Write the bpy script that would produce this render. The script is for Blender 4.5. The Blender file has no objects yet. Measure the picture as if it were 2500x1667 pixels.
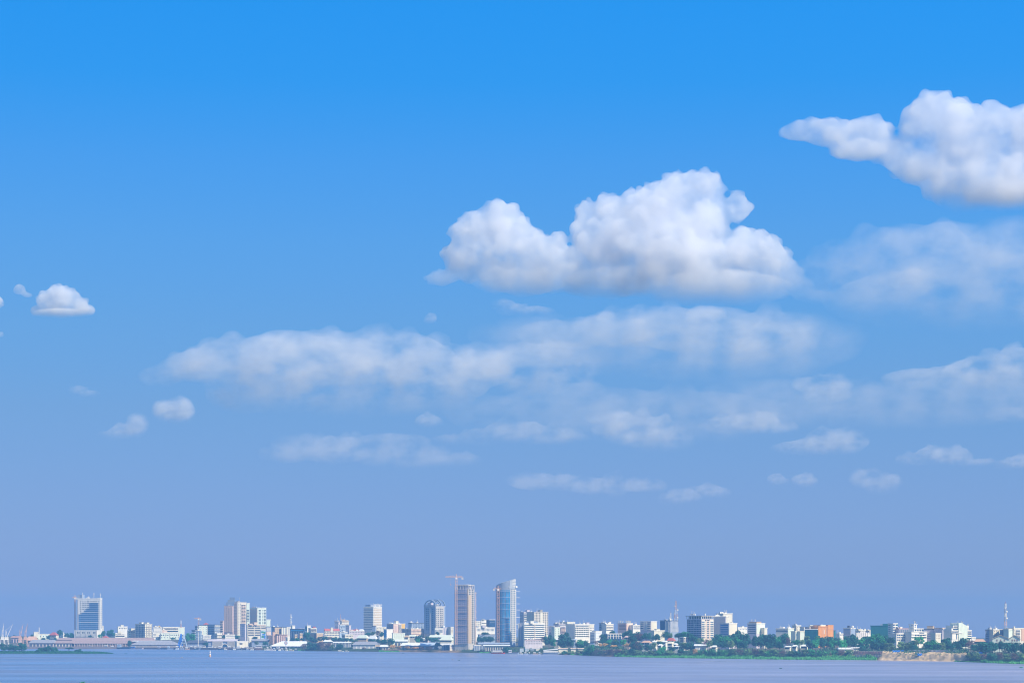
import bpy, bmesh, math, random
from mathutils import Vector, Matrix, noise
R = math.radians
RND = random.Random(7)
SC = bpy.context.scene
COL = SC.collection
# ---------------------------------------------------------------- camera: 35 m above a river, photo is 2500 x 1667
F = 5000.0                 # focal length in photo pixels
HX, HY = 1250.0, 1529.0    # principal column, horizon row
CAMZ = 35.0
cam = bpy.data.cameras.new('camera')
cam.sensor_width = 36.0
cam.lens = 36.0 * F / 2500.0
cam.shift_y = (HY - 833.5) / 2500.0
cam.clip_start = 1.0
cam.clip_end = 90000.0
camo = bpy.data.objects.new('camera', cam)
COL.objects.link(camo)
camo.location = (0, 0, CAMZ)
camo.rotation_euler = (R(90), 0, 0)
SC.camera = camo

def wx(px, D): return (px - HX) / F * D
def wz(py, D): return CAMZ + (HY - py) / F * D
SHORE = [(-400,1582),(0,1583),(300,1583),(630,1586),(940,1590.5),(1100,1592),(1250,1594.5),(1400,1598),(1470,1601),(1560,1603.5),(1720,1606),(1870,1608.5),(2090,1610),(2180,1611.5),(2330,1614),(2450,1618),(2500,1619.5),(2900,1623)]
def lerp_table(t, x):
    if x <= t[0][0]: return t[0][1]
    for (a, b), (c, d) in zip(t, t[1:]):
        if x <= c: return b + (d - b) * (x - a) / (c - a)
    return t[-1][1]
def shoreD(px): return CAMZ * F / (lerp_table(SHORE, px) - HY)
def hill(d):       # height of the land d metres behind the waterline
    return lerp_table([(-60,-4),(-1,-0.5),(0,0.15),(14,2.2),(60,4.0),(160,7.5),(300,12.5),(500,15.5),(800,15),(1400,7),(4000,1)], d)

def tag(o, label=None, cat=None, group=None, kind=None):
    if label: o['label'] = label
    if cat: o['category'] = cat
    if group: o['group'] = group
    if kind: o['kind'] = kind
    elif cat: o['kind'] = 'thing'
    return o
def link(name, data, parent=None, mat=None):
    o = bpy.data.objects.new(name, data)
    COL.objects.link(o)
    if parent is not None: o.parent = parent
    if mat is not None and data is not None and not data.materials: data.materials.append(mat)
    return o
def empty(name, loc=(0,0,0), rz=0.0):
    o = bpy.data.objects.new(name, None)
    COL.objects.link(o)
    o.location = loc; o.rotation_euler = (0, 0, rz)
    o.empty_display_size = 2
    return o

class MB:
    """collects simple solids into one mesh"""
    def __init__(s): s.v = []; s.f = []
    def add(s, vs, fs):
        b = len(s.v); s.v += [tuple(v) for v in vs]; s.f += [tuple(i + b for i in f) for f in fs]; return s
    def box(s, x0, x1, y0, y1, z0, z1, M=None):
        vs = [(x0,y0,z0),(x1,y0,z0),(x1,y1,z0),(x0,y1,z0),(x0,y0,z1),(x1,y0,z1),(x1,y1,z1),(x0,y1,z1)]
        if M is not None: vs = [M @ Vector(v) for v in vs]
        return s.add(vs, [(0,3,2,1),(4,5,6,7),(0,1,5,4),(1,2,6,5),(2,3,7,6),(3,0,4,7)])
    def bar(s, a, b, w):
        a = Vector(a); b = Vector(b); d = (b - a); L = d.length
        if L < 1e-6: return s
        M = Matrix.Translation(a) @ d.to_track_quat('Z', 'Y').to_matrix().to_4x4()
        return s.box(-w/2, w/2, -w/2, w/2, 0, L, M)
    def tube(s, a, b, r0, r1=None, n=8):
        r1 = r0 if r1 is None else r1
        a = Vector(a); b = Vector(b); d = b - a
        M = Matrix.Translation(a) @ d.to_track_quat('Z', 'Y').to_matrix().to_4x4()
        vs = []
        for z, r in ((0, r0), (d.length, r1)):
            for k in range(n):
                t = 2 * math.pi * k / n
                vs.append(M @ Vector((r * math.cos(t), r * math.sin(t), z)))
        fs = [(k, (k+1) % n, n + (k+1) % n, n + k) for k in range(n)]
        fs += [tuple(range(n-1, -1, -1)), tuple(range(n, 2*n))]
        return s.add(vs, fs)
    def prism(s, pts, z0, z1):          # pts: ground polygon, counter-clockwise
        n = len(pts)
        vs = [(x, y, z0) for x, y in pts] + [(x, y, z1) for x, y in pts]
        fs = [(k, (k+1) % n, n + (k+1) % n, n + k) for k in range(n)] + [tuple(range(n-1, -1, -1)), tuple(range(n, 2*n))]
        return s.add(vs, fs)
    def mesh(s, name, smooth=False):
        me = bpy.data.meshes.new(name)
        me.from_pydata(s.v, [], s.f)
        if smooth: me.polygons.foreach_set('use_smooth', [True] * len(me.polygons))
        me.update()
        return me
    def build(s, name, mat, parent=None, smooth=False):
        return link(name, s.mesh(name, smooth), parent, mat)

# ---------------------------------------------------------------- materials
def nmat(name):
    m = bpy.data.materials.new(name); m.use_nodes = True
    nt = m.node_tree; nt.nodes.clear()
    out = nt.nodes.new('ShaderNodeOutputMaterial')
    return m, nt, out
def mixcol(nt, fac, a, b):
    n = nt.nodes.new('ShaderNodeMix'); n.data_type = 'RGBA'
    for s, v in ((0, fac), (6, a), (7, b)):
        if hasattr(v, 'is_linked') or hasattr(v, 'links'): nt.links.new(v, n.inputs[s])
        else: n.inputs[s].default_value = v if s == 0 else (*v, 1)
    return n.outputs[2]
def noise_node(nt, scale, detail=3, rough=0.55, coord='Object', stretch=(1,1,1)):
    tc = nt.nodes.new('ShaderNodeTexCoord'); mp = nt.nodes.new('ShaderNodeMapping')
    mp.inputs['Scale'].default_value = stretch
    nz = nt.nodes.new('ShaderNodeTexNoise')
    nz.inputs['Scale'].default_value = scale; nz.inputs['Detail'].default_value = detail; nz.inputs['Roughness'].default_value = rough
    nt.links.new(tc.outputs[coord], mp.inputs['Vector']); nt.links.new(mp.outputs[0], nz.inputs['Vector'])
    return nz
def ramp(nt, src, lo, hi):
    n = nt.nodes.new('ShaderNodeMapRange'); n.inputs[1].default_value = lo; n.inputs[2].default_value = hi
    nt.links.new(src, n.inputs[0]); return n.outputs[0]
_MC = {}
def paint(name, col, dirt=0.25, rough=0.75, scale=0.35, spec=0.3, metal=0.0):
    """painted or rendered surface with weather streaks and blotches"""
    if name in _MC: return _MC[name]
    m, nt, out = nmat(name)
    p = nt.nodes.new('ShaderNodeBsdfPrincipled')
    nz = noise_node(nt, scale, 4, 0.6, 'Object', (1, 1, 0.35))
    f = ramp(nt, nz.outputs[0], 0.35, 0.75)
    dk = tuple(c * (1 - dirt) for c in col)
    nt.links.new(mixcol(nt, f, col, dk), p.inputs['Base Color'])
    p.inputs['Roughness'].default_value = rough; p.inputs['Metallic'].default_value = metal
    p.inputs['Specular IOR Level'].default_value = spec
    nt.links.new(p.outputs[0], out.inputs[0])
    _MC[name] = m; return m
def glass(name, col, rough=0.15, spec=0.5):
    if name in _MC: return _MC[name]
    m, nt, out = nmat(name)
    p = nt.nodes.new('ShaderNodeBsdfPrincipled')
    nz = noise_node(nt, 0.22, 2, 0.5, 'Object')
    f = ramp(nt, nz.outputs[0], 0.3, 0.7)
    nt.links.new(mixcol(nt, f, tuple(c * 0.75 for c in col), tuple(min(1, c * 1.3) for c in col)), p.inputs['Base Color'])
    p.inputs['Roughness'].default_value = rough; p.inputs['Specular IOR Level'].default_value = spec
    nt.links.new(p.outputs[0], out.inputs[0])
    _MC[name] = m; return m
ICO = {}
def ico(sub):
    if sub not in ICO:
        b = bmesh.new(); bmesh.ops.create_icosphere(b, subdivisions=sub, radius=1)
        ICO[sub] = ([v.co.copy() for v in b.verts], [tuple(v.index for v in f.verts) for f in b.faces]); b.free()
    return ICO[sub]
# ---------------------------------------------------------------- sun, sky, haze
SUN_EL = R(40); SUN_AZ = Vector((0.78, -0.62, 0)).normalized()
sdir = Vector((SUN_AZ.x * math.cos(SUN_EL), SUN_AZ.y * math.cos(SUN_EL), math.sin(SUN_EL)))
sl = bpy.data.lights.new('sun', 'SUN'); sl.energy = 5.0; sl.angle = R(0.5); sl.color = (1.0, 0.885, 0.67)
so = bpy.data.objects.new('sun', sl); COL.objects.link(so)
so.rotation_euler = (-sdir).to_track_quat('-Z', 'Y').to_euler()
so.location = (300, -300, 600)
w = bpy.data.worlds.new('World'); SC.world = w; w.use_nodes = True
nt = w.node_tree; nt.nodes.clear()
wo = nt.nodes.new('ShaderNodeOutputWorld'); bg = nt.nodes.new('ShaderNodeBackground')
sk = nt.nodes.new('ShaderNodeTexSky'); sk.sky_type = 'NISHITA'; sk.sun_disc = False
sk.sun_elevation = SUN_EL; sk.sun_rotation = math.atan2(SUN_AZ.x, SUN_AZ.y)
sk.air_density = 1.0; sk.dust_density = 0.0; sk.ozone_density = 1.0; sk.altitude = 0
bg.inputs[1].default_value = 0.10
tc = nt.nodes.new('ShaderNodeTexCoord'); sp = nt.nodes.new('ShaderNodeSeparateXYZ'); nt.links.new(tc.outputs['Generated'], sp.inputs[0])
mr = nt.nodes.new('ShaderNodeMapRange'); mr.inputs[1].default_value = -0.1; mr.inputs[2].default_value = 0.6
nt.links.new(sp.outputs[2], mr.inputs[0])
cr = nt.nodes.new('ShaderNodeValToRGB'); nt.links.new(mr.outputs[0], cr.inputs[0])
# sky tint by elevation, overhead and below the horizon raised as added fill light: (height of the direction, r, g, b) relative to the clear sky model, halved
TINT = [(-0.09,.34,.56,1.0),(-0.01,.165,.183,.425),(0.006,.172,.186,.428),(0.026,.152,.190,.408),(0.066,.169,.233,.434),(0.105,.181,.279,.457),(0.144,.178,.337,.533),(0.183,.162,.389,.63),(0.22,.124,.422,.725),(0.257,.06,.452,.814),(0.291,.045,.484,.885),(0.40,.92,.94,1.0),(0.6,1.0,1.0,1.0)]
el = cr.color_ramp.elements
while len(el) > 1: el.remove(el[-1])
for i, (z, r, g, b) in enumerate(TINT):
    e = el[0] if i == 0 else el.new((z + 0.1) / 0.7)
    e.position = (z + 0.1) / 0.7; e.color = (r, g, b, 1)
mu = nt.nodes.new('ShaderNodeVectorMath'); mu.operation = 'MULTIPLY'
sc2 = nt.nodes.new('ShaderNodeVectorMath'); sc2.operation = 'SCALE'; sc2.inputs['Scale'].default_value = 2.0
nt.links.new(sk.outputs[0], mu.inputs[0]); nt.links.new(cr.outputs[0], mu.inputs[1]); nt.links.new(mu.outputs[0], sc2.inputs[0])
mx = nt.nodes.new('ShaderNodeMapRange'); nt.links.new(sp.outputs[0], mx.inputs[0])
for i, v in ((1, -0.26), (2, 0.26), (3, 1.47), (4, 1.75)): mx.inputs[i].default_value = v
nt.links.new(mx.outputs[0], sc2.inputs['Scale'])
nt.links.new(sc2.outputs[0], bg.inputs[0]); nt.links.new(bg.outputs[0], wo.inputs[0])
SC.view_settings.view_transform = 'Standard'; SC.view_settings.look = 'None'
SC.view_settings.exposure = 0.4; SC.view_settings.gamma = 1.0; SC.view_settings.use_curve_mapping = False
SC.render.engine = 'CYCLES'
SC.cycles.use_denoising = True
SC.cycles.pixel_filter_type = 'BLACKMAN_HARRIS'; SC.cycles.filter_width = 1.1
SC.cycles.max_bounces = 20; SC.cycles.volume_bounces = 16; SC.cycles.diffuse_bounces = 3; SC.cycles.glossy_bounces = 3
SC.cycles.volume_step_rate = 0.6; SC.cycles.volume_max_steps = 256
SC.cycles.transparent_max_bounces = 32
# ---------------------------------------------------------------- clouds: lumpy closed meshes filled with scattering volume
def cloud_mat(name, dens, H, size=160.0, lo=0.38, hi=0.62, base_fade=0.35, stretch=(1, 1, 1), half=None, col=(.93, .95, .992)):
    """scattering vapour: even inside, broken up by turbulence, thinning towards its base (height H above the object's origin)"""
    m, nt, out = nmat(name)
    v = nt.nodes.new('ShaderNodeVolumePrincipled')
    v.inputs['Color'].default_value = (*col, 1); v.inputs['Anisotropy'].default_value = 0.0
    nz = noise_node(nt, 1.0 / size, 5, 0.62, 'Object', stretch)
    f = ramp(nt, nz.outputs[0], lo, hi)
    tc = nt.nodes.new('ShaderNodeTexCoord'); sp = nt.nodes.new('ShaderNodeSeparateXYZ'); nt.links.new(tc.outputs['Object'], sp.inputs[0])
    g = nt.nodes.new('ShaderNodeMapRange'); g.interpolation_type = 'SMOOTHSTEP'
    for i, q in ((1, 0.0), (2, H * base_fade), (3, 0.0), (4, dens)): g.inputs[i].default_value = q
    nt.links.new(sp.outputs[2], g.inputs[0])
    mu = nt.nodes.new('ShaderNodeMath'); mu.operation = 'MULTIPLY'; nt.links.new(f, mu.inputs[0]); nt.links.new(g.outputs[0], mu.inputs[1])
    if half:                      # thin banks dissolve towards their ends
        vs_ = nt.nodes.new('ShaderNodeVectorMath'); vs_.operation = 'MULTIPLY_ADD'; vs_.inputs[1].default_value = (1 / half[0], 0, 2 / H); vs_.inputs[2].default_value = (0, 0, -1)
        ln = nt.nodes.new('ShaderNodeVectorMath'); ln.operation = 'LENGTH'; nt.links.new(tc.outputs['Object'], vs_.inputs[0]); nt.links.new(vs_.outputs[0], ln.inputs[0])
        fd = nt.nodes.new('ShaderNodeMapRange'); fd.interpolation_type = 'SMOOTHSTEP'
        for i, q in ((1, 0.72), (2, 1.2), (3, 1.0), (4, 0.0)): fd.inputs[i].default_value = q
        nt.links.new(ln.outputs['Value'], fd.inputs[0])
        m2 = nt.nodes.new('ShaderNodeMath'); m2.operation = 'MULTIPLY'; nt.links.new(mu.outputs[0], m2.inputs[0]); nt.links.new(fd.outputs[0], m2.inputs[1]); mu = m2
    nt.links.new(mu.outputs[0], v.inputs['Density'])
    nt.links.new(v.outputs[0], out.inputs['Volume'])
    return m
def realize(o):
    dg = bpy.context.evaluated_depsgraph_get(); dg.update()
    me = bpy.data.meshes.new_from_object(o.evaluated_get(dg))
    return me
def cumulus(name, D, blobs, dens, label, cat='cloud', base=None, vox=14, seed=1, puff=1.0, depth=0.8, group=None, rough=1.0, grow=1.12, crisp=False, soft=False, **mk):
    """blobs: (px, py, rx, ry) in photo pixels, turned into ellipsoids D metres away with puffs budding from them"""
    rd = random.Random(seed); s = D / F
    b = MB(); vs, fs = ico(2)
    def ell(c, r):
        b.add([(c[0] + v.x * r[0], c[1] + v.y * r[1], c[2] + v.z * r[2]) for v in vs], fs)
    for (px, py, rx, ry) in blobs:
        c = Vector((wx(px, D), D + rd.uniform(-0.25, 0.25) * rx * s, wz(py, D))); rr = (rx * s * grow, max(rx, ry) * s * depth, ry * s * grow)
        ell(c, [q * 0.92 for q in rr])
        n = int(26 * puff)
        for _ in range(n):
            d = Vector((rd.gauss(0, 1), rd.gauss(0, 1), rd.gauss(0.25, 1))).normalized()
            if d.z < -0.55: continue
            p = c + Vector((d.x * rr[0], d.y * rr[1], d.z * rr[2])) * 0.86
            q = min(rr) * rd.uniform(0.20, 0.42)
            ell(p, (q * 1.08, q, q * 0.95))
            for _ in range(3):
                e = (d + Vector((rd.gauss(0, .7), rd.gauss(0, .7), rd.gauss(0.1, .7)))).normalized()
                q2 = q * rd.uniform(0.28, 0.5)
                ell(p + e * q * 0.88, (q2, q2, q2))
    o = link(name, b.mesh(name))
    rm = o.modifiers.new('r', 'REMESH'); rm.mode = 'VOXEL'; rm.voxel_size = vox; rm.use_smooth_shade = True
    me = realize(o); o.modifiers.clear(); o.data = me
    zb = wz(base, D) if base else None
    for size, amp in (((vox * 4.0, 1.6), (vox * 9.0, 2.4), (vox * 24.0, 4.0)) if crisp else ((vox * 5.0, 1.5), (vox * 16.0, 3.0))):
        tx = bpy.data.textures.new('turbulence', 'CLOUDS'); tx.noise_scale = size; tx.noise_depth = 3; tx.noise_type = 'HARD_NOISE' if crisp and size > vox * 20 else 'SOFT_NOISE'
        dm = o.modifiers.new('d', 'DISPLACE'); dm.texture = tx; dm.texture_coords = 'GLOBAL'; dm.strength = vox * amp * rough; dm.mid_level = 0.42
    rm = o.modifiers.new('r', 'REMESH'); rm.mode = 'VOXEL'; rm.voxel_size = vox * 0.85; rm.use_smooth_shade = True
    me = realize(o); o.modifiers.clear(); o.data = me
    if zb is not None:
        for v in me.vertices:
            if v.co.z < zb: v.co.z = zb - (zb - v.co.z) * 0.22
    xs = [v.co.x for v in me.vertices]; ys = [v.co.y for v in me.vertices]; zs = [v.co.z for v in me.vertices]
    org = Vector(((min(xs) + max(xs)) / 2, (min(ys) + max(ys)) / 2, min(zs)))
    me.transform(Matrix.Translation(-org)); o.location = org
    me.materials.clear(); me.materials.append(cloud_mat('cloud_vapour', dens, max(zs) - min(zs), half=((max(xs) - min(xs)) / 2,) if soft else None, **mk))
    tag(o, label, cat, group)
    return o
CG = 'fair weather clouds over the city'
def heap(D, blobs, od, label, seed, base=None, **k):
    s = D / F; t = sorted(max(b[2], b[3]) for b in blobs)[len(blobs) // 2]
    m = sorted(min(b[2], b[3]) for b in blobs)[len(blobs) // 3]
    k['vox'] = s * max(1.2, min(k.get('vox', 8), 0.26 * m))
    return cumulus('cloud', D, blobs, od / (1.6 * t * s), label, base=base, seed=seed, group=CG, **k)
heap(7400, [(1150,585,48,52),(1130,635,48,48),(1205,555,62,48),(1250,590,60,56),(1320,630,70,48),(1215,650,80,44),(1290,668,90,34),(1390,660,60,40),
    (1440,535,42,42),(1490,530,50,48),(1460,600,60,70),(1540,570,80,80),(1610,530,80,66),(1660,485,62,56),(1722,462,42,44),(1700,560,80,90),(1650,640,140,72),
    (1800,506,30,36),(1772,520,14,12),(1815,610,66,52),(1870,640,58,56),(1915,680,42,44),(1940,700,45,26),(1985,722,50,16),(1080,680,40,18),(1500,684,130,38),(1750,708,180,40),(1280,690,120,30)],
    2.5, 'large bright white cumulus with two heaps and a wide flat base', 3, base=752, lo=0.28, hi=0.60, size=120, base_fade=0.45, vox=4.6, crisp=True, grow=1.2)
heap(6200, [(1955,322,42,16),(2020,325,50,26),(2110,330,50,36),(2100,368,60,20),(2190,372,46,30),(2280,300,66,50),(2250,400,60,36),(2345,335,76,64),(2320,450,52,44),(2430,345,76,62),(2420,440,80,54),(2525,350,76,62),(2515,460,76,42),(2360,480,54,34),(2450,470,80,40)],
    2.6, 'big ragged white cloud with a trailing tail at the top right corner', 5, lo=0.31, hi=0.66, size=150, base_fade=0.22, grow=1.4, vox=6)
heap(8200, [(118,738,28,25),(150,728,34,28),(182,744,29,23),(206,759,25,13),(100,758,24,12),(150,766,66,9),(46,708,15,12),(66,720,13,6)],
    2.0, 'small crisp white puff floating alone high over the glass fronted tower', 7, base=782, lo=0.3, hi=0.6, size=110, base_fade=0.35)
heap(8200, [(-8,740,14,16),(-30,745,20,14)], 2.5, 'scrap of white cloud cut by the photo edge beside the small puff', 8, size=90)
heap(9000, [(2,817,9,7),(-10,818,10,6)], 1.0, 'faint speck of cloud at the photo edge below the white scrap', 9, size=80)
# thin broken banks: (distance, blobs, optical depth, label, seed)
W = [
 (9800, [(1300,800,120,30),(1450,830,160,46),(1620,850,180,50),(1800,860,180,50),(1950,820,120,50)], .35, 'broad grey haze of cloud spread under the large cumulus and its soft grey layer'),
 (12000, [(1250,1000,120,34),(1400,990,160,44),(1560,1000,180,50),(1720,1010,180,46)], .3, 'thin veil of cloud behind the egg shaped and lens shaped clouds'),
 (11800, [(1880,960,140,36),(2050,980,180,44),(2250,980,200,44),(2450,960,160,40)], .3, 'thin veil of cloud between the bright wedge and the two topped low cloud'),
 (7800, [(2000,665,60,34),(2080,640,80,56),(2200,630,120,70),(2330,640,140,84),(2470,640,130,90),(2580,680,90,90),(2250,720,180,54),(2440,745,160,48),(2130,720,90,36)], .62, 'broad pale veil of cloud right of the large cumulus'),
 (9600, [(1530,790,90,34),(1640,790,100,36),(1740,800,110,44),(1850,815,100,50),(1930,800,60,40),(1800,860,110,26),(1420,800,70,24),(1340,800,70,22)], .85, 'soft grey layer of cloud drawn out just beneath the large cumulus'),
 (9000, [(1225,730,22,11),(1255,742,34,12),(1310,745,34,9)], .7, 'short wisp of cloud under the smaller heap of the large cumulus'),
 (10200, [(400,905,50,16),(480,885,70,26),(590,880,100,42),(720,865,120,46),(860,870,120,52),(980,870,110,52),(590,940,70,38),(720,950,110,36),(860,955,80,46),(960,950,80,40),(1080,960,50,38),(1100,900,80,40),(1180,880,60,34),(660,905,90,44),(800,920,90,44),(920,910,90,44)], .95, 'longest pale cloud bank with brighter knots along its lower edge'),
 (10400, [(1180,870,70,34),(1270,870,80,34),(1370,870,70,36),(1420,930,18,36),(1300,915,80,26)], .7, 'pale cloud patch with a hanging tail joined to the end of the longest bank'),
 (11600, [(410,990,26,22),(440,985,28,26),(440,1010,20,12)], .95, 'small round cloud tuft just below the thin end of the longest bank'),
 (12000, [(335,1020,22,22),(310,1040,30,14),(270,1050,30,8)], .95, 'little wedge shaped cloud tuft, lowest and outermost below the longest bank'),
 (10200, [(190,938,18,8),(218,948,20,7)], .4, 'barely visible wisp between the small puff and the wedge shaped tuft'),
 (12800, [(700,1095,50,14),(740,1070,60,18),(830,1085,90,24),(930,1095,60,24),(1010,1100,60,26),(1100,1110,60,16),(960,1060,70,12)], .6, 'faint flat streak of cloud stretched under the longest bank'),
 (12200, [(1040,1015,22,13),(1060,1020,18,10)], .7, 'tiny cloud knot tucked under the longest bank near its lower edge'),
 (12400, [(1100,1062,40,12),(1180,1055,50,16),(1260,1040,60,20),(1340,1050,60,18),(1400,1055,30,10)], .6, 'chain of low thin puffs strung between the flat streak and the egg shaped cloud'),
 (12600, [(1500,1010,40,18),(1540,1035,60,30),(1600,1055,50,34),(1640,1060,40,26),(1490,1005,50,10)], .95, 'egg shaped pale cloud in the middle of the lower sky'),
 (12600, [(1770,1025,50,16),(1830,1020,56,22),(1890,1030,46,14)], .95, 'flat lens shaped cloud next to the egg shaped cloud'),
 (13400, [(2020,1065,40,24),(2070,1065,40,24),(1960,1080,60,12)], .95, 'compact oval cloud below and beyond the lens shaped cloud'),
 (11400, [(1980,925,36,14),(2030,925,40,18),(1985,965,30,16),(2030,950,40,16)], .6, 'two lobed thin cloud above the compact oval cloud'),
 (11200, [(2230,910,60,14),(2320,915,80,24),(2420,900,90,36),(2500,890,80,40),(2560,890,60,36)], .95, 'bright wedge of cloud widening to the edge of the frame, below the broad veil'),
 (13000, [(2470,1000,50,14),(2530,1000,50,16)], .5, 'thin scrap of cloud at the frame edge under the bright wedge'),
 (14200, [(2230,1108,34,12),(2280,1098,34,18),(2330,1100,34,18),(2380,1118,40,8)], .8, 'low cloud with two rounded tops over the teal building'),
 (14400, [(2460,1122,26,9),(2490,1115,24,14),(2520,1120,20,12)], .8, 'ragged cloud crumb at the frame edge beside the two topped low cloud'),
 (15400, [(2120,1155,34,18),(2160,1160,34,18),(2150,1180,30,14)], .6, 'dim low tuft of cloud hanging over the white stepped office blocks'),
 (15600, [(1895,1158,18,12),(1910,1162,14,9)], .6, 'dimmer of the two smallest specks in the low sky'),
 (15600, [(1962,1160,24,14),(1980,1160,14,10)], .75, 'brighter of the two smallest specks in the low sky'),
 (15600, [(1300,1160,50,16),(1370,1165,50,14),(1440,1172,60,16),(1500,1168,26,24),(1560,1170,50,14)], .65, 'long low streak of cloud with one hump, above the pale apartment blocks'),
 (16600, [(1640,1205,30,13),(1670,1195,28,16)], .65, 'lowest cloud puff, just under the hump of the long low streak'),
 (16400, [(1730,1186,34,13),(1750,1188,26,12)], .65, 'small pale puff to one side of the lowest cloud puff'),
 (9600, [(1052,762,11,11),(1045,770,9,8)], .5, 'minute cloud speck alone below the smaller heap of the large cumulus'),
]
for i, (D, bl, od, lab) in enumerate(W):
    bl = [(x, y + 14, rx, ry) for x, y, rx, ry in bl]
    heap(D, bl, od * (2.2 if od < .4 and len(bl) > 2 else 1.6 if D < 11900 else 1.25), lab, 20 + i, lo=0.38, hi=0.68, size=190, base_fade=0.5, stretch=(1, 1, 1.6), vox=8, puff=0.5, rough=1.2, grow=1.5, soft=True)
# ---------------------------------------------------------------- haze, river, ground
def box_mesh(name, x0, x1, y0, y1, z0, z1):
    return MB().box(x0, x1, y0, y1, z0, z1).mesh(name)
m, nt, out = nmat('humid_air')
v = nt.nodes.new('ShaderNodeVolumePrincipled')
v.inputs['Color'].default_value = (0.195, 0.46, 0.83, 1); v.inputs['Density'].default_value = 0.00014; v.inputs['Anisotropy'].default_value = 0.0
nt.links.new(v.outputs[0], out.inputs['Volume'])
hz = link('haze', box_mesh('haze', -5200, 5200, -900, 8600, -6.0, 150), None, m); tag(hz, kind='stuff')

def water_mat():
    m, nt, out = nmat('river_water')
    p = nt.nodes.new('ShaderNodeBsdfPrincipled')
    big = noise_node(nt, 1 / 170.0, 3, 0.55, 'Object', (0.35, 1, 1))
    f = ramp(nt, big.outputs[0], 0.35, 0.68)
    tc = nt.nodes.new('ShaderNodeTexCoord'); sp = nt.nodes.new('ShaderNodeSeparateXYZ'); nt.links.new(tc.outputs['Object'], sp.inputs[0])
    side = ramp(nt, sp.outputs[0], -350, 420)          # base colour shifts from west to east
    water_col = mixcol(nt, side, (0.13, 0.205, 0.37), (0.35, 0.31, 0.39))
    nt.links.new(mixcol(nt, f, water_col, (0.18, 0.22, 0.35)), p.inputs['Base Color'])
    mr = nt.nodes.new('ShaderNodeMapRange'); mr.inputs[3].default_value = 0.26; mr.inputs[4].default_value = 0.44
    nt.links.new(f, mr.inputs[0]); nt.links.new(mr.outputs[0], p.inputs['Roughness'])
    p.inputs['IOR'].default_value = 1.33
    st = noise_node(nt, 1 / 75.0, 4, 0.7, 'Object', (0.22, 1, 1)); fs_ = ramp(nt, st.outputs[0], 0.40, 0.62)  # ripple sheen painted into the base colour as lighter and darker streaks
    hs = nt.nodes.new('ShaderNodeHueSaturation'); vv = nt.nodes.new('ShaderNodeMapRange'); vv.inputs[3].default_value = 0.78; vv.inputs[4].default_value = 1.18
    nt.links.new(fs_, vv.inputs[0]); nt.links.new(vv.outputs[0], hs.inputs['Value']); nt.links.new(p.inputs['Base Color'].links[0].from_socket, hs.inputs['Color']); nt.links.new(hs.outputs[0], p.inputs['Base Color'])
    w1 = noise_node(nt, 1 / 7.0, 3, 0.6, 'Object', (0.5, 1, 1)); w2 = noise_node(nt, 1 / 45.0, 2, 0.5, 'Object', (0.4, 1, 1))
    ad = nt.nodes.new('ShaderNodeMath'); ad.operation = 'MULTIPLY_ADD'; ad.inputs[1].default_value = 3.0
    nt.links.new(w2.outputs[0], ad.inputs[0]); nt.links.new(w1.outputs[0], ad.inputs[2])
    bp = nt.nodes.new('ShaderNodeBump'); bp.inputs['Strength'].default_value = 0.6; bp.inputs['Distance'].default_value = 1.0
    nt.links.new(ad.outputs[0], bp.inputs['Height']); nt.links.new(bp.outputs[0], p.inputs['Normal'])
    nt.links.new(p.outputs[0], out.inputs[0])
    return m
me = bpy.data.meshes.new('river'); me.from_pydata([(-5000,-800,0),(5000,-800,0),(5000,5000,0),(-5000,5000,0)], [], [(0,1,2,3)])
tag(link('river', me, None, water_mat()), kind='structure')

# ground: one sheet from the waterline back, sampled along the shore
EARTH = [(1440,1530,.9),(930,1050,.75),(1050,1130,.8),(2140,2370,1.0),(1685,1730,.6),(2000,2140,.7),(1370,1440,.5),(1780,1850,.45)]   # bare soil stretches (photo columns)
def earthy(px):
    return max([k * max(0, min(1, (px - a) / 14, (b - px) / 14)) for a, b, k in EARTH] + [0])
def bank(px, d):
    """height of the land: quay on the port side, cut earth bank on the far side, gentle hill behind"""
    z = hill(d)
    if px < 640:                                   # quay wall
        q = lerp_table([(-60,-4),(-4,-2),(-3.5,2.6),(60,3.2),(160,6.5),(300,12.0),(500,15.5),(800,15),(1400,7),(4000,1)], d)
        return q if px < 600 else q + (z - q) * (px - 600) / 40
    e = earthy(px)
    if px > 1420 and e > 0:                        # scarp
        c = lerp_table([(-60,-4),(-1,-.5),(0,.2),(3,1.0),(12,7.5),(40,9.0),(160,10.0),(300,12.5),(500,15.5),(800,15),(1400,7),(4000,1)], d)
        c += (1.3 * noise.noise(Vector((px * .07, d * .2, 3))) + .9 * noise.noise(Vector((px * .31, d * .3, 8)))) * max(0, min(1, d / 4)) * max(0, min(1, (60 - d) / 20))
        z += (c - z) * e
    return z
DS = [-60,-6,-4,-3.4,-2,0,1.5,3,5,7,9,11,14,18,24,32,42,60,85,120,160,230,300,400,500,700,900,1400,2200,4200]
PXS = list(range(-420, 2930, 6))
vs, fs, cl = [], [], []
for px in PXS:
    for d in DS:
        D = shoreD(px) + d
        z = bank(px, d) + (0.35 * noise.noise(Vector((px * .08, d * .1, 0))) if 3 < d < 400 else 0)
        vs.append((wx(px, D), D, z))
        e = earthy(px) if -1 < d < 70 else 0
        c = (0.055, 0.085, 0.035) if d > 3 else (0.06, 0.07, 0.05)
        if px < 640: c = (0.20, 0.17, 0.17)
        if d > 130: c = (0.13, 0.13, 0.10)
        k = min(1, e * (0.7 + 0.6 * noise.noise(Vector((px * .1, d * .12, 9)))))
        s_ = (0.84, 0.61, 0.37) if px > 2130 else (0.42, 0.28, 0.18)
        cl.append(tuple(c[i] + (s_[i] - c[i]) * k for i in range(3)))
n = len(DS)
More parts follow.
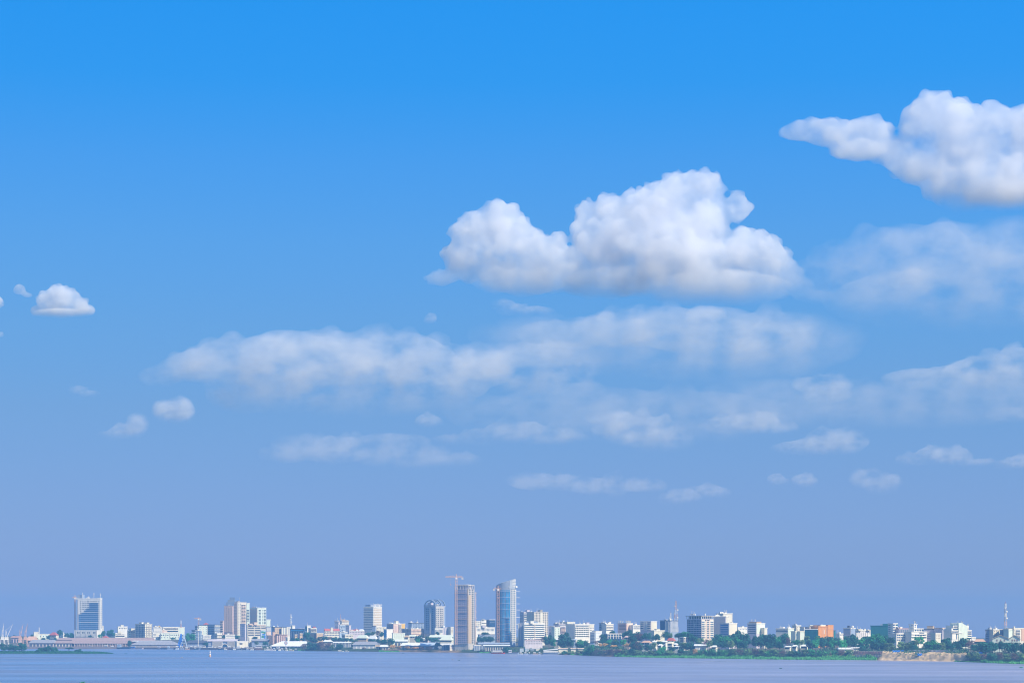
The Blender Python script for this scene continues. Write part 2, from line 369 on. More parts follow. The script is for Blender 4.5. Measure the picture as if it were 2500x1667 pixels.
for i in range(len(PXS) - 1):
    for j in range(n - 1):
        fs.append((i * n + j, (i + 1) * n + j, (i + 1) * n + j + 1, i * n + j + 1))
me = bpy.data.meshes.new('ground'); me.from_pydata(vs, [], fs)
ca = me.color_attributes.new('soil', 'FLOAT_COLOR', 'POINT')
for i, c in enumerate(cl): ca.data[i].color = (*c, 1)
m, nt, out = nmat('soil_and_grass')
p = nt.nodes.new('ShaderNodeBsdfPrincipled'); at = nt.nodes.new('ShaderNodeAttribute'); at.attribute_name = 'soil'
nz = noise_node(nt, 0.12, 6, 0.7, 'Object', (1, 1, 2.5)); f = ramp(nt, nz.outputs[0], 0.3, 0.72)
mul = nt.nodes.new('ShaderNodeMix'); mul.data_type = 'RGBA'; mul.blend_type = 'MULTIPLY'; mul.inputs[0].default_value = 1.0
nt.links.new(at.outputs['Color'], mul.inputs[6]); nt.links.new(mixcol(nt, f, (0.72, 0.72, 0.74), (1.25, 1.2, 1.1)), mul.inputs[7])
nt.links.new(mul.outputs[2], p.inputs['Base Color']); p.inputs['Roughness'].default_value = 0.95; p.inputs['Specular IOR Level'].default_value = 0.1
nt.links.new(p.outputs[0], out.inputs[0])
tag(link('ground', me, None, m), kind='structure')
# ---------------------------------------------------------------- palette (surface colours; lilac and bluegrey also paint in shade)
C = dict(white=(.85,.80,.69), cream=(.78,.72,.56), warm=(.74,.66,.52), tan=(.60,.44,.27), peach=(.78,.58,.44), orange=(.76,.32,.07), palegreen=(.72,.78,.64),
    grey=(.46,.47,.50), lilac=(.64,.57,.60), dark=(.10,.11,.14), brown=(.30,.20,.16), brick=(.54,.32,.25), redroof=(.50,.13,.10), pinkwall=(.70,.50,.44),
    brownroof=(.44,.32,.29), greyroof=(.34,.34,.37), whiteroof=(.83,.83,.80), concrete=(.60,.55,.48), steel=(.40,.43,.47), teal=(.015,.16,.17), bluegrey=(.33,.39,.49),
    yellow=(.80,.50,.08), salmon=(.68,.42,.28), netting=(.62,.52,.55), paleblue=(.50,.60,.70), black=(.03,.035,.04), red=(.62,.06,.04), blue=(.03,.16,.55), deepgreen=(.05,.22,.12), rust=(.28,.13,.09))
def P(n):
    if n.startswith('g_'):
        g = dict(g_dark=(.035,.05,.075), g_blue=(.05,.16,.34), g_teal=(.01,.13,.15), g_grey=(.14,.18,.24), g_navy=(.03,.07,.14), g_sky=(.05,.30,.56))[n]
        return glass(n[2:] + '_glass', g, .2, .25)
    return paint(n + '_paint', C[n], dirt=0.32 if n in ('brownroof','concrete','brick','rust','netting') else 0.18)
OFF = 0
def panel(k):
    global OFF; OFF = (0, 310, 620, 930, 1240, 1550, 1860, 2180)[k]
Z = 6.534
def px(X): return OFF + X / Z
def py(Y): return 1380 + Y / Z
UNIT = {}
def unit(name, mat):
    k = (name, mat.name)
    if k not in UNIT:
        me = MB().box(-.5,.5,-.5,.5,-.5,.5).mesh(name); me.materials.append(mat); UNIT[k] = me
    return UNIT[k]
def ubox(name, mat, parent, x0, x1, y0, y1, z0, z1):
    o = bpy.data.objects.new(name, unit(name, mat)); COL.objects.link(o); o.parent = parent
    o.location = ((x0 + x1) / 2, (y0 + y1) / 2, (z0 + z1) / 2); o.scale = (abs(x1 - x0), abs(y1 - y0), abs(z1 - z0))
    return o

class Bld:
    """a block seen on its corner: X0 and X1 are its left and right edges, XE its near vertical edge, YT its top (enlarged photo pixels), d metres behind the waterline"""
    def __init__(s, name, label, cat, X0, XE, X1, YT, d, wall='white', roof='concrete', a=None, group=None, dep=None, parapet=True, base=None):
        s.X0, s.XE, s.X1 = X0, XE, X1
        pe = px(XE); s.D = D = shoreD(min(max(pe, -300), 2800)) + d
        wl, wr = XE - X0, X1 - XE
        if a is None:
            a = math.degrees(math.atan2(max(wr, 1), max(wl, 1))); a = max(14, min(66, a))
        s.a = a = R(a); cx = wx(pe, D)
        dl = Vector((-math.cos(a), math.sin(a))); dr = Vector((math.sin(a), math.cos(a)))
        k0 = (px(X0) - HX) / F; k1 = (px(X1) - HX) / F
        s.wL = (k0 * D - cx) / (dl.x - k0 * dl.y) if wl > 0 else 0
        s.wR = (k1 * D - cx) / (dr.x - k1 * dr.y) if wr > 0 else 0
        if s.wL < 2: s.wL = dep or max(8, min(s.wR, 22))
        if s.wR < 2: s.wR = dep or max(8, min(s.wL, 22))
        s.gz = bank(min(max(pe, -400), 2880), d) - 0.8 if base is None else wz(py(base), D)
        s.ax, s.ay = cx, D
        s.e = empty(name, (cx, D, s.gz), -a); tag(s.e, label, cat, group)
        s.H = wz(py(YT), D) - s.gz
        s.m = D / F / Z
        s.win = []
        s.wallmat = P(wall)
        MB().box(-s.wL, 0, 0, s.wR, 0, s.H).build('wall', s.wallmat, s.e)
        if roof:
            o = 0.35
            MB().box(-s.wL - o, o, -o, s.wR + o, s.H + .003, s.H + (0.9 if parapet else 0.4)).build('roof', P(roof), s.e)
    def z(s, Y): return wz(py(Y), s.D) - s.gz
    def u(s, face, X):
        if face == 'L':
            return -s.wL + (X - s.X0) / max(1e-6, s.XE - s.X0) * s.wL if s.XE > s.X0 else 0
        return (X - s.XE) / max(1e-6, s.X1 - s.XE) * s.wR
    def panel(s, name, face, u0, u1, z0, z1, mat, proud=0.12, inset=0.0, parent=None):
        p = parent or s.e
        if face == 'L': return ubox(name, mat, p, u0, u1, -proud, 0.05 + inset, z0, z1)
        return ubox(name, mat, p, -0.05 - inset, proud, u0, u1, z0, z1)
    def wins(s, face, xs, ys, w, h, mat='g_dark', proud=.12):
        """xs, ys: (first, last, count) centre lines in enlarged pixels; w, h pane size"""
        w *= 1.12; h *= 1.12
        def cen(t): return [t[0]] if t[2] == 1 else [t[0] + (t[1] - t[0]) * i / (t[2] - 1) for i in range(t[2])]
        for X in cen(xs):
            for Y in cen(ys):
                u0, u1 = sorted((s.u(face, X - w / 2), s.u(face, X + w / 2)))
                s.win.append((face, u0, u1, s.z(Y + h / 2), s.z(Y - h / 2), mat, proud))
        return s
    def bands(s, face, xa, xb, ys, h, mat='g_dark', name='window_band', proud=.12):  # dark glass rows; behind balconies and galleries the recess shade, painted flat
        n = ys[2]
        for i in range(n):
            Y = ys[0] if n == 1 else ys[0] + (ys[1] - ys[0]) * i / (n - 1)
            u0, u1 = sorted((s.u(face, xa), s.u(face, xb)))
            s.panel(name, face, u0, u1, s.z(Y + h / 2), s.z(Y - h / 2), P(mat), proud)
        return s
    def slabs(s, face, xa, xb, ys, h=6, mat='white', out=1.2, name='balcony'):
        return s.bands(face, xa, xb, ys, h, mat, name, out)
    def ribs(s, face, xs, Y0, Y1, w, mat='white', proud=.45, name='pilaster'):
        n = xs[2]
        for i in range(n):
            X = xs[0] if n == 1 else xs[0] + (xs[1] - xs[0]) * i / (n - 1)
            u0, u1 = sorted((s.u(face, X - w / 2), s.u(face, X + w / 2)))
            s.panel(name, face, u0, u1, s.z(Y1), s.z(Y0), P(mat), proud)
        return s
    def rect(s, name, face, xa, xb, Y0, Y1, mat, proud=.2):
        u0, u1 = sorted((s.u(face, xa), s.u(face, xb)))
        s.panel(name, face, u0, u1, s.z(Y1), s.z(Y0), P(mat), proud); return s
    def loc(s, X, back=None):
        """building-local ground point under photo column X, a little way back over the roof"""
        D = s.D + (back if back is not None else 0.45 * min(s.wR, s.wL) )
        w = Vector((wx(px(X), D) - s.ax, D - s.ay, 0))
        c, q = math.cos(s.a), math.sin(s.a)
        x, y = w.x * c - w.y * q, w.x * q + w.y * c
        return max(-s.wL, min(0, x)), max(0, min(s.wR, y))
    def pent(s, X0, X1, YT, mat='white', name='penthouse', cap=True):
        w = (X1 - X0) * s.m; x, y = s.loc((X0 + X1) / 2)
        hx = w / 2 * 0.86; hy = min(w / 2, s.wR * .42) * 0.8
        x = max(-s.wL + hx, min(-hx, x)); y = max(hy, min(s.wR - hy, y))
        zt = max(s.H + 1.2, s.z(YT))
        b = MB().box(x - hx, x + hx, y - hy, y + hy, s.H + .4, zt)
        if cap: b.box(x - hx - .25, x + hx + .25, y - hy - .25, y + hy + .25, zt + .003, zt + .35)
        b.build(name, P(mat), s.e); return s
    def tank(s, X, w, YT, mat='whiteroof'):
        x, y = s.loc(X); r = w * s.m / 2; zt = max(s.z(YT), s.H + 1.8)
        b = MB(); b.tube((x, y, s.H + 1.2), (x, y, zt), r, r, 12); b.tube((x, y, zt), (x, y, zt + r * .4), r, r * .3, 12)
        for q in (-1, 1): b.bar((x + q * r * .6, y, s.H), (x + q * r * .6, y, s.H + 1.3), .3)
        b.build('water_tank', P(mat), s.e); return s
    def ant(s, X, YT, mat='steel', w=.35):
        x, y = s.loc(X); zt = s.z(YT); b = MB().bar((x, y, s.H), (x, y, zt), w)
        for k in (.55, .75, .9):
            z = s.H + (zt - s.H) * k; b.bar((x - 1.0, y, z), (x + 1.0, y, z), w * .7)
        b.build('antenna', P(mat), s.e); return s
    def dish(s, X, YT, r=2.0):
        x, y = s.loc(X); zt = s.z(YT); b = MB().bar((x, y, s.H), (x, y, zt - r), .5)
        n = Vector((.5, -.8, .45)).normalized(); M = Matrix.Translation((x, y, zt - r)) @ n.to_track_quat('Z', 'Y').to_matrix().to_4x4()
        vs = [M @ Vector((0, 0, 0))]; fs = []
        for i, (q, zz) in enumerate(((.5, .12), (1, .45))):
            for k in range(12): vs.append(M @ Vector((r * q * math.cos(k * math.pi / 6), r * q * math.sin(k * math.pi / 6), zz * r)))
        for k in range(12):
            fs.append((0, 1 + k, 1 + (k + 1) % 12)); fs.append((1 + k, 13 + k, 13 + (k + 1) % 12, 1 + (k + 1) % 12))
        b.add(vs, fs); b.build('satellite_dish', P('white'), s.e); return s
    def clutter(s, n=4, seed=0):
        rd = random.Random(int(s.X0 * 7 + s.D) + seed)
        for _ in range(n):
            x = -s.wL * rd.uniform(.1, .9); y = s.wR * rd.uniform(.05, .6); h = rd.uniform(.8, 2.0); w = rd.uniform(.6, 1.5)
            b = MB().box(x - w, x + w, y - w, y + w, s.H + .5, s.H + .9 + h)
            if rd.random() < .5: b.bar((x, y, s.H + .9 + h), (x, y, s.H + 3 + h + rd.uniform(0, 2)), .25)
            b.build('roof_plant', P('white' if rd.random() < .6 else 'grey'), s.e)
        return s
    def done(s, cap=100):
        w = sorted(s.win, key=lambda t: -(t[2] - t[1]) * (t[4] - t[3]))
        for (face, u0, u1, z0, z1, mat, pr) in w[:cap]:
            s.panel('window', face, u0, u1, z0, z1, P(mat), pr)
        if len(w) > cap:
            b = MB()
            for (face, u0, u1, z0, z1, mat, pr) in w[cap:]:
                if face == 'L': b.box(u0, u1, -pr, .05, z0, z1)
                else: b.box(-.05, pr, u0, u1, z0, z1)
            tag(b.build('small_windows', P(w[-1][5]), s.e), kind='stuff')
        return s

def B(name, label, cat, *a, **k): return Bld(name, label, cat, *a, **k)

def shed(name, label, cat, X0, X1, YR, YE, YB, d, roof='greyroof', wall='concrete', depth=30, inset=0.0, doors=0, doormat='dark', posts=0, a=0.0, group=None, over=1.0, ribs=True, insets=None):
    """long roofed hall, its slope facing the water: ridge row YR, eaves row YE"""
    D = shoreD(min(max(px((X0 + X1) / 2), -300), 2800)) + d
    xa, xb = wx(px(X0), D), wx(px(X1), D); cx = (xa + xb) / 2; L = (xb - xa)
    gz = bank(min(max(px((X0 + X1) / 2), -400), 2880), d) - .6
    e = empty(name, (cx, D, gz), R(a)); tag(e, label, cat, group)
    ze = wz(py(YE), D) - gz; zr = max(ze + 0.6, wz(py(YR), D + depth / 2) - gz)
    h = L / 2
    MB().box(-h + .6, h - .6, .6, depth - .6, 0, ze - .02).build('wall', P(wall), e)
    i0, i1 = (insets if insets else (inset, inset)); i0 *= L; i1 *= L
    o = over; t = .25
    A = [(-h - o, -o, ze), (h + o, -o, ze), (h + o, depth + o, ze), (-h - o, depth + o, ze), (-h - o + i0, depth / 2, zr), (h + o - i1, depth / 2, zr)]
    vs = A + [(x, y, z - t) for x, y, z in A]
    f = [(0, 1, 5, 4), (2, 3, 4, 5), (3, 0, 4), (1, 2, 5), (6, 10, 11, 7), (8, 11, 10, 9), (9, 10, 6), (7, 11, 8), (0, 6, 7, 1), (1, 7, 8, 2), (2, 8, 9, 3), (3, 9, 6, 0)]
    b = MB().add(vs, f)
    if ribs:
        n = max(4, int(L / 6))
        for k in range(1, n):
            x0 = -h - o + (L + 2 * o) * k / n; x1 = max(A[4][0], min(A[5][0], x0))
            b.bar((x0, -o, ze + .05), (x1, depth / 2, zr + .05), .22)
    b.build('roof', P(roof), e)
    for k in range(doors):
        w = L / doors; x = -h + w * (k + .5)
        ubox('door', P(doormat), e, x - w * .3, x + w * .3, .45, .7, 0, ze * .72)
    for k in range(posts):
        x = -h + L * (k + .5) / posts
        ubox('post', P('white'), e, x - .25, x + .25, -.6, -.1, 0, ze - .3)
    e['_z'] = ze
    return e

def hut(name, label, cat, X0, X1, YR, YE, d, roof='redroof', wall='white', group=None, a=20, nwin=3, YB=None, hip=.5, floors=1, depth=None):
    """house under a hipped or gabled roof"""
    pm = px((X0 + X1) / 2); D = shoreD(pm) + d
    w = (X1 - X0) / Z / F * D / (math.cos(R(a)) + .55 * math.sin(R(a))); dp = depth or max(6, w * .62)
    gz = bank(pm, d) - .6
    e = empty(name, (wx(pm, D), D, gz), R(-a)); tag(e, label, cat, group)
    ze = max(3, wz(py(YE), D) - gz); zr = max(ze + 1.2, wz(py(YR), D) - gz); h = w / 2
    MB().box(-h, h, -dp / 2, dp / 2, 0, ze - .02).build('wall', P(wall), e)
    o = .7; ins = hip * w * .5
    A = [(-h - o, -dp / 2 - o, ze), (h + o, -dp / 2 - o, ze), (h + o, dp / 2 + o, ze), (-h - o, dp / 2 + o, ze), (-h - o + ins, 0, zr), (h + o - ins, 0, zr)]
    vs = A + [(x, y, z - .2) for x, y, z in A]
    f = [(0, 1, 5, 4), (2, 3, 4, 5), (3, 0, 4), (1, 2, 5), (6, 10, 11, 7), (8, 11, 10, 9), (9, 10, 6), (7, 11, 8), (0, 6, 7, 1), (1, 7, 8, 2), (2, 8, 9, 3), (3, 9, 6, 0)]
    MB().add(vs, f).build('roof', P(roof), e)
    fh = 3.1
    for q in range(floors):
        zb = ze - fh * (q + 1) + .9
        if zb < .3: zb = .3
        for k in range(nwin):
            x = -h + w * (k + .5) / nwin
            ubox('window', P('g_dark'), e, x - w * .13, x + w * .13, -dp / 2 - .1, -dp / 2 + .1, zb, min(ze - .3, zb + 1.6))
    return e
# ---------------------------------------------------------------- the city, from the port eastwards
T_ = 'tower'; A_ = 'apartment block'; O_ = 'office building'; H_ = 'house'; S_ = 'shed'; L_ = 'building'
def lattice(name, label, cat, X, YT, YB, d, w0, w1, mats, guys=False, dishes=0, group=None):
    """square lattice mast painted in bands, w0 wide at the foot, w1 at the head"""
    D = shoreD(px(X)) + d; gz = wz(py(YB), D) ; zt = wz(py(YT), D) - gz
    e = empty(name, (wx(px(X), D), D, gz)); tag(e, label, cat, group)
    n = len(mats)
    for k in range(n):
        za, zb = zt * k / n, zt * (k + 1) / n
        b = MB(); m = 3
        for q in range(m):
            z0 = za + (zb - za) * q / m; z1 = za + (zb - za) * (q + 1) / m
            r0 = (w0 + (w1 - w0) * z0 / zt) / 2; r1 = (w0 + (w1 - w0) * z1 / zt) / 2
            c0 = [(-r0, -r0), (r0, -r0), (r0, r0), (-r0, r0)]; c1 = [(-r1, -r1), (r1, -r1), (r1, r1), (-r1, r1)]
            for i in range(4):
                j = (i + 1) % 4
                b.bar((*c0[i], z0), (*c1[i], z1), .26); b.bar((*c0[i], z0), (*c1[j], z1), .15); b.bar((*c0[i], z0), (*c0[j], z0), .15)
        b.build('mast_section', P(mats[k]), e)
    for k in range(dishes):
        zz = zt * (.45 + .5 * k / max(1, dishes)); s = -1 if k % 2 else 1
        MB().tube((s * w0 * .3, -w0 * .3, zz), (s * (w0 * .3 + .5), -w0 * .3 - .8, zz), .9, .9, 10).build('drum_antenna', P('white'), e)
    MB().bar((0, 0, zt), (0, 0, zt * 1.04 + 1), .18).build('spike', P('red'), e)
    return e
def tower_crane(label, X, YT, YB, YJ, XJ, XC, d, mat='salmon', w=1.9, XH=None):
    """hammerhead crane: mast at X from YB to YT, jib at row YJ from XJ to the counterweight end XC"""
    D = shoreD(px(X)) + d; gz = wz(py(YB), D); zt = wz(py(YT), D) - gz; zj = wz(py(YJ), D) - gz; m = D / F / Z
    e = empty('tower_crane', (wx(px(X), D), D, gz)); tag(e, label, 'crane')
    b = MB(); r = w / 2; n = max(3, int(zj / (w * 1.6)))
    for q in range(n):
        z0, z1 = zj * q / n, zj * (q + 1) / n
        c = [(-r, -r), (r, -r), (r, r), (-r, r)]
        for i in range(4):
            j = (i + 1) % 4; b.bar((*c[i], z0), (*c[i], z1), w * .22); b.bar((*(c[i] if q % 2 else c[j]), z0), (*(c[j] if q % 2 else c[i]), z1), w * .13)
    b.build('mast', P(mat), e)
    x0, x1 = (XJ - X) * m, (XC - X) * m
    b = MB(); nj = 16
    for yy, zz in ((-.7, 0), (.7, 0), (0, 1.5)): b.bar((x0, yy, zj + zz), (x1, yy, zj + zz), .38)
    for q in range(nj):
        xa, xb = x0 + (x1 - x0) * q / nj, x0 + (x1 - x0) * (q + 1) / nj
        b.bar((xa, -.7, zj), ((xa + xb) / 2, 0, zj + 1.5), .2); b.bar(((xa + xb) / 2, 0, zj + 1.5), (xb, .7, zj), .2)
    b.build('jib', P(mat), e)
    b = MB().bar((0, 0, zj), (0, 0, zt), 1.0)
    b.bar((0, 0, zt), (x0 * .7, 0, zj + 1.5), .14); b.bar((0, 0, zt), (x1 * .9, 0, zj + 1.5), .14)
    b.build('apex', P(mat), e)
    MB().box(x1 * .98 - 1.3, x1 * .98 + 1.3, -1.1, 1.1, zj - 2.6, zj + .2).build('counterweight', P('concrete'), e)
    MB().box(-1.2, 1.2, -2.2, -.9, zj - 2.4, zj - .1).build('cab', P('white'), e)
    if XH:
        xh = (XH - X) * m; b = MB().bar((xh, 0, zj), (xh, 0, zj - 9), .14).box(xh - .5, xh + .5, -.4, .4, zj - 10.5, zj - 9); b.build('hook', P(mat), e)
    return e
def port_crane(label, X, YT, YB, XT, d, mat, lean=1):
    """luffing quay crane: portal legs, slewing house, raised lattice jib ending at column XT"""
    D = shoreD(px(X)) + d; gz = bank(px(X), d); m = D / F / Z
    e = empty('harbour_crane', (wx(px(X), D), D, gz)); tag(e, label, 'crane', 'luffing cranes along the quay')
    zt = wz(py(YT), D) - gz; zh = zt * .30; xt = (XT - X) * m
    b = MB()
    for sx in (-1, 1):
        for sy in (-1, 1): b.bar((sx * 4, sy * 4, 0), (sx * 2.2, sy * 2.2, zh), .55)
        b.bar((sx * 3.2, -3.2, zh * .5), (sx * 3.2, 3.2, zh * .5), .5)
    b.box(-3, 3, -3, 3, zh, zh + .8); b.build('portal', P(mat), e)
    MB().box(-2.2, 2.6, -2, 2, zh + .8, zh + 4.5).build('machine_house', P(mat), e)
    b = MB(); a0 = Vector((0, 0, zh + 3)); a1 = Vector((xt, 0, zt))
    for q in range(9):
        p0 = a0.lerp(a1, q / 9); p1 = a0.lerp(a1, (q + 1) / 9); g0 = 1.2 * (1 - q / 10); g1 = 1.2 * (1 - (q + 1) / 10)
        for s in (-1, 1): b.bar(p0 + Vector((0, s * g0, 0)), p1 + Vector((0, s * g1, 0)), .3)
        b.bar(p0 + Vector((0, -g0, 0)), p1 + Vector((0, g1, 0)), .3)
    b.build('jib', P(mat), e)
    b = MB(); top = Vector((-xt * .12, 0, zh + (zt - zh) * .62))
    b.bar((-1.5, 0, zh + 4), top, .45); b.bar((1.6, 0, zh + 4), top, .5); b.bar(top, a0.lerp(a1, .9), .25)
    b.build('mast_frame', P(mat), e)
    MB().bar(a1, a1 - Vector((0, 0, zt * .3)), .16).build('hoist_rope', P('dark'), e)

panel(0)
# the white tower with the stepped blue glass front
b = B('glass_fronted_tower', 'tall white tower with blue glass rising in steps across its front', T_, 1222, 1602, 1630, 528, 300, 'white', 'white', a=13)
nt_ = [(1255, 1300, 775), (1300, 1340, 745), (1340, 1380, 712), (1380, 1425, 682), (1425, 1565, 590)]
g = MB()
for xa, xb, yt in nt_: g.box(b.u('L', xa), b.u('L', xb), -.35, .05, b.z(1036), b.z(yt))
g.build('glass_front', P('g_blue'), b.e)
for i in range(15):
    Y = 590 + 31.2 * i
    xs = [xa for xa, xb, yt in nt_ if yt <= Y + 4]
    u0, u1 = b.u('L', min(xs)), b.u('L', 1565)
    b.panel('floor_line', 'L', u0, u1, b.z(Y + 3.5), b.z(Y - 3.5), P('bluegrey' if i % 5 else 'white'), .55)
    if Y < 1010: b.wins('L', (int(min(xs)) + (50 if i > 6 else 10), 1555, 8), (Y + 16, Y + 16, 1), 13, 14, 'g_navy', .5)
for X, y0, n in ((1286, 572, 7), (1321, 572, 5), (1336, 603, 4), (1358, 572, 5), (1372, 603, 4), (1397, 572, 4), (1412, 572, 4)): b.wins('L', (X, X, 1), (y0, y0 + 31 * (n - 1), n), 9, 15)
b.wins('L', (1437, 1545, 8), (572, 572, 1), 8, 14); b.wins('L', (1577, 1577, 1), (572, 1008, 15), 10, 16)
b.wins('R', (1612, 1620, 2), (560, 990, 14), 5, 12)
b.done()
s_ = b.z(465); MB().box(b.u('L', 1224), b.u('L', 1305), 2, 12, b.H + .01, s_).build('stair_core', P('bluegrey'), b.e)  # pale slab in shade: the shade is painted in as bluegrey
b.ribs('L', (1231, 1231, 1), 540, 1035, 15, 'bluegrey', .5, 'shade_strip'); b.ribs('L', (1247, 1247, 1), 540, 1035, 9, 'lilac', .3, 'half_shade_strip')  # dark strips carry the painted shade down the slab
b.pent(1560, 1612, 520, 'white', 'roof_hut'); b.ant(1498, 432, 'white', .6); b.ant(1601, 440, 'white', .6); b.ant(1300, 428, 'white', .5); b.clutter(3)
b = B('tower_podium', 'two storey white podium at the foot of the glass fronted tower', L_, 1184, 1545, 1610, 1037, 280, 'white', 'white', a=14)
b.wins('L', (1236, 1262, 2), (1070, 1070, 1), 14, 20).wins('L', (1318, 1342, 2), (1070, 1070, 1), 14, 20).wins('L', (1400, 1426, 2), (1070, 1070, 1), 14, 20).wins('L', (1490, 1514, 2), (1070, 1070, 1), 14, 20)
b.ribs('L', (1208, 1540, 5), 1045, 1140, 7, 'concrete').bands('L', 1200, 1540, (1100, 1100, 1), 5, 'concrete', 'string_course', .4).bands('L', 1205, 1500, (1136, 1136, 1), 12, 'g_dark', 'shopfront').done()
tower_crane('slim orange crane beside the blank side of the glass fronted tower', 1197, 470, 1060, 515, 1155, 1222, 330, 'salmon', 1.8)
b = B('cream_block', 'narrow cream block just behind the lit edge of the glass fronted tower', L_, 1604, 1612, 1654, 967, 430, 'cream', 'white').wins('R', (1625, 1642, 2), (985, 1020, 2), 7, 10).done()
b = B('cream_hall', 'long low cream hall near the harbour cranes', L_, 553, 560, 800, 1096, 330, 'palegreen', 'white', a=64)
b.wins('R', (600, 740, 4), (1128, 1128, 1), 9, 16).ribs('R', (655, 655, 1), 1100, 1170, 9, 'tan').done()
b = B('stair_turret', 'thin cream turret at the end of the long low cream hall', L_, 533, 541, 556, 1062, 326, 'cream', 'white').done()
hut('hip_roofed_house', 'three storey cream house with a red hipped roof beside the long low cream hall', H_, 790, 932, 1062, 1108, 305, 'redroof', 'cream', a=24, nwin=5, floors=3, hip=.7)
shed('workshop', 'pinkish workshop with an orange tiled roof below the harbour cranes', S_, 175, 300, 1122, 1148, 1245, 190, 'brick', 'pinkwall', 26, doors=3)
shed('store_shed', 'orange roofed store shed between the harbour cranes and the long low cream hall', S_, 425, 545, 1128, 1190, 1240, 200, 'salmon', 'pinkwall', 26, .1, doors=2)
shed('quay_shed', 'lilac grey roofed quay shed with a dark open front, behind the wooded islet', S_, 465, 850, 1182, 1232, 1296, 55, 'greyroof', 'concrete', 34, .06, doors=7)
shed('rust_roofed_shed', 'rust roofed quay shed between the lilac grey shed and the longest warehouse', S_, 905, 1145, 1152, 1186, 1240, 150, 'brownroof', 'brick', 30, .05)
shed('lean_to', 'lower brown lean-to roof in front of the rust roofed quay shed', S_, 845, 1150, 1198, 1234, 1300, 62, 'brownroof', 'warm', 30, .05, doors=6)
shed('long_warehouse', 'longest brown roofed warehouse, running along the quay below the glass fronted tower', 'warehouse', 1148, 2425, 1150, 1206, 1310, 95, 'brownroof', 'brick', 30, .01, doors=24)
shed('warehouse_canopy', 'brown loading canopy on white posts along the longest warehouse', 'canopy', 1170, 2060, 1208, 1240, 1310, 62, 'brownroof', 'brown', 22, .01, posts=22)
hut('red_roofed_hut', 'tiny red pyramid roof peeping over the longest warehouse', H_, 1636, 1732, 1116, 1148, 240, 'redroof', 'cream', nwin=2, hip=.95)
b = B('white_villa', 'white two storey block with a rooftop hut between dark trees and cream apartments', H_, 1866, 1880, 2034, 977, 520, 'white', 'white', a=62).wins('R', (1905, 2010, 5), (1002, 1002, 1), 13, 12).pent(1925, 1982, 947, 'cream').done()
b = B('banded_villa', 'white stepped villa with open terraces beside the longest warehouse', H_, 1826, 1840, 1992, 1085, 300, 'white', 'white', a=60).pent(1876, 1942, 1054, 'cream')
b.bands('R', 1848, 1985, (1104, 1130, 2), 12, 'g_dark').slabs('R', 1835, 1990, (1094, 1118, 2), 5).done()
b = B('peach_apartments', 'cream and peach low apartments next to the dark windowed apartment block', A_, 2030, 2046, 2432, 1040, 340, 'cream', 'white', a=60, dep=14)
b.wins('R', (2068, 2410, 11), (1065, 1122, 3), 15, 9).rect('peach_panel', 'R', 2090, 2250, 1090, 1140, 'peach').pent(2058, 2200, 1003, 'cream').pent(2330, 2390, 1012, 'white').clutter(4).done()
b = B('water_tower', 'small pale water tank on a stem between trees beside the red hipped house', 'water tower', 998, 1006, 1016, 1090, 400, 'white', None).tank(1006, 34, 1070, 'white').done()
lattice('floodlight_mast', 'thin floodlight mast behind the long low cream hall', 'mast', 625, 985, 1110, 360, 1.4, .7, ['white', 'white', 'white'])
port_crane('pale crane whose jib leans steeply, outermost of the harbour cranes', 40, 920, 1190, 62, 30, 'white')
port_crane('pale crane with its jib leaning far over towards the red cranes', 105, 930, 1190, 205, 36, 'white')
port_crane('red crane with its jib leaning towards the pale cranes'.replace('towards the pale', 'inward beside the pale'), 322, 930, 1195, 370, 30, 'salmon')
port_crane('rusty red crane with an almost upright jib, next to the orange store shed', 405, 925, 1195, 438, 34, 'salmon')

panel(1)
b = B('dark_windowed_apartments', 'six storey apartment block with a dark gridded side and a cream balconied side', A_, 130, 288, 400, 936, 330, 'cream', 'concrete')
for i in range(6): b.rect('dark_bay', 'L', 140 + 25 * i, 158 + 25 * i, 948, 1146, 'g_navy', .15)
b.slabs('L', 132, 288, (972, 1134, 6), 5, 'white', .9, 'floor_edge').slabs('R', 296, 398, (978, 1140, 6), 8, 'warm', 1.2)
b.wins('R', (312, 388, 4), (960, 1122, 6), 12, 12).pent(190, 252, 906, 'cream').pent(284, 352, 908, 'cream').clutter(3).done()
b = B('white_banded_block', 'white banded block with an orange rooftop tank next to the cream balconied apartments', L_, 416, 424, 556, 986, 430, 'white', 'white', a=62).bands('R', 430, 550, (1002, 1062, 4), 5, 'g_grey')
b.pent(438, 478, 962, 'white').tank(530, 30, 966, 'yellow').clutter(2).done()
b = B('white_walkups', 'small white walk-up flats in front of the white banded block', A_, 400, 410, 530, 1072, 315, 'white', 'white', a=60).wins('R', (420, 455, 3), (1092, 1140, 3), 10, 9).rect('pale_wall', 'R', 470, 505, 1078, 1165, 'cream').rect('dark_gap', 'R', 508, 524, 1100, 1165, 'g_grey').done()
b = B('cream_office', 'wide cream office with two long shaded galleries and a blank pale green end', O_, 556, 570, 920, 986, 400, 'cream', 'white', a=62, dep=16)
b.bands('R', 600, 812, (1010, 1050, 2), 18, 'g_dark', 'gallery_shade').slabs('R', 585, 818, (994, 1066, 3), 8, 'white').rect('pale_green_end', 'R', 822, 916, 992, 1100, 'palegreen').rect('peach_wing', 'R', 560, 640, 1024, 1090, 'peach', .5).done()  # flat dark bands painted for the shade inside the galleries
b = B('low_annex', 'low pale annex with square windows in front of the wide cream office', L_, 526, 536, 830, 1080, 320, 'palegreen', 'white', a=63, dep=14)
b.wins('R', (552, 820, 9), (1108, 1108, 1), 15, 16).wins('R', (552, 820, 7), (1148, 1148, 1), 12, 12).ribs('R', (540, 820, 5), 1085, 1168, 5, 'concrete').done()
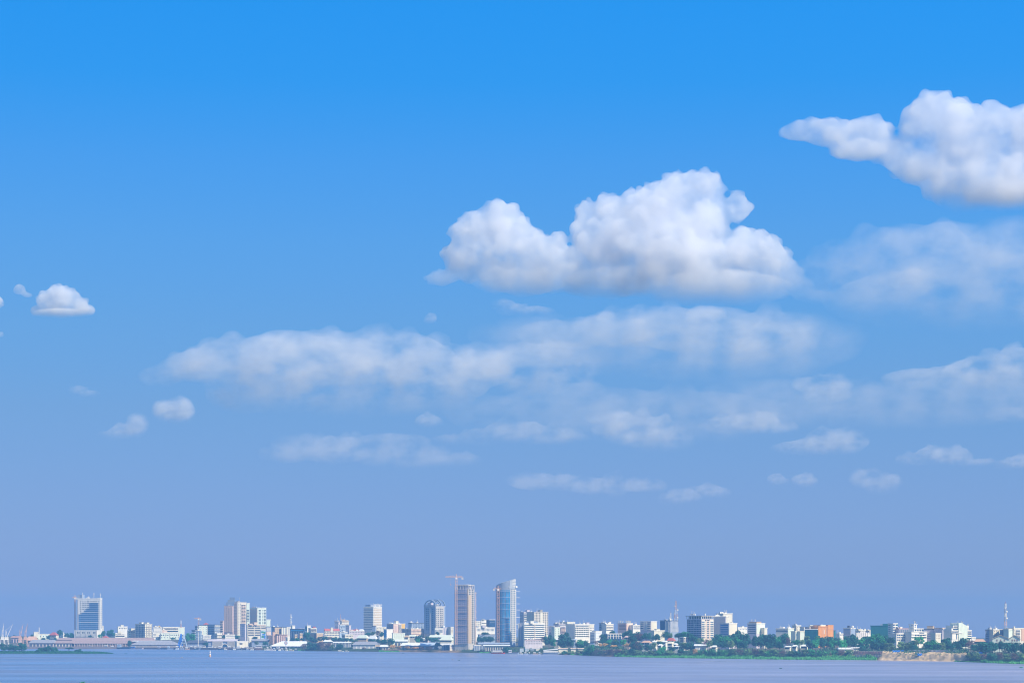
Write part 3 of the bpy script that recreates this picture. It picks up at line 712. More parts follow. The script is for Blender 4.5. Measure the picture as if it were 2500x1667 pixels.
lattice('radio_mast', 'short red and white radio mast on the wide cream office', 'mast', 862, 872, 990, 408, 1.6, .8, ['salmon', 'salmon', 'white', 'white'])
b = B('steel_frame_building', 'dark unfinished frame building at the foot of the little orange crane', L_, 1030, 1084, 1102, 1030, 420, 'steel', 'dark').bands('L', 1034, 1082, (1046, 1140, 4), 14, 'g_dark').bands('R', 1086, 1100, (1046, 1140, 4), 14, 'g_dark').done()
b = B('skeletal_building', 'dark skeletal upper floor of a building site, under the little orange crane jib', L_, 1086, 1120, 1150, 966, 452, 'steel', 'dark').bands('L', 1088, 1118, (985, 1015, 2), 16, 'g_dark').bands('R', 1122, 1146, (985, 1015, 2), 16, 'g_dark').done()
tower_crane('little orange crane over the dark unfinished frame building', 1142, 825, 1000, 848, 1076, 1172, 440, 'salmon', 1.8)
b = B('pale_block', 'pale green and cream block with a flat dark roof, under the little orange crane', L_, 1138, 1146, 1282, 956, 390, 'palegreen', 'dark', a=62).wins('R', (1165, 1265, 3), (985, 1085, 4), 9, 11).ribs('R', (1205, 1205, 1), 960, 1110, 22, 'cream', .25).done()
b = B('blue_white_tower', 'slim pale blue tower studded with small windows near the blue quay crane', T_, 1098, 1176, 1196, 1042, 245, 'paleblue', 'white').wins('L', (1110, 1166, 4), (1060, 1180, 6), 8, 9).wins('R', (1182, 1190, 2), (1060, 1180, 6), 4, 9).clutter(3).done()
b = B('dark_glass_offices', 'wide blue grey glazed offices under a long dark roof, beside the brown twin tower', O_, 1284, 1398, 1505, 946, 430, 'bluegrey', 'dark', a=35)
b.wins('L', (1298, 1386, 5), (985, 1085, 4), 16, 16, 'g_navy').wins('R', (1410, 1490, 5), (985, 1085, 4), 12, 16, 'g_grey').slabs('L', 1284, 1398, (966, 1066, 5), 4, 'concrete', .6, 'floor_edge').slabs('R', 1398, 1505, (966, 1066, 5), 4, 'white', .6, 'floor_edge').ribs('R', (1405, 1500, 6), 946, 975, 6, 'warm').done()
hut('red_roofed_loft', 'small red dome-like roof over the pale green and cream block', H_, 1228, 1294, 912, 940, 480, 'redroof', 'pinkwall', nwin=2, hip=.8)
b = B('white_low_rise', 'white low-rise with a blue grey glazed strip behind the colonnaded terminal', L_, 1200, 1210, 1342, 1114, 235, 'white', 'white', a=60).bands('R', 1214, 1336, (1135, 1168, 2), 14, 'g_grey').done()
b = B('cream_flats', 'cream three storey flats standing in front of the blue grey glazed offices', A_, 1394, 1436, 1518, 1084, 260, 'cream', 'white').wins('L', (1402, 1428, 3), (1105, 1152, 3), 7, 10).slabs('R', 1440, 1516, (1102, 1150, 3), 7).wins('R', (1452, 1504, 4), (1112, 1158, 3), 9, 8).clutter(3).done()
b = B('white_school_block', 'white two band block with a rooftop hut in front of the brown twin tower', L_, 1556, 1566, 1722, 1108, 240, 'white', 'white', a=63, dep=10).bands('R', 1574, 1716, (1128, 1152, 2), 7, 'g_grey').pent(1600, 1642, 1082, 'white').done()
# brown twin tower
b = B('brown_tower', 'brown ribbed tower with a dark stepped crown, half of the brown twin tower', T_, 1548, 1690, 1700, 640, 420, 'pinkwall', 'bluegrey', a=22)
b.ribs('L', (1556, 1684, 9), 650, 1062, 6, 'peach', 1.0, 'rib')
for i in range(5): b.rect('window_strip', 'L', 1564 + 27 * i, 1573 + 27 * i, 660, 1060, 'g_dark', .25)
b.slabs('L', 1548, 1690, (680, 1050, 14), 4, 'lilac', .7, 'floor_edge')
zl = b.H + .02
for (xa, xb, y, mt) in ((1576, 1708, 585, 'bluegrey'), (1600, 1712, 545, 'steel'), (1632, 1716, 505, 'bluegrey')):
    MB().box(b.u('L', xa), b.u('L', xb), 1.0, b.wR - 1, zl, b.z(y)).build('crown_step', P(mt), b.e); zl = b.z(y) + .01
b.clutter(2); b.done()
b = B('beige_tower', 'beige tower with a shaded pink side and window dots, joined to the brown ribbed tower', T_, 1690, 1762, 1902, 588, 480, 'warm', 'concrete', a=28)
b.rect('pink_shade_side', 'L', 1692, 1758, 594, 1090, 'peach', .2).wins('L', (1702, 1750, 4), (612, 1070, 20), 7, 10, 'brown', .3)  # pinkish cast of the shade face painted in as peach
b.wins('R', (1776, 1806, 2), (612, 1080, 20), 8, 12).slabs('R', 1822, 1892, (622, 1062, 20), 7, 'peach', 1.3)
b.bands('R', 1826, 1852, (634, 1074, 20), 9, 'g_dark').bands('R', 1860, 1888, (634, 1074, 20), 9, 'g_dark').rect('core_wall', 'R', 1764, 1772, 590, 1090, 'cream', .6)
b.pent(1750, 1800, 572, 'tan').ant(1825, 505, 'white').clutter(3).done(60)
b = B('balconied_annex', 'stepped balconied annex against the shaded side of the brown ribbed tower', A_, 1486, 1530, 1548, 884, 450, 'pinkwall', 'concrete').slabs('L', 1486, 1530, (915, 1060, 6), 7, 'white').bands('L', 1490, 1528, (902, 1047, 6), 12, 'g_dark').done()
b = B('white_slab_tower', 'white slab tower with a blank top, between the beige tower and the pale residential tower', T_, 1898, 1906, 1956, 602, 520, 'palegreen', 'white').bands('R', 1910, 1950, (712, 880, 8), 13, 'g_dark').done()
b = B('white_spine', 'thin white windowless slab beside the white slab tower', T_, 1962, 1972, 1990, 690, 515, 'white', 'white').done()
b = B('grey_wedge_building', 'shaded lavender block with a sunlit slanted edge in front of the beige tower', L_, 1806, 1884, 1902, 934, 240, 'lilac', 'lilac', a=30).wins('L', (1822, 1866, 3), (962, 1120, 6), 9, 12, 'g_grey').done()
b = B('beige_gallery_block', 'beige block with long shaded galleries, at the foot of the pale residential tower', A_, 1906, 1922, 2215, 952, 285, 'warm', 'peach', a=58, dep=14)
b.bands('R', 1930, 2025, (974, 1112, 6), 14, 'g_dark', 'gallery_shade').bands('R', 2036, 2130, (974, 1112, 6), 14, 'g_dark', 'gallery_shade').bands('R', 2140, 2210, (974, 1112, 6), 14, 'g_dark', 'gallery_shade').pent(1940, 2010, 928, 'peach').pent(2040, 2110, 905, 'peach').done()
# quay front
e = shed('colonnaded_terminal', 'flat roofed terminal with a row of white fins and a dark arched doorway', 'terminal', 1290, 1748, 1172, 1204, 1295, 55, 'lilac', 'bluegrey', 26, .0, a=0, ribs=False)
L = 458 * (shoreD(px(1520)) + 55) / F / Z
for k in range(32):
    if 20 > k > 13: continue
    x = -L / 2 + L * (k + .5 + 6.0) / 38.2; ubox('fin', P('white'), e, x - .22, x + .22, -1.3, .55, 0.2, e['_z'] - .4)
b2 = MB(); xa = -L / 2 + L * (1562 - 1290) / 458; pts = []
for k in range(13):
    t = math.pi * k / 12; pts.append((math.cos(t), math.sin(t)))
for (x0, z0), (x1, z1) in zip(pts, pts[1:]): b2.bar((xa + x0 * 5.2, -1.5, z0 * 5.6 + .2), (xa + x1 * 5.2, -1.5, z1 * 5.6 + .2), .8)
b2.build('arch', P('white'), e)
b2 = MB().add([(xa + x * 4.9, -1.2, z * 5.3 + .2) for x, z in pts] + [(xa + x * 4.9, -.2, z * 5.3 + .2) for x, z in pts], [tuple(range(12, -1, -1)), tuple(range(13, 26))] + [(k, k + 1, 14 + k, 13 + k) for k in range(12)])
b2.build('doorway', P('g_navy'), e)
shed('dark_roofed_shed', 'dark blue grey shed roof between the blue quay crane and the colonnaded terminal', S_, 960, 1300, 1190, 1232, 1290, 48, 'dark', 'bluegrey', 24, .05)
shed('white_edged_shed', 'broad grey roofed shed with a bright white roof edge behind the moored yacht', S_, 70, 800, 1200, 1262, 1300, 30, 'greyroof', 'concrete', 30, .0, insets=(.14, .16))
e = shed('white_roof_strip', 'long thin white roof strip above the broad grey roofed shed', 'roof', 90, 690, 1196, 1206, 1240, 66, 'whiteroof', 'brown', 12, .0, ribs=False)
b = B('cream_port_office', 'low cream port office at the end of the colonnaded terminal', O_, 1746, 1752, 1935, 1212, 50, 'cream', 'white', a=64, dep=10).wins('R', (1806, 1832, 2), (1240, 1240, 1), 16, 36).rect('white_bay', 'R', 1770, 1860, 1215, 1228, 'white', .4).done()
b = B('cream_silo', 'stubby cream tower block behind the low cream port office', T_, 1932, 1942, 1984, 1148, 90, 'cream', 'white', a=62).ribs('R', (1960, 1960, 1), 1150, 1260, 4, 'concrete').done()
shed('grey_roofed_depot', 'long pale grey roof behind the moored boats next to the stubby cream tower block', S_, 1985, 2245, 1168, 1200, 1262, 85, 'greyroof', 'bluegrey', 22)
# blue quay crane
D = shoreD(px(890)) + 4; e = empty('quay_loader', (wx(px(890), D), D, 2.2)); tag(e, 'bright blue triangular quay crane with white raking legs', 'crane'); m = D / F / Z
zt = wz(py(1090), D) - 2.2
b = MB()
for X0, X1 in ((805, 858), (835, 862), (885, 868), (862, 866)): b.bar(((X0 - 890) * m, -2, 0), ((X1 - 890) * m, 0, zt), 1.1)
for q in range(1, 6):
    t = q / 6; b.bar(((805 + 53 * t - 890) * m, -2 + 2 * t, zt * t), ((885 - 17 * t - 890) * m, -2 + 2 * t, zt * t), .8)
    b.bar(((805 + 53 * t - 890) * m, -2 + 2 * t, zt * t), ((885 - 17 * (t + .16) - 890) * m, -2 + 2 * t, zt * min(1, t + .16)), .7)
b.build('boom', P('blue'), e)
b = MB()
for X0, X1, yy in ((850, 905, -3), (965, 912, -3), (880, 905, 4), (940, 912, 4)): b.bar(((X0 - 890) * m, yy, 0), ((X1 - 890) * m, 0, zt * .82), 1.0)
b.bar((-25 * m, -3, zt * .35), (55 * m, -3, zt * .35), .8); b.bar((-12 * m, -3, zt * .55), (38 * m, -3, zt * .55), .7)
b.build('leg_frame', P('paleblue'), e)
MB().box(8 * m, 34 * m, -1.6, 1.6, zt * .62, zt * .98).build('machine_house', P('paleblue'), e)
lattice('signal_mast', 'tall slender white pole standing on the quay by the turquoise boat', 'mast', 1137, 1062, 1285, 8, .9, .5, ['white', 'white', 'white', 'white'])
panel(2)
b = B('residential_tower', 'tall pale residential tower with a shaded pinkish side beside the beige tower', A_, -62, 56, 196, 676, 430, 'palegreen', 'white', a=34)
b.rect('shade_tint_side', 'L', -60, 54, 690, 960, 'warm', .2).bands('L', -50, 45, (705, 945, 13), 8, 'g_grey').slabs('L', -60, 54, (697, 937, 13), 4, 'peach', .9)  # side in shade gets its own painted tone over the wall
b.wins('R', (92, 92, 1), (712, 945, 11), 30, 11).wins('R', (172, 172, 1), (712, 945, 11), 30, 11).wins('R', (138, 138, 1), (712, 945, 11), 8, 9).pent(-20, 30, 662, 'peach').clutter(3).done()
b = B('green_white_block', 'blank pale green block with a dark edge, lower neighbour of the pale residential tower', L_, 190, 200, 268, 866, 480, 'palegreen', 'white', a=62).rect('dark_edge', 'R', 258, 266, 872, 985, 'bluegrey').done()
b = B('painted_building', 'narrow building whose wall is painted in splashes of green and blue', L_, 100, 108, 190, 1032, 225, 'paleblue', 'white', a=64)
rd = random.Random(5)
for k, (mt, xa, xb, ya, yb) in enumerate((('deepgreen', 116, 150, 1045, 1075), ('blue', 126, 178, 1088, 1110), ('deepgreen', 150, 184, 1050, 1085), ('paleblue', 114, 132, 1085, 1130), ('deepgreen', 120, 160, 1116, 1150), ('blue', 160, 184, 1115, 1160), ('yellow', 140, 152, 1072, 1086))):
    b.rect('painted_patch', 'R', xa, xb, ya, yb, mt, .12 + .02 * k)
b.done()
b = B('finned_block', 'block with white vertical fins over an orange ground storey', L_, 190, 198, 272, 978, 330, 'bluegrey', 'dark', a=62).ribs('R', (206, 264, 6), 985, 1048, 6, 'white').rect('orange_storey', 'R', 198, 270, 1054, 1110, 'peach', .5).done()
b = B('tan_office_wing', 'tan office wing with a dark shaded return, near the block with white fins', O_, 284, 332, 440, 986, 350, 'tan', 'dark', a=50).wins('R', (350, 425, 4), (1010, 1090, 4), 10, 9, 'brown').rect('shade_tint_return', 'L', 286, 328, 992, 1110, 'bluegrey').clutter(3).done()  # bluegrey panel paints the shade onto the unlit return
b = B('pillared_offices', 'office block with cream pillars between dark windows, next to the tan office wing', O_, 434, 442, 530, 984, 365, 'bluegrey', 'dark', a=63).ribs('R', (452, 520, 3), 990, 1105, 24, 'cream').done()
b = B('cream_slab', 'cream slab against the dark blue glazed hall', L_, 518, 526, 584, 986, 330, 'cream', 'white', a=63).rect('grey_recess', 'R', 552, 566, 992, 1110, 'grey').done()
lattice('white_mast', 'tall white lattice mast rising behind the dark blue glazed hall', 'mast', 590, 775, 1000, 500, 3.4, .8, ['white', 'paleblue', 'white', 'paleblue', 'white', 'white'], dishes=3)
b = B('white_cube_house', 'small white cube building at the foot of the tall white lattice mast', L_, 586, 612, 656, 962, 470, 'white', 'white').done()
b = B('dark_glazed_hall', 'wide dark blue glazed hall with a lighter parapet, the darkest low block in the city', O_, 576, 800, 812, 1016, 265, 'g_navy', 'dark', a=16).bands('L', 590, 790, (1035, 1035, 1), 10, 'g_sky').ribs('L', (600, 790, 8), 1050, 1150, 4, 'bluegrey', .3).pent(700, 745, 1002, 'white').pent(760, 800, 1006, 'white').done()
for i, (xa, xb, yt, lab) in enumerate(((644, 692, 1106, 'smaller tan box house in front of the dark blue glazed hall'), (724, 776, 1086, 'taller tan box house in front of the dark blue glazed hall'))):
    b = B('tan_box_house', lab, H_, xa, xa + 8, xb, yt, 215, 'tan', 'concrete', a=62, group='tan box houses').wins('R', (xa + 20, xb - 10, 2), (yt + 22, yt + 22, 1), 8, 10).done()
b = B('brown_factory', 'low brown factory with round silos, near the big white shed', 'factory', 338, 350, 534, 1106, 110, 'brown', 'brownroof', a=64, dep=14).ribs('R', (372, 520, 6), 1115, 1240, 15, 'pinkwall', .9).pent(350, 410, 1094, 'brown').done()
b = B('dark_factory_wing', 'dark wing of the low brown factory with four upright bays', 'factory', 204, 212, 296, 1116, 115, 'dark', 'brownroof', a=64, dep=12).ribs('R', (228, 284, 4), 1125, 1245, 6, 'brown').done()
b = B('orange_stair_tower', 'tall orange brick stair tower between the factory wings', T_, 290, 300, 334, 1062, 105, 'salmon', 'brownroof', a=60).ribs('R', (314, 314, 1), 1075, 1240, 8, 'pinkwall').done()
b = B('white_silo', 'short white silo block beside the low brown factory', L_, 528, 536, 564, 1150, 90, 'cream', 'white', a=60).done()
shed('big_white_shed', 'large white roofed warehouse with sloping ends on the waterfront', 'warehouse', 258, 820, 1204, 1284, 1325, 28, 'whiteroof', 'bluegrey', 46, .0, doors=9, insets=(.30, .03))
e = lattice('beacon_post', 'pole with a round disc mark standing before the large white roofed warehouse', 'beacon', 510, 1196, 1330, 5, .8, .5, ['white', 'grey', 'white'])
D_ = MB().tube((0, -.8, 9.0), (0, -1.1, 9.0), 2.7, 2.7, 16); D_.build('disc', P('grey'), e)
MB().tube((0, -1.1, 9.0), (0, -1.2, 9.0), 1.5, 1.5, 14).build('disc_mark', P('pinkwall'), e)
b = B('teal_and_white_block', 'white block with a dark teal shaded side and a thin aerial', L_, 818, 848, 906, 962, 480, 'white', 'white').rect('teal_side', 'L', 820, 846, 968, 1040, 'teal').ant(850, 905, 'white').done()
b = B('red_capped_flats', 'cream flats with a small red rooftop room next to the teal and white block', A_, 868, 906, 1002, 1002, 340, 'cream', 'white').slabs('R', 908, 1000, (1022, 1062, 3), 6).bands('R', 912, 996, (1014, 1054, 3), 9, 'g_dark').wins('L', (878, 898, 2), (1020, 1060, 3), 8, 9).pent(932, 984, 976, 'redroof').done()
b = B('tan_courtyard_block', 'two joined tan blocks, one darker, in front of the red capped flats', L_, 884, 1000, 1106, 1082, 225, 'tan', 'cream', a=40).rect('dark_half', 'L', 958, 996, 1088, 1170, 'brown').wins('R', (1020, 1090, 4), (1105, 1140, 2), 8, 8, 'brown').done()
b = B('red_roofed_hotel', 'long cream hotel with red roofs, white arcades and a raised middle bay', 'hotel', 1116, 1126, 1366, 1040, 300, 'cream', None, a=63, dep=15)
b.wins('R', (1146, 1346, 9), (1060, 1110, 3), 13, 11, 'g_grey').slabs('R', 1126, 1364, (1050, 1100, 3), 4, 'white', .9)
L1 = b.wR
for (u0, u1) in ((0, .38), (.58, 1)):
    MB().add([(-b.wL - .8, u0 * L1, b.H), (.9, u0 * L1, b.H), (.9, u1 * L1, b.H), (-b.wL - .8, u1 * L1, b.H), (-b.wL / 2, u0 * L1, b.H + 3.6), (-b.wL / 2, u1 * L1, b.H + 3.6)], [(0, 1, 4), (1, 2, 5, 4), (2, 3, 5), (3, 0, 4, 5), (0, 3, 2, 1)]).build('red_roof', P('redroof'), b.e)
MB().box(-b.wL + 1, .7, .40 * L1, .56 * L1, b.H - 2, b.z(992)).box(-b.wL + .6, 1.1, .39 * L1, .57 * L1, b.z(992) + .003, b.z(986)).build('middle_bay', P('cream'), b.e); b.done()
b = B('lilac_stepped_block', 'lavender shaded block with aerials, stepping up to the cream rooftop hotel', L_, 1286, 1350, 1372, 898, 490, 'lilac', 'lilac', a=25).wins('L', (1300, 1336, 4), (920, 1000, 5), 6, 8, 'g_grey').clutter(4).done()
b = B('cream_rooftop_hotel', 'pale stepped block crowded with rooftop cabins and a tall thin aerial', 'hotel', 1352, 1402, 1514, 890, 500, 'cream', 'tan').wins('R', (1416, 1500, 6), (905, 935, 2), 9, 12, 'brown').pent(1396, 1450, 860, 'tan').pent(1460, 1506, 872, 'cream').ant(1380, 775, 'salmon', .5).clutter(6).done()
b = B('blue_banded_block', 'bluish banded block at the foot of the pale stepped block', L_, 1362, 1372, 1466, 948, 470, 'paleblue', 'white', a=60).bands('R', 1376, 1460, (966, 1026, 4), 8, 'g_grey').dish(1388, 975, 2.4).done()
b = B('grey_end_block', 'plain grey end block just past the bluish banded block', L_, 1462, 1520, 1548, 956, 475, 'lilac', 'grey', a=28).wins('L', (1476, 1508, 3), (975, 1020, 3), 7, 8, 'g_grey').ant(1540, 930).done()
for i, (xa, xb, yr, ye, rf, lab) in enumerate(((1535, 1600, 1018, 1042, 'redroof', 'red roofed house beside the plain grey end block'), (1598, 1672, 1010, 1040, 'redroof', 'larger red roofed house nearer the striped office tower'), (1678, 1752, 1012, 1042, 'whiteroof', 'white gabled house against the striped office tower'))):
    hut('city_house', lab, H_, xa, xb, yr, ye, 400, rf, 'cream', 'gabled houses before the striped office tower', nwin=3, hip=.4)
b = B('low_flats', 'low row of bluish flats below the red roofed houses', A_, 1506, 1520, 1760, 1046, 310, 'lilac', 'white', a=62, dep=12).wins('R', (1540, 1740, 9), (1064, 1090, 2), 11, 9).clutter(5).done()
b = B('white_terrace', 'low white terrace with dark doorways in front of the red roofed hotel', L_, 1362, 1372, 1492, 1066, 250, 'paleblue', 'white', a=62, dep=10).wins('R', (1390, 1480, 5), (1086, 1120, 2), 10, 10).clutter(4).done()
b = B('cream_shop_row', 'cream shop row with a flat white roof among the trees below the low flats', 'shop', 1400, 1452, 1584, 1104, 190, 'cream', 'white').wins('R', (1470, 1565, 5), (1125, 1125, 1), 12, 12).wins('L', (1412, 1440, 3), (1125, 1125, 1), 9, 12).done()
b = B('striped_office_tower', 'white office tower striped by continuous floor bands, one side in shade', O_, 1750, 1906, 2040, 662, 430, 'white', 'white', a=32)
b.bands('L', 1752, 1904, (690, 1012, 13), 8, 'g_grey').slabs('L', 1750, 1906, (677, 999, 13), 10, 'white', .8, 'floor_edge')
b.bands('R', 1910, 2036, (690, 1012, 13), 9, 'tan').slabs('R', 1906, 2040, (677, 999, 13), 6, 'white', .5, 'floor_edge')
b.pent(1780, 1900, 628, 'bluegrey', 'crown'); x, y = b.loc(1965)
for k in range(6): b.panel('crown_pier', 'R', b.wR * (.05 + .16 * k), b.wR * (.12 + .16 * k), b.H + .5, b.z(626), P('white'), .1)
b.panel('crown_beam', 'R', 0, b.wR, b.z(628), b.z(618), P('white'), .35); b.ant(1995, 600, 'white'); b.ant(1900, 590, 'white'); b.ant(1870, 605, 'white'); b.done()
b = B('navy_box', 'small navy blue box building in front of the striped office tower', L_, 1882, 1934, 1948, 972, 330, 'bluegrey', 'dark', a=20).done()
b = B('cream_low_block', 'cream low block between the navy blue box and the pinkish mural block', L_, 1944, 1954, 2110, 984, 345, 'cream', 'white', a=62, dep=12).wins('R', (1970, 2090, 6), (1005, 1040, 2), 10, 10).done()
hut('green_roofed_hall', 'wide hall with a pale green roof among trees below the striped office tower', 'hall', 1640, 1842, 1106, 1156, 200, 'palegreen', 'tan', a=24, nwin=4, hip=.35)
hut('white_chapel_roof', 'white roofed hall just beside the hall with a pale green roof', 'hall', 1832, 1968, 1112, 1168, 190, 'whiteroof', 'white', a=24, nwin=4, hip=.3)
hut('arched_roof_house', 'house with a white arched roof above the white roofed hall', H_, 1905, 2010, 1088, 1112, 230, 'whiteroof', 'bluegrey', a=20, nwin=3, hip=.6)
shed('grey_riverside_hall', 'grey roofed white riverside hall with a gabled end', 'hall', 1570, 1975, 1210, 1262, 1310, 50, 'greyroof', 'white', 34, .12, doors=6, doormat='grey')
shed('tan_store', 'long low tan store at the end of the grey roofed riverside hall', S_, 1940, 2160, 1268, 1288, 1322, 42, 'tan', 'warm', 18, .0, doors=5)
shed('curved_white_roof', 'small white roof curving over a boat store among bushy trees', S_, 1105, 1236, 1186, 1212, 1240, 115, 'whiteroof', 'concrete', 16, .2)
shed('open_frame_shelter', 'white open framed shelter with slender posts behind the bushy waterfront trees', 'shelter', 1266, 1542, 1214, 1230, 1295, 75, 'whiteroof', 'bluegrey', 20, .0, posts=12)

panel(3)
b = B('mural_block', 'pinkish block with a mural panel, zigzag balconies and an orange end wall', A_, 92, 198, 386, 932, 385, 'pinkwall', 'white', a=50)
b.wins('L', (104, 188, 8), (950, 1050, 8), 7, 8, 'g_grey').rect('mural_panel', 'R', 206, 274, 940, 1070, 'peach', .3).rect('mural_shape', 'R', 222, 258, 960, 1050, 'pinkwall', .45)
b.slabs('R', 280, 324, (945, 1060, 8), 8, 'white', 1.4).bands('R', 284, 322, (952, 1067, 8), 7, 'g_dark').rect('orange_wall', 'R', 327, 384, 930, 1010, 'yellow', .4).pent(212, 276, 884, 'cream').clutter(3).done()
b = B('blue_sided_building', 'low white building with a bright blue side wall below the mural block', L_, 46, 92, 192, 1022, 205, 'white', 'white', a=48).rect('blue_side', 'L', 48, 90, 1028, 1150, 'g_sky').done()
b = B('white_store', 'plain white store with faint upright joints next to the blue sided building', 'store', 178, 190, 382, 1082, 190, 'palegreen', 'white', a=63, dep=14).ribs('R', (220, 360, 5), 1086, 1150, 4, 'concrete', .2).done()
b = B('dark_flats', 'dark blue grey flats with a white end slab behind the arch topped tower', A_, 438, 494, 690, 922, 430, 'bluegrey', 'dark', a=56).rect('white_slab', 'L', 442, 490, 925, 1040, 'paleblue', .4).wins('R', (520, 670, 7), (940, 1000, 4), 12, 9, 'g_navy').clutter(6).pent(458, 486, 890, 'white').done()
b = B('peach_tenements', 'long peach tenement row with many small windows at the foot of the arch topped tower', A_, 326, 480, 766, 1012, 335, 'peach', 'white', a=50)
b.wins('L', (340, 466, 7), (1030, 1090, 4), 11, 9).wins('R', (496, 750, 13), (1030, 1090, 4), 11, 9, 'brown').slabs('R', 482, 764, (1041, 1086, 3), 4, 'white', .9).clutter(7).done()
# arch topped tower
b = B('arch_topped_tower', 'grey tower crowned by two open barrel arches, with a white fin down its shaded face', T_, 688, 874, 1026, 652, 355, 'concrete', 'grey', a=40)
b.rect('shade_tint_facade', 'L', 690, 872, 660, 1090, 'bluegrey', .1).wins('L', (733, 733, 1), (695, 1020, 11), 15, 16, 'g_navy').wins('L', (762, 762, 1), (695, 1020, 11), 9, 14, 'g_navy').wins('L', (828, 828, 1), (695, 1020, 11), 15, 16, 'g_navy')  # bluegrey panel paints the shade onto this face
b.ribs('L', (786, 786, 1), 665, 1090, 10, 'white', .7, 'white_fin').slabs('L', 690, 874, (632, 660, 2), 10, 'grey', .6, 'cornice').wins('R', (890, 916, 2), (695, 990, 10), 13, 15).wins('R', (955, 955, 1), (695, 990, 10), 17, 18).wins('R', (982, 982, 1), (695, 990, 10), 8, 15)
b.rect('end_shade_strip', 'R', 1002, 1024, 660, 1000, 'bluegrey', .3).rect('pale_facade', 'R', 876, 880, 660, 1000, 'white', .5)  # bluegrey strip paints shade on the end of the lit face
def arch_frame(x0, x1, y0, y1, z0, zt, nm):
    q = MB(); cx = (x0 + x1) / 2; r = (x1 - x0) / 2; n = 16; t = .84
    for yy in (y0, y1):
        o = [(cx + r * math.cos(math.pi * k / n), z0 + (zt - z0) * math.sin(math.pi * k / n)) for k in range(n + 1)]
        i = [(cx + r * t * math.cos(math.pi * k / n), z0 + (zt - z0) * t * math.sin(math.pi * k / n)) for k in range(n + 1)]
        for k in range(n):
            vs = [(x, yy + w, z) for w in (0, .9) for x, z in (o[k], o[k + 1], i[k + 1], i[k])]
            q.add(vs, [(0, 1, 2, 3), (7, 6, 5, 4), (0, 4, 5, 1), (2, 6, 7, 3), (1, 5, 6, 2), (0, 3, 7, 4)])
    for k in range(2, n - 1, 2):
        x, z = cx + r * math.cos(math.pi * k / n), z0 + (zt - z0) * math.sin(math.pi * k / n)
        q.bar((x, y0, z - .4), (x, y1 + .9, z - .4), .5)
    q.build(nm, P('bluegrey'), b.e)
arch_frame(-b.wL, 0, .2, b.wR * .42, b.H + .6, b.z(548), 'barrel_arch'); arch_frame(-b.wL * .98, -.1, b.wR * .58, b.wR - .6, b.H + .6, b.z(536), 'barrel_arch')
b.pent(745, 820, 596, 'lilac'); b.pent(880, 920, 610, 'white'); b.pent(960, 990, 640, 'white'); b.done()
b = B('columned_lobby', 'white columned low block under the lit face of the arch topped tower', L_, 852, 862, 988, 1006, 295, 'white', 'white', a=62).ribs('R', (880, 975, 6), 1012, 1085, 6, 'white').bands('R', 868, 985, (1045, 1045, 1), 50, 'g_grey').done()
b = B('grey_slot_block', 'grey block with tall dark slots next to the white columned low block', L_, 982, 992, 1116, 992, 345, 'lilac', 'grey', a=58).ribs('R', (1012, 1100, 4), 1000, 1090, 11, 'bluegrey').clutter(3).done()
b = B('cream_gap_block', 'cream block showing between the grey slotted block and the netted tower', L_, 1106, 1114, 1158, 984, 350, 'cream', 'white', a=58).wins('R', (1130, 1145, 2), (1005, 1070, 4), 7, 9, 'brown').done()
for xa, xb, yr, ye, rf, d, lab in ((380, 450, 1112, 1140, 'tan', 175, 'tan roofed house below the plain white store'), (440, 565, 1102, 1128, 'palegreen', 190, 'house with a pale green roof under the peach tenement row'), (560, 640, 1120, 1150, 'whiteroof', 150, 'white roofed bungalow beside a round tree under the arch topped tower')):
    hut('bungalow', lab, H_, xa, xb, yr, ye, d, rf, 'cream', 'low houses under the arch topped tower', nwin=3, hip=.4)
shed('long_pale_roof', 'long pale roof with thin skylights below the arch topped tower', S_, 770, 1145, 1106, 1140, 1190, 200, 'palegreen', 'bluegrey', 26, .06)
hut('pale_green_hall', 'broad pale green roofed hall between leafy trees and the netted tower', 'hall', 940, 1156, 1130, 1188, 150, 'palegreen', 'cream', a=16, nwin=5, hip=.35)
hut('white_canopy_house', 'white roofed house with a shallow gable above the waterfront sheds', H_, 612, 770, 1154, 1190, 130, 'whiteroof', 'lilac', a=16, nwin=4, hip=.3)
shed('white_flat_shed', 'low white flat roofed shed above the yellow grass bank', S_, 215, 420, 1180, 1206, 1250, 105, 'whiteroof', 'cream', 22, .0, doors=4)
shed('white_boat_shed', 'white half of the double roofed boat shed near the yellow grass bank', S_, 320, 630, 1228, 1272, 1302, 52, 'whiteroof', 'bluegrey', 26, .0, doors=5, insets=(.10, 0))
shed('blue_boat_shed', 'pale blue half of the double roofed boat shed, next to the netted tower podium', S_, 634, 905, 1228, 1272, 1302, 52, 'paleblue', 'bluegrey', 26, .0, doors=4)
shed('white_strip_roof', 'narrow white roof joining the boat sheds to the netted tower', S_, 905, 1146, 1240, 1258, 1290, 66, 'whiteroof', 'bluegrey', 16, .0)
shed('cream_cottage_row', 'cream cottages at the waterline beside the yellow grass bank', H_, -10, 120, 1262, 1292, 1330, 34, 'whiteroof', 'cream', 14, .1, doors=3)
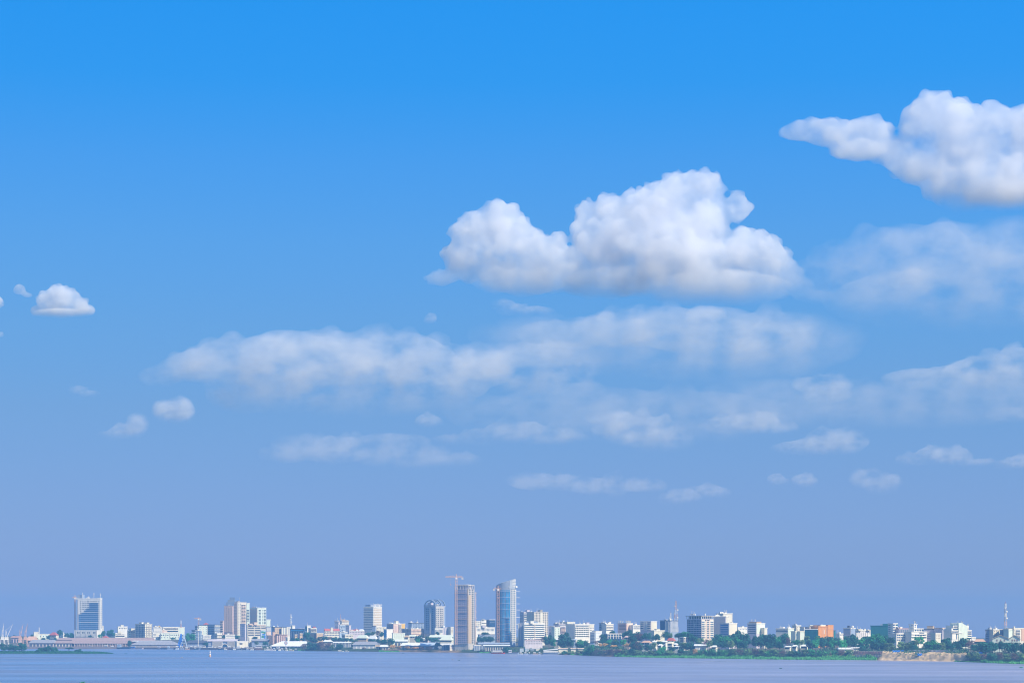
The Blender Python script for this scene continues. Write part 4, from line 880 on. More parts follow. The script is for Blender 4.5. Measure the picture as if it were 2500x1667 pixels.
# netted tower under construction
b = B('netted_tower', 'tall unfinished tower wrapped in purple brown netting, bare concrete on its lit corner', T_, 1176, 1396, 1492, 376, 40, 'concrete', None, a=26)
b.rect('netting', 'L', 1178, 1370, 378, 1240, 'netting', .9)
for i in range(13): b.panel('net_pole', 'L', b.u('L', 1186 + 15.5 * i) - .12, b.u('L', 1186 + 15.5 * i) + .12, b.z(1240), b.z(378), P('lilac' if i % 2 else 'bluegrey'), 1.15)
b.slabs('L', 1176, 1396, (436, 1240, 28), 3, 'lilac', 1.25, 'floor_edge')
b.slabs('L', 1176, 1396, (438, 1060, 7), 6, 'peach', 1.7, 'outrigger').rect('tan_corner', 'L', 1372, 1395, 378, 1240, 'tan', .5).rect('tan_corner', 'R', 1398, 1440, 470, 1240, 'tan', .4)
b.wins('R', (1460, 1460, 1), (388, 1230, 27), 20, 17).wins('R', (1416, 1416, 1), (388, 455, 3), 18, 17).wins('R', (1482, 1482, 1), (420, 1230, 26), 6, 14, 'g_grey')
b.wins('L', (1222, 1358, 8), (396, 1222, 27), 8, 13, 'g_grey', 1.05)
zc = b.z(322)
for k in range(6):
    u = -b.wL * (1 - k / 5.0); ubox('corner_column', P('concrete'), b.e, u - .5, u + .5, .0, 1.0, b.H + .01, zc)
for k in range(1, 4):
    ubox('corner_column', P('concrete'), b.e, -1.0, 0, b.wR * k / 3 - 1.0, b.wR * k / 3, b.H + .01, zc)
MB().box(-b.wL, 0, 0, b.wR, zc + .003, zc + 1.2).build('top_slab', P('concrete'), b.e)
MB().box(-b.wL * .8, -b.wL * .2, 3, b.wR - 2, zc + 1.21, b.z(300)).build('lift_room', P('warm'), b.e)
MB().box(-b.wL + 2, -2, 2.5, b.wR - 2, b.H + .02, zc - .02).build('dark_core', P('lilac'), b.e)
for k in range(6):
    Y = 440 + 98 * k; b.panel('scaffold_arm', 'R', b.wR - 1, b.wR + 5.5, b.z(Y + 4), b.z(Y), P('peach'), 1.2)
b.done()
q = MB()
for x in (b.wR + 1.5, b.wR + 4.0): q.bar((0.3, x, 0), (.3, x, b.z(420)), .3); q.bar((-5, x, 0), (-5, x, b.z(420)), .3)
for k in range(40):
    z = b.z(420) * k / 40; q.bar((.3, b.wR + 1.5, z), (.3, b.wR + 4, z + 3), .2); q.bar((.3, b.wR + 1.5, z), (.3, b.wR + 4, z), .2)
q.build('scaffold', P('peach'), b.e)
tower_crane('tall salmon crane tied to the netted tower, its jib level above everything else', 1202, 138, 1262, 190, 1030, 1302, 8, 'salmon', 2.4, XH=1115)
b = B('tower_podium', 'cream and dark podium with raking glass under the netted tower', L_, 1090, 1100, 1478, 1270, 18, 'warm', 'white', a=66, dep=16).bands('R', 1110, 1470, (1283, 1283, 1), 7, 'g_grey').bands('R', 1110, 1470, (1312, 1312, 1), 12, 'lilac').done()
q = MB(); mm = b.m
b2 = B('glass_podium_wing', 'dark glazed wing with a slanted end at the foot of the netted tower', L_, 968, 980, 1092, 1272, 20, 'g_navy', 'white', a=66, dep=12).ribs('R', (1000, 1080, 4), 1276, 1350, 3, 'bluegrey').done()
b2 = B('dark_podium_wing', 'dark open wing between the netted tower podium and the white shop arcade', L_, 1476, 1486, 1640, 1274, 22, 'bluegrey', 'white', a=66, dep=12).ribs('R', (1505, 1620, 5), 1282, 1350, 6, 'dark').done()
# between the two big towers
b = B('white_terrace_tower', 'white stepped block with terraces between the two tallest towers', A_, 1590, 1600, 1726, 872, 430, 'white', 'white', a=62).bands('R', 1608, 1720, (918, 960, 2), 10, 'g_dark').pent(1608, 1655, 862, 'cream').done()
b = B('cream_terrace_block', 'cream block half hidden by the netted tower scaffold', A_, 1496, 1504, 1592, 890, 440, 'cream', 'white', a=62).wins('R', (1530, 1580, 3), (905, 960, 3), 12, 9, 'g_grey').done()
b = B('dark_teal_offices', 'dark teal glazed offices just before the blue glass tower', O_, 1722, 1732, 1822, 868, 425, 'g_navy', 'white', a=60).bands('R', 1736, 1815, (906, 906, 1), 12, 'g_grey').done()
b = B('arcaded_hotel', 'white hotel front with a row of arched windows between the two tallest towers', 'hotel', 1500, 1512, 1818, 992, 335, 'white', 'white', a=64, dep=14).wins('R', (1535, 1800, 14), (1025, 1025, 1), 9, 34, 'g_grey').pent(1620, 1690, 962, 'lilac').clutter(8).done()
b = B('netted_low_block', 'blue veiled low block beneath trees between the two tallest towers', L_, 1548, 1560, 1822, 1105, 150, 'bluegrey', 'dark', a=63, dep=14).wins('R', (1590, 1800, 8), (1130, 1200, 4), 14, 10, 'g_grey').done()
shed('white_shop_arcade', 'white shop arcade with dark windows at the foot of the blue glass tower', 'arcade', 1640, 2050, 1262, 1276, 1330, 34, 'whiteroof', 'warm', 14, .0, doors=11, ribs=False)
shed('dark_arcade_roof', 'long dark blue roof stretched below the blue glass tower', 'roof', 1560, 2045, 1226, 1250, 1300, 60, 'bluegrey', 'bluegrey', 16, .0, posts=14)
# blue glass tower: curved front, sloped crown, framed end
panel(3)
GX0, GX1 = 1836, 2150
b = B('blue_glass_tower', 'tall blue glass tower with a sloping crown and a white framed edge', T_, GX0, 2062, GX1, 372, 150, 'bluegrey', None, a=30)
n = 12; dep = b.wR
def arc(k):       # bowed plan of the glazed front, from the far left corner to the near corner
    t = k / n; return (-b.wL * (1 - t), -math.sin(math.pi * t) * b.wL * .13)
def crown_y(t): return 322 - 118 * (t ** .75)
q = MB(); q2 = MB(); zb = b.z(1215); z1 = b.z(392)
for k in range(n):
    (xa, ya), (xb, yb) = arc(k), arc(k + 1)
    q.add([(xa, ya - .2, zb), (xb, yb - .2, zb), (xb, yb - .2, z1), (xa, ya - .2, z1)], [(0, 1, 2, 3)])
q.build('glass_front', P('g_sky'), b.e)
top = MB(); top.v = []
loop = [arc(k) for k in range(n + 1)] + [(0, dep), (-b.wL, dep)]
tt = [k / n * .62 for k in range(n + 1)] + [1.0, .4]
zl = [b.z(crown_y(t)) for t in tt]
N = len(loop)
top.add([(x, y - .25, z1) for x, y in loop] + [(x, y - .25, z) for (x, y), z in zip(loop, zl)], [(i, (i + 1) % N, N + (i + 1) % N, N + i) for i in range(N)] + [tuple(range(N, 2 * N))])
top.build('sloped_crown', P('steel'), b.e)
for i in range(5):
    Y = 226 + 24 * i; b.panel('crown_band', 'R', b.wR * .35, b.wR, b.z(Y + 6), b.z(Y), P('white'), .35)
for Y in (408, 506, 604, 700, 830, 932, 1022, 1120):
    g = MB()
    for k in range(n):
        (xa, ya), (xb, yb) = arc(k), arc(k + 1)
        g.bar((xa, ya - .45, b.z(Y)), (xb, yb - .45, b.z(Y)), .55)
    g.build('white_sill', P('paleblue'), b.e)
for k in range(1, 12):
    x, y = arc(k); MB().bar((x, y - .3, zb), (x, y - .3, z1), .28 if k % 3 else .6).build('mullion', P('g_navy' if k < 5 else 'bluegrey'), b.e)
b.slabs('L', 1960, 2062, (845, 1190, 10), 5, 'lilac', 2.9, 'bare_floor')
b.rect('shade_tint_edge', 'L', 1838, 1866, 372, 1215, 'bluegrey', 1.2)  # bluegrey strip paints the shade along this edge
b.wins('R', (2082, 2082, 1), (402, 1200, 27), 12, 17, 'g_dark').wins('R', (2120, 2120, 1), (402, 1200, 27), 18, 17, 'g_dark')
b.slabs('R', 2062, 2150, (390, 1190, 27), 7, 'white', .6, 'floor_edge').ribs('R', (2066, 2102, 2), 380, 1215, 7, 'white', .7).ribs('R', (2146, 2146, 1), 380, 1215, 8, 'white', .7)
for Y in (408, 506, 604, 702, 820, 930, 1020):
    b.panel('scaffold_arm', 'R', b.wR - 1, b.wR + 10.5, b.z(Y + 5), b.z(Y), P('white'), 1.0)
b.panel('lift_box', 'L', b.u('L', 2020), b.u('L', 2050), b.z(350), b.z(322), P('white'), 1.4); b.panel('lift_box', 'R', b.wR * .9, b.wR * 1.15, b.z(350), b.z(322), P('white'), 1.4)
b.ribs('L', (1838, 2060, 2), 1190, 1240, 5, 'tan'); b.bands('L', 1880, 2056, (1218, 1218, 1), 30, 'peach', 'ground_storey', .3); b.done()
tower_crane('salmon crane hugging the blue glass tower with a short level jib', 1870, 318, 1235, 372, 2030, 1802, 134, 'salmon', 3.0)

panel(4)
b = B('banded_apartments', 'apartment tower with a dark shaded side and stacked balconies, behind the white fronted block', A_, 190, 252, 356, 748, 335, 'lilac', 'lilac')
b.rect('lit_tint_front', 'R', 253, 355, 752, 890, 'concrete', .1).bands('R', 262, 350, (770, 880, 5), 14, 'g_navy').slabs('R', 254, 356, (782, 872, 4), 8, 'white').pent(292, 352, 708, 'lilac').wins('L', (204, 238, 3), (765, 885, 6), 7, 9, 'g_grey').clutter(2).done()  # sunlight painted in: concrete front against lilac for the shaded side
b = B('gap_shadow_block', 'dark block standing in for the shadowy gap beside the beige stairwell tower', A_, 350, 404, 416, 752, 360, 'bluegrey', 'grey', a=22).wins('L', (360, 394, 3), (770, 880, 6), 8, 11, 'g_navy').done()  # dark walls stand in for a shadowy gap
b = B('beige_stairwell_tower', 'beige apartment tower with a plain raised stairwell slab in the middle', A_, 406, 416, 642, 748, 305, 'warm', 'concrete', a=62)
b.wins('R', (432, 502, 4), (762, 890, 6), 11, 12).wins('R', (566, 628, 3), (762, 1090, 13), 13, 13).ribs('R', (530, 530, 1), 704, 1100, 36, 'cream', .6, 'stairwell_slab')
MB().box(-4, .6, b.u('R', 512), b.u('R', 548), b.H + .01, b.z(704)).build('stairwell_head', P('cream'), b.e); b.pent(478, 514, 712, 'lilac').clutter(3).done()
b = B('white_fronted_block', 'broad white fronted block banded with eight rows of windows and vaulted rooftop rooms', A_, 246, 258, 588, 928, 155, 'white', 'white', a=62, dep=16)
b.bands('R', 262, 418, (952, 1176, 8), 13, 'g_grey').bands('R', 438, 580, (952, 1176, 8), 13, 'g_grey').slabs('R', 258, 586, (938, 1162, 8), 5, 'white', 1.1).ribs('R', (428, 428, 1), 932, 1186, 5, 'peach', .7)
for xa, xb in ((272, 352), (440, 522)):
    x, y = b.loc((xa + xb) / 2, 5); w = (xb - xa) * b.m / 2; r = b.z(888) - b.H - .5
    g = MB(); pts = [(y + w * math.cos(math.pi * k / 8), b.H + .4 + r * math.sin(math.pi * k / 8)) for k in range(9)]
    g.add([(-6, p, z) for p, z in pts] + [(-.6, p, z) for p, z in pts], [(k, k + 1, 10 + k, 9 + k) for k in range(8)] + [tuple(range(8, -1, -1)), tuple(range(9, 18)), (0, 9, 17, 8)])
    g.build('vaulted_room', P('bluegrey'), b.e)
b.pent(360, 432, 884, 'white').wins('R', (290, 560, 8), (970, 1160, 5), 6, 12, 'white').clutter(3).done()
b = B('fin_walled_slab', 'dark slab with one bright white fin, beside the broad white fronted block', L_, 164, 240, 250, 932, 165, 'bluegrey', 'white', a=20).ribs('L', (173, 173, 1), 934, 1190, 12, 'white', .7).ribs('L', (204, 204, 1), 934, 1190, 16, 'lilac', .5).done()
b = B('lavender_low_block', 'lavender low block with rows of small windows under the broad white fronted block', L_, 264, 276, 552, 1190, 75, 'lilac', 'pinkwall', a=64, dep=12).wins('R', (296, 530, 10), (1212, 1245, 2), 12, 11).clutter(4).done()
b = B('shaded_flats', 'dark shaded flats between the beige stairwell tower and the pale green flats', A_, 646, 730, 742, 968, 345, 'lilac', 'white', a=20).wins('L', (662, 716, 4), (990, 1080, 5), 9, 10, 'g_navy').done()
b = B('pale_green_flats', 'pale green flats with two columns of small windows', A_, 736, 744, 830, 986, 325, 'palegreen', 'white', a=60).wins('R', (762, 808, 2), (1010, 1110, 4), 9, 9).done()
b = B('brown_balcony_flats', 'brownish flats with pale balconies next to the pale green flats', A_, 826, 836, 924, 968, 345, 'lilac', 'white', a=58).slabs('R', 838, 920, (992, 1072, 5), 7, 'peach').bands('R', 842, 916, (984, 1064, 5), 8, 'g_navy').done()
b = B('terraced_hotel', 'stepped grey roof levels with rooftop pavilions beside the cream hammerhead tower', 'hotel', 800, 810, 946, 932, 410, 'lilac', 'concrete', a=60).bands('R', 816, 940, (948, 948, 1), 8, 'g_navy').pent(838, 942, 902, 'grey').pent(862, 900, 880, 'white', 'pavilion').ant(980, 868, 'white').clutter(6).done()
b = B('hammerhead_tower', 'cream tower with a wider head on a slim stem', T_, 962, 970, 1008, 930, 405, 'cream', None, a=60)
MB().box(-b.wL - 1.5, 1.5, -3.5, b.wR + 6, b.H + .01, b.z(896)).build('head', P('cream'), b.e); b.rect('side_shaft', 'R', 1008, 1040, 940, 1080, 'lilac', -.2).wins('R', (985, 985, 1), (960, 1060, 5), 7, 10, 'tan').done()
b = B('grey_recess_block', 'grey recessed block between the hammerhead tower and the white grid apartments', L_, 918, 1056, 1066, 950, 420, 'lilac', 'concrete', a=16).wins('L', (1016, 1050, 3), (970, 1070, 6), 8, 10, 'g_navy').done()
b = B('white_grid_apartments', 'white apartments with a regular grid of dark windows and a cream lit end', A_, 1058, 1068, 1376, 942, 265, 'white', 'white', a=58)
b.bands('R', 1078, 1285, (962, 962, 1), 16, 'g_navy').wins('R', (1082, 1276, 8), (998, 1130, 5), 17, 14).slabs('R', 1070, 1290, (983, 1115, 5), 5, 'white', .9).ribs('R', (1294, 1294, 1), 944, 1150, 5, 'concrete').wins('R', (1316, 1360, 3), (998, 1130, 5), 10, 10).rect('cream_end', 'R', 1298, 1374, 946, 985, 'cream', .15)
b.pent(1258, 1322, 908, 'lilac').clutter(4).done()
b = B('open_steel_frame', 'dark open steel frame of an unfinished block beside the small white flats', L_, 1456, 1540, 1562, 926, 340, 'bluegrey', 'dark', a=22).bands('L', 1460, 1536, (945, 1025, 3), 16, 'g_navy').slabs('L', 1452, 1540, (960, 1000, 2), 5, 'steel', 1.2).clutter(2).done()
b = B('small_white_flats', 'small white flats with rooftop cabins behind the white colonnade', A_, 1556, 1566, 1682, 938, 335, 'white', 'white', a=60).bands('R', 1574, 1676, (958, 1030, 4), 7, 'g_grey').slabs('R', 1566, 1680, (948, 1020, 4), 5).pent(1592, 1642, 900, 'white').clutter(4).done()
b = B('letter_topped_block', 'pinkish block with tall rooftop sign posts and a peach lit end', O_, 1752, 1892, 1994, 926, 390, 'pinkwall', 'concrete', a=36).bands('L', 1776, 1880, (948, 1016, 4), 8, 'brown').slabs('L', 1770, 1892, (938, 1006, 4), 6, 'pinkwall', .7, 'floor_edge').rect('peach_end', 'R', 1898, 1990, 918, 1050, 'peach', .2).wins('R', (1960, 1980, 2), (950, 1015, 3), 9, 9, 'brown')
for k, X in enumerate((1756, 1788, 1800, 1830, 1886, 1908, 1922, 1936, 1960, 1984)): b.ant(X, 874 + (k * 7) % 14, 'white', .5)
b.done()
b = B('white_striped_offices', 'low white striped offices beside the pinkish sign topped block', O_, 1986, 1996, 2182, 958, 400, 'white', 'white', a=63, dep=12).bands('R', 2004, 2176, (975, 1005, 2), 12, 'g_navy').clutter(3).done()
b = B('blue_lattice_flats', 'slim pale blue flats screened by white latticework, beside the white grid apartments', A_, 1312, 1386, 1400, 1064, 150, 'paleblue', 'white', a=22).wins('L', (1326, 1376, 4), (1085, 1225, 7), 9, 10, 'g_grey').slabs('L', 1312, 1388, (1074, 1214, 7), 5, 'white', .8).done()
b = B('white_plain_flats', 'plain grey white flats marked by thin floor lines next to the latticework flats', A_, 1394, 1402, 1498, 1052, 155, 'whiteroof', 'white', a=62).bands('R', 1404, 1494, (1080, 1200, 4), 3, 'grey', 'floor_line').done()
b = B('white_colonnade', 'white open colonnade frame standing among trees', L_, 1576, 1586, 1816, 1094, 165, 'g_navy', 'white', a=64, dep=8).ribs('R', (1592, 1808, 6), 1098, 1168, 7, 'white', .8).bands('R', 1588, 1814, (1132, 1132, 1), 5, 'white', 'rail', .8).done()
hut('pink_house', 'pink house with a pale roof above the red brown bank', H_, 1866, 1956, 1118, 1142, 120, 'pinkwall', 'peach', a=28, nwin=3, floors=2, hip=.5)
hut('cream_bank_house', 'small cream house between two big trees below the pale green flats', H_, 742, 830, 1160, 1182, 110, 'whiteroof', 'cream', a=24, nwin=3, hip=.4)
shed('grey_tin_shed', 'grey tin roofed shed behind the moored white roofed barge', S_, 1030, 1090, 1172, 1186, 1215, 120, 'paleblue', 'bluegrey', 12, 0)
for i, (xa, xb, lab) in enumerate(((800, 960, 'longest sunlit cream wall on the bank past the white roofed barge'), (1000, 1090, 'middle length of sunlit cream wall on the bank'), (1112, 1212, 'last length of sunlit cream wall, beside the leafy bank'))):
    shed('bank_wall', lab, 'wall', xa, xb, 1316, 1322, 1350, 16, 'peach', 'cream', 1.8, 0, ribs=False, over=.2, group='sunlit walls on the bank')

panel(5)
b = B('balcony_slab', 'slab of flats with deep dark balconies and a cream windowed end', A_, 86, 256, 352, 896, 335, 'lilac', 'white', a=32)  # lilac walls carry painted shade, the cream end painted sunlight
b.slabs('L', 90, 136, (925, 1015, 4), 9, 'white', 1.4).bands('L', 92, 134, (912, 1002, 4), 14, 'g_navy').ribs('L', (160, 184, 2), 900, 1040, 14, 'white').slabs('L', 200, 246, (925, 1015, 4), 9, 'white', 1.4).bands('L', 202, 244, (912, 1002, 4), 14, 'g_navy').rect('cream_end', 'R', 260, 350, 900, 1060, 'cream', .15).wins('R', (303, 303, 1), (915, 1030, 6), 9, 14, 'brown').done()
b = B('cream_annex', 'cream stepped annex under the cream windowed end of the balcony flats', L_, 296, 306, 474, 1042, 250, 'cream', 'white', a=62, dep=10).pent(322, 400, 1012, 'cream').done()
b = B('twin_blue_block', 'blue grey office block in two dark halves, at the foot of the tallest mast', O_, 402, 560, 690, 884, 335, 'bluegrey', 'dark', a=38)
b.rect('dark_half', 'L', 404, 478, 890, 1060, 'g_navy', .3).ribs('L', (490, 540, 3), 888, 1060, 12, 'white', .6).rect('grey_half', 'R', 566, 684, 890, 1060, 'grey', .3).wins('R', (590, 670, 5), (905, 1040, 8), 8, 9, 'g_grey', .4).clutter(5).ant(468, 862, 'white').done()
lattice('tallest_mast', 'tallest red and white lattice mast, in the middle of the green shore', 'mast', 655, 562, 1050, 395, 6.0, 1.2, ['white', 'salmon', 'white', 'salmon', 'white', 'salmon', 'salmon'][:7], dishes=4)
lattice('thin_white_mast', 'thin pale mast half the height of the tallest mast next to it', 'mast', 572, 752, 1050, 400, 2.4, .8, ['white', 'paleblue', 'white', 'white'], dishes=2)
b = B('overhung_office', 'big office block with an overhanging flat roof and a dark glazed side', O_, 830, 1060, 1256, 852, 185, 'lilac', None, a=40)
b.wins('L', (848, 1048, 9), (880, 1150, 9), 17, 19, 'g_navy').slabs('L', 830, 1060, (866, 1136, 9), 4, 'lilac', .6, 'floor_edge').rect('white_notch', 'L', 955, 964, 920, 990, 'white', .5)
b.rect('lit_tint_front', 'R', 1062, 1254, 858, 1190, 'warm', .1)  # lit face painted warm, the shaded walls left lilac
for x in (1086, 1226): b.wins('R', (x, x, 1), (905, 1150, 8), 40, 14, 'g_grey', .25)
b.ribs('R', (1140, 1188, 2), 870, 1180, 14, 'peach', .5).wins('R', (1164, 1164, 1), (905, 1150, 8), 20, 16, 'g_navy', .25).slabs('R', 1060, 1256, (888, 1133, 8), 5, 'white', .7, 'floor_edge')
MB().box(-b.wL + 1.5, -1.5, 1.5, b.wR - 1.5, b.H, b.z(808)).build('top_storey', P('g_grey'), b.e)
MB().box(-b.wL - 1, 1.2, -1.2, b.wR + 1, b.z(808) + .003, b.z(798)).build('roof', P('concrete'), b.e)
for k in range(7):
    ubox('roof_post', P('white'), b.e, -b.wL * k / 6 - .3, -b.wL * k / 6 + .3, -.5, .2, b.H + .01, b.z(808)); ubox('roof_post', P('white'), b.e, -.2, .5, b.wR * k / 6 - .3, b.wR * k / 6 + .3, b.H + .01, b.z(808))
for k in range(10): b.panel('sign_letter', 'R', b.wR * (.30 + .04 * k), b.wR * (.325 + .04 * k), b.z(880), b.z(864 if k % 3 else 860), P('dark'), .4)
b.s = 0; b.H = b.z(798); b.clutter(4); b.done()
b = B('ribbed_grey_slab', 'ribbed lavender grey slab with a white dish on its roof, behind the overhung office', O_, 1252, 1450, 1508, 818, 265, 'lilac', 'white', a=22)
b.ribs('L', (1262, 1440, 16), 824, 1100, 5, 'grey', .5).rect('lit_tint_end', 'R', 1454, 1505, 822, 930, 'cream', .2).dish(1318, 782, 3.6).clutter(3).done()  # cream panel paints the sunlight on the end, lilac the shade
b = B('cream_core_tower', 'cream windowless core tower topped by aerials behind the ribbed lavender grey slab', T_, 1396, 1410, 1556, 772, 290, 'cream', 'white', a=58).ribs('R', (1500, 1500, 1), 800, 920, 8, 'tan').clutter(6).ant(1462, 705, 'white').ant(1440, 730, 'white').done()
b = B('blue_banded_cream_block', 'five storey block, blue banded on its shaded side and cream at its lit end', A_, 1356, 1504, 1630, 928, 175, 'lilac', 'white', a=38)
b.bands('L', 1366, 1488, (950, 1090, 5), 16, 'g_blue').rect('white_edge', 'L', 1492, 1503, 932, 1110, 'white', .4).rect('lit_tint_end', 'R', 1506, 1628, 932, 1110, 'cream', .15).wins('R', (1550, 1600, 2), (955, 1085, 4), 22, 13).pent(1540, 1584, 908, 'cream').done()  # light and shade put into colour: cream end, lilac walls
b = B('far_white_row', 'low white row showing between the two cream ended blocks', L_, 1634, 1642, 1792, 992, 420, 'white', 'white', a=63, dep=9).pent(1700, 1745, 968, 'white').wins('R', (1660, 1780, 6), (1015, 1015, 1), 10, 9, 'g_grey').done()
b = B('hip_topped_block', 'cream block with a stepped rooftop storey, its shaded side banded grey', A_, 1794, 1938, 2076, 930, 205, 'lilac', 'white', a=40)
b.bands('L', 1806, 1925, (952, 1080, 5), 14, 'g_grey').rect('lit_tint_end', 'R', 1940, 2074, 935, 1090, 'palegreen', .15).wins('R', (1995, 2030, 2), (960, 1050, 3), 20, 12).pent(1868, 2040, 898, 'tan').clutter(7).done()  # end painted pale as if sunlit, lilac walls as if shaded
b = B('cream_side_house', 'narrow cream block tucked against the block with a stepped rooftop storey', L_, 2058, 2066, 2112, 1002, 215, 'cream', 'white', a=60).done()
# villas among the trees
VG = 'villas among the trees'
for xa, xb, yr, ye, rf, wl, d, fl, lab in (
    (112, 262, 1196, 1226, 'salmon', 'white', 95, 2, 'white villa with an orange roof, first villa beyond the pink house'),
    (285, 350, 1196, 1218, 'whiteroof', 'white', 100, 2, 'small white villa next to the orange roofed villa'),
    (385, 436, 1250, 1272, 'whiteroof', 'white', 60, 1, 'smallest white hut low among the trees, below the blue grey twin block'),
    (440, 512, 1194, 1216, 'whiteroof', 'white', 100, 2, 'white villa between the small white villa and the red and white roof'),
    (520, 640, 1152, 1196, 'redroof', 'cream', 125, 2, 'villa with a red and white roof below the tallest mast'),
    (526, 612, 1210, 1240, 'cream', 'white', 75, 2, 'cream villa below the red and white roof'),
    (636, 672, 1236, 1256, 'whiteroof', 'tan', 65, 1, 'tiny tan walled hut beside the cream villa'),
    (640, 716, 1276, 1292, 'whiteroof', 'white', 45, 1, 'long low white hut nearest the reeds, under the tan walled hut'),
    (1232, 1310, 1270, 1296, 'whiteroof', 'white', 62, 1, 'white gabled hut beside the long white riverside shed')):
    hut('villa', lab, H_, xa, xb, yr, ye, d, rf, wl, VG, a=26, nwin=3, floors=fl, hip=.45)
b = B('concrete_villa', 'unfinished concrete villa with dark openings in front of the overhung office', H_, 716, 780, 872, 1150, 120, 'concrete', 'white').wins('L', (730, 765, 3), (1165, 1200, 2), 12, 16).wins('R', (795, 855, 3), (1165, 1200, 2), 14, 16).done()
shed('white_riverside_shed', 'long white riverside shed among trees below the overhung office', S_, 956, 1182, 1252, 1276, 1312, 52, 'whiteroof', 'white', 18, .08, doors=6, doormat='grey')
panel(6)
b = B('white_walled_office', 'white office with a glazed upper band under a thin roof and a tall blank end', O_, 222, 418, 512, 1010, 235, 'white', 'white', a=34).bands('L', 228, 410, (1045, 1045, 1), 26, 'g_grey').rect('blank_end', 'R', 420, 510, 1015, 1200, 'palegreen', .15).bands('R', 440, 490, (1040, 1170, 5), 4, 'grey').clutter(6).done()
b = B('cream_round_block', 'cream tower block with round corners behind the two pale blocks', T_, 538, 548, 622, 962, 350, 'cream', 'white', a=60).wins('R', (568, 605, 2), (985, 1035, 3), 9, 9, 'brown').ribs('R', (552, 618, 2), 965, 1060, 8, 'warm').clutter(3).done()
for xa, xb, lab in ((522, 582, 'narrower of two pale green blocks beside the dark teal glass box'), (596, 684, 'wider of two pale green blocks, touching the dark teal glass box')):
    B('pale_twin_block', lab, L_, xa, xa + 9, xb, 1056, 225, 'palegreen', 'cream', a=60, group='pale green twin blocks').ribs('R', (xa + 14, xb - 4, 2), 1060, 1180, 6, 'cream').bands('R', xa + 20, xb - 10, (1085, 1150, 3), 3, 'grey').done()
b = B('white_back_block', 'white block peeping out behind the pale green blocks', L_, 664, 672, 744, 988, 340, 'white', 'white', a=60).wins('R', (690, 728, 3), (1005, 1005, 1), 9, 9).done()
b = B('sign_topped_block', 'brownish block with a white rooftop signboard behind the dark teal glass box', L_, 752, 762, 896, 985, 300, 'pinkwall', 'white', a=62, dep=10)
MB().box(-2, .4, b.u('R', 764), b.u('R', 838), b.H + .9, b.z(950)).build('signboard', P('cream'), b.e)
for k in range(5): b.panel('sign_letter', 'R', b.u('R', 772 + 13 * k), b.u('R', 781 + 13 * k), b.z(974), b.z(958), P('dark'), .55)
b.done()
b = B('teal_glass_box', 'dark teal glass box standing against the bright orange block', O_, 680, 880, 892, 1022, 232, 'g_teal', 'whiteroof', a=16).ribs('L', (705, 860, 7), 1026, 1165, 2, 'teal', .25).bands('L', 684, 878, (1060, 1150, 4), 2, 'teal', 'floor_line', .2).done()
b = B('orange_block', 'bright orange block with a stepped top, the only orange building on the skyline', O_, 892, 902, 1060, 978, 236, 'orange', 'orange', a=60).ribs('R', (960, 1030, 3), 990, 1110, 3, 'salmon', .3).rect('pale_strip', 'R', 985, 1006, 1020, 1090, 'peach', .2)
MB().box(-b.wL + .5, -.5, b.u('R', 940), b.u('R', 1022), b.H + .05, b.z(944)).build('white_attic', P('cream'), b.e)
MB().box(-b.wL, .5, b.u('R', 1050), b.u('R', 1138), 0, b.z(946)).build('tall_wing', P('orange'), b.e); b.rect('wing_band', 'R', 1056, 1136, 1008, 1012, 'salmon', .7); b.pent(805, 850, 985, 'salmon').clutter(2).done()
b = B('green_netted_block', 'small dark green block tucked beside the tall wing of the orange block', L_, 1138, 1146, 1174, 1042, 300, 'teal', 'dark', a=60).done()
b = B('grey_windowed_tower', 'grey tower dotted with square windows, a white tank and a dark rooftop frame', T_, 1300, 1416, 1492, 1004, 335, 'concrete', 'white', a=34).rect('lilac_front', 'L', 1302, 1414, 1008, 1120, 'lilac', .1).wins('L', (1314, 1404, 7), (1022, 1100, 5), 9, 10, 'g_grey').rect('darker_side', 'R', 1418, 1490, 1004, 1120, 'bluegrey', .15).pent(1366, 1408, 962, 'dark').tank(1452, 44, 966, 'white').done()  # lilac panel on the left face, darker blue grey on the right
b = B('far_white_flats', 'low white flats showing between the orange block and the grey windowed tower', A_, 1230, 1240, 1308, 1092, 380, 'white', 'white', a=60).wins('R', (1255, 1295, 3), (1108, 1108, 1), 9, 8).clutter(4).done()
b = B('jumbled_white_flats', 'jumbled white flats with many rooftop cabins under the long teal block', A_, 1490, 1510, 1900, 1042, 300, 'white', 'white', a=62, dep=14).ribs('R', (1535, 1690, 6), 1060, 1150, 9, 'lilac', .6).wins('R', (1720, 1880, 8), (1060, 1085, 2), 10, 10).wins('R', (1522, 1700, 8), (1052, 1052, 1), 8, 9, 'brown').pent(1510, 1590, 1016, 'cream').pent(1720, 1800, 1028, 'cream').clutter(10).done()
b = B('long_teal_block', 'long teal clad block stepping up beside the white gridded slab', O_, 1734, 2010, 2022, 966, 265, 'teal', 'teal', a=15)
MB().box(b.u('L', 1928), -.1, .2, b.wR - .2, b.H + .02, b.z(926)).build('raised_part', P('teal'), b.e)
MB().box(b.u('L', 1890), b.u('L', 1925), .2, 6, b.H + .02, b.z(932)).build('roof_cabin', P('bluegrey'), b.e); b.done()
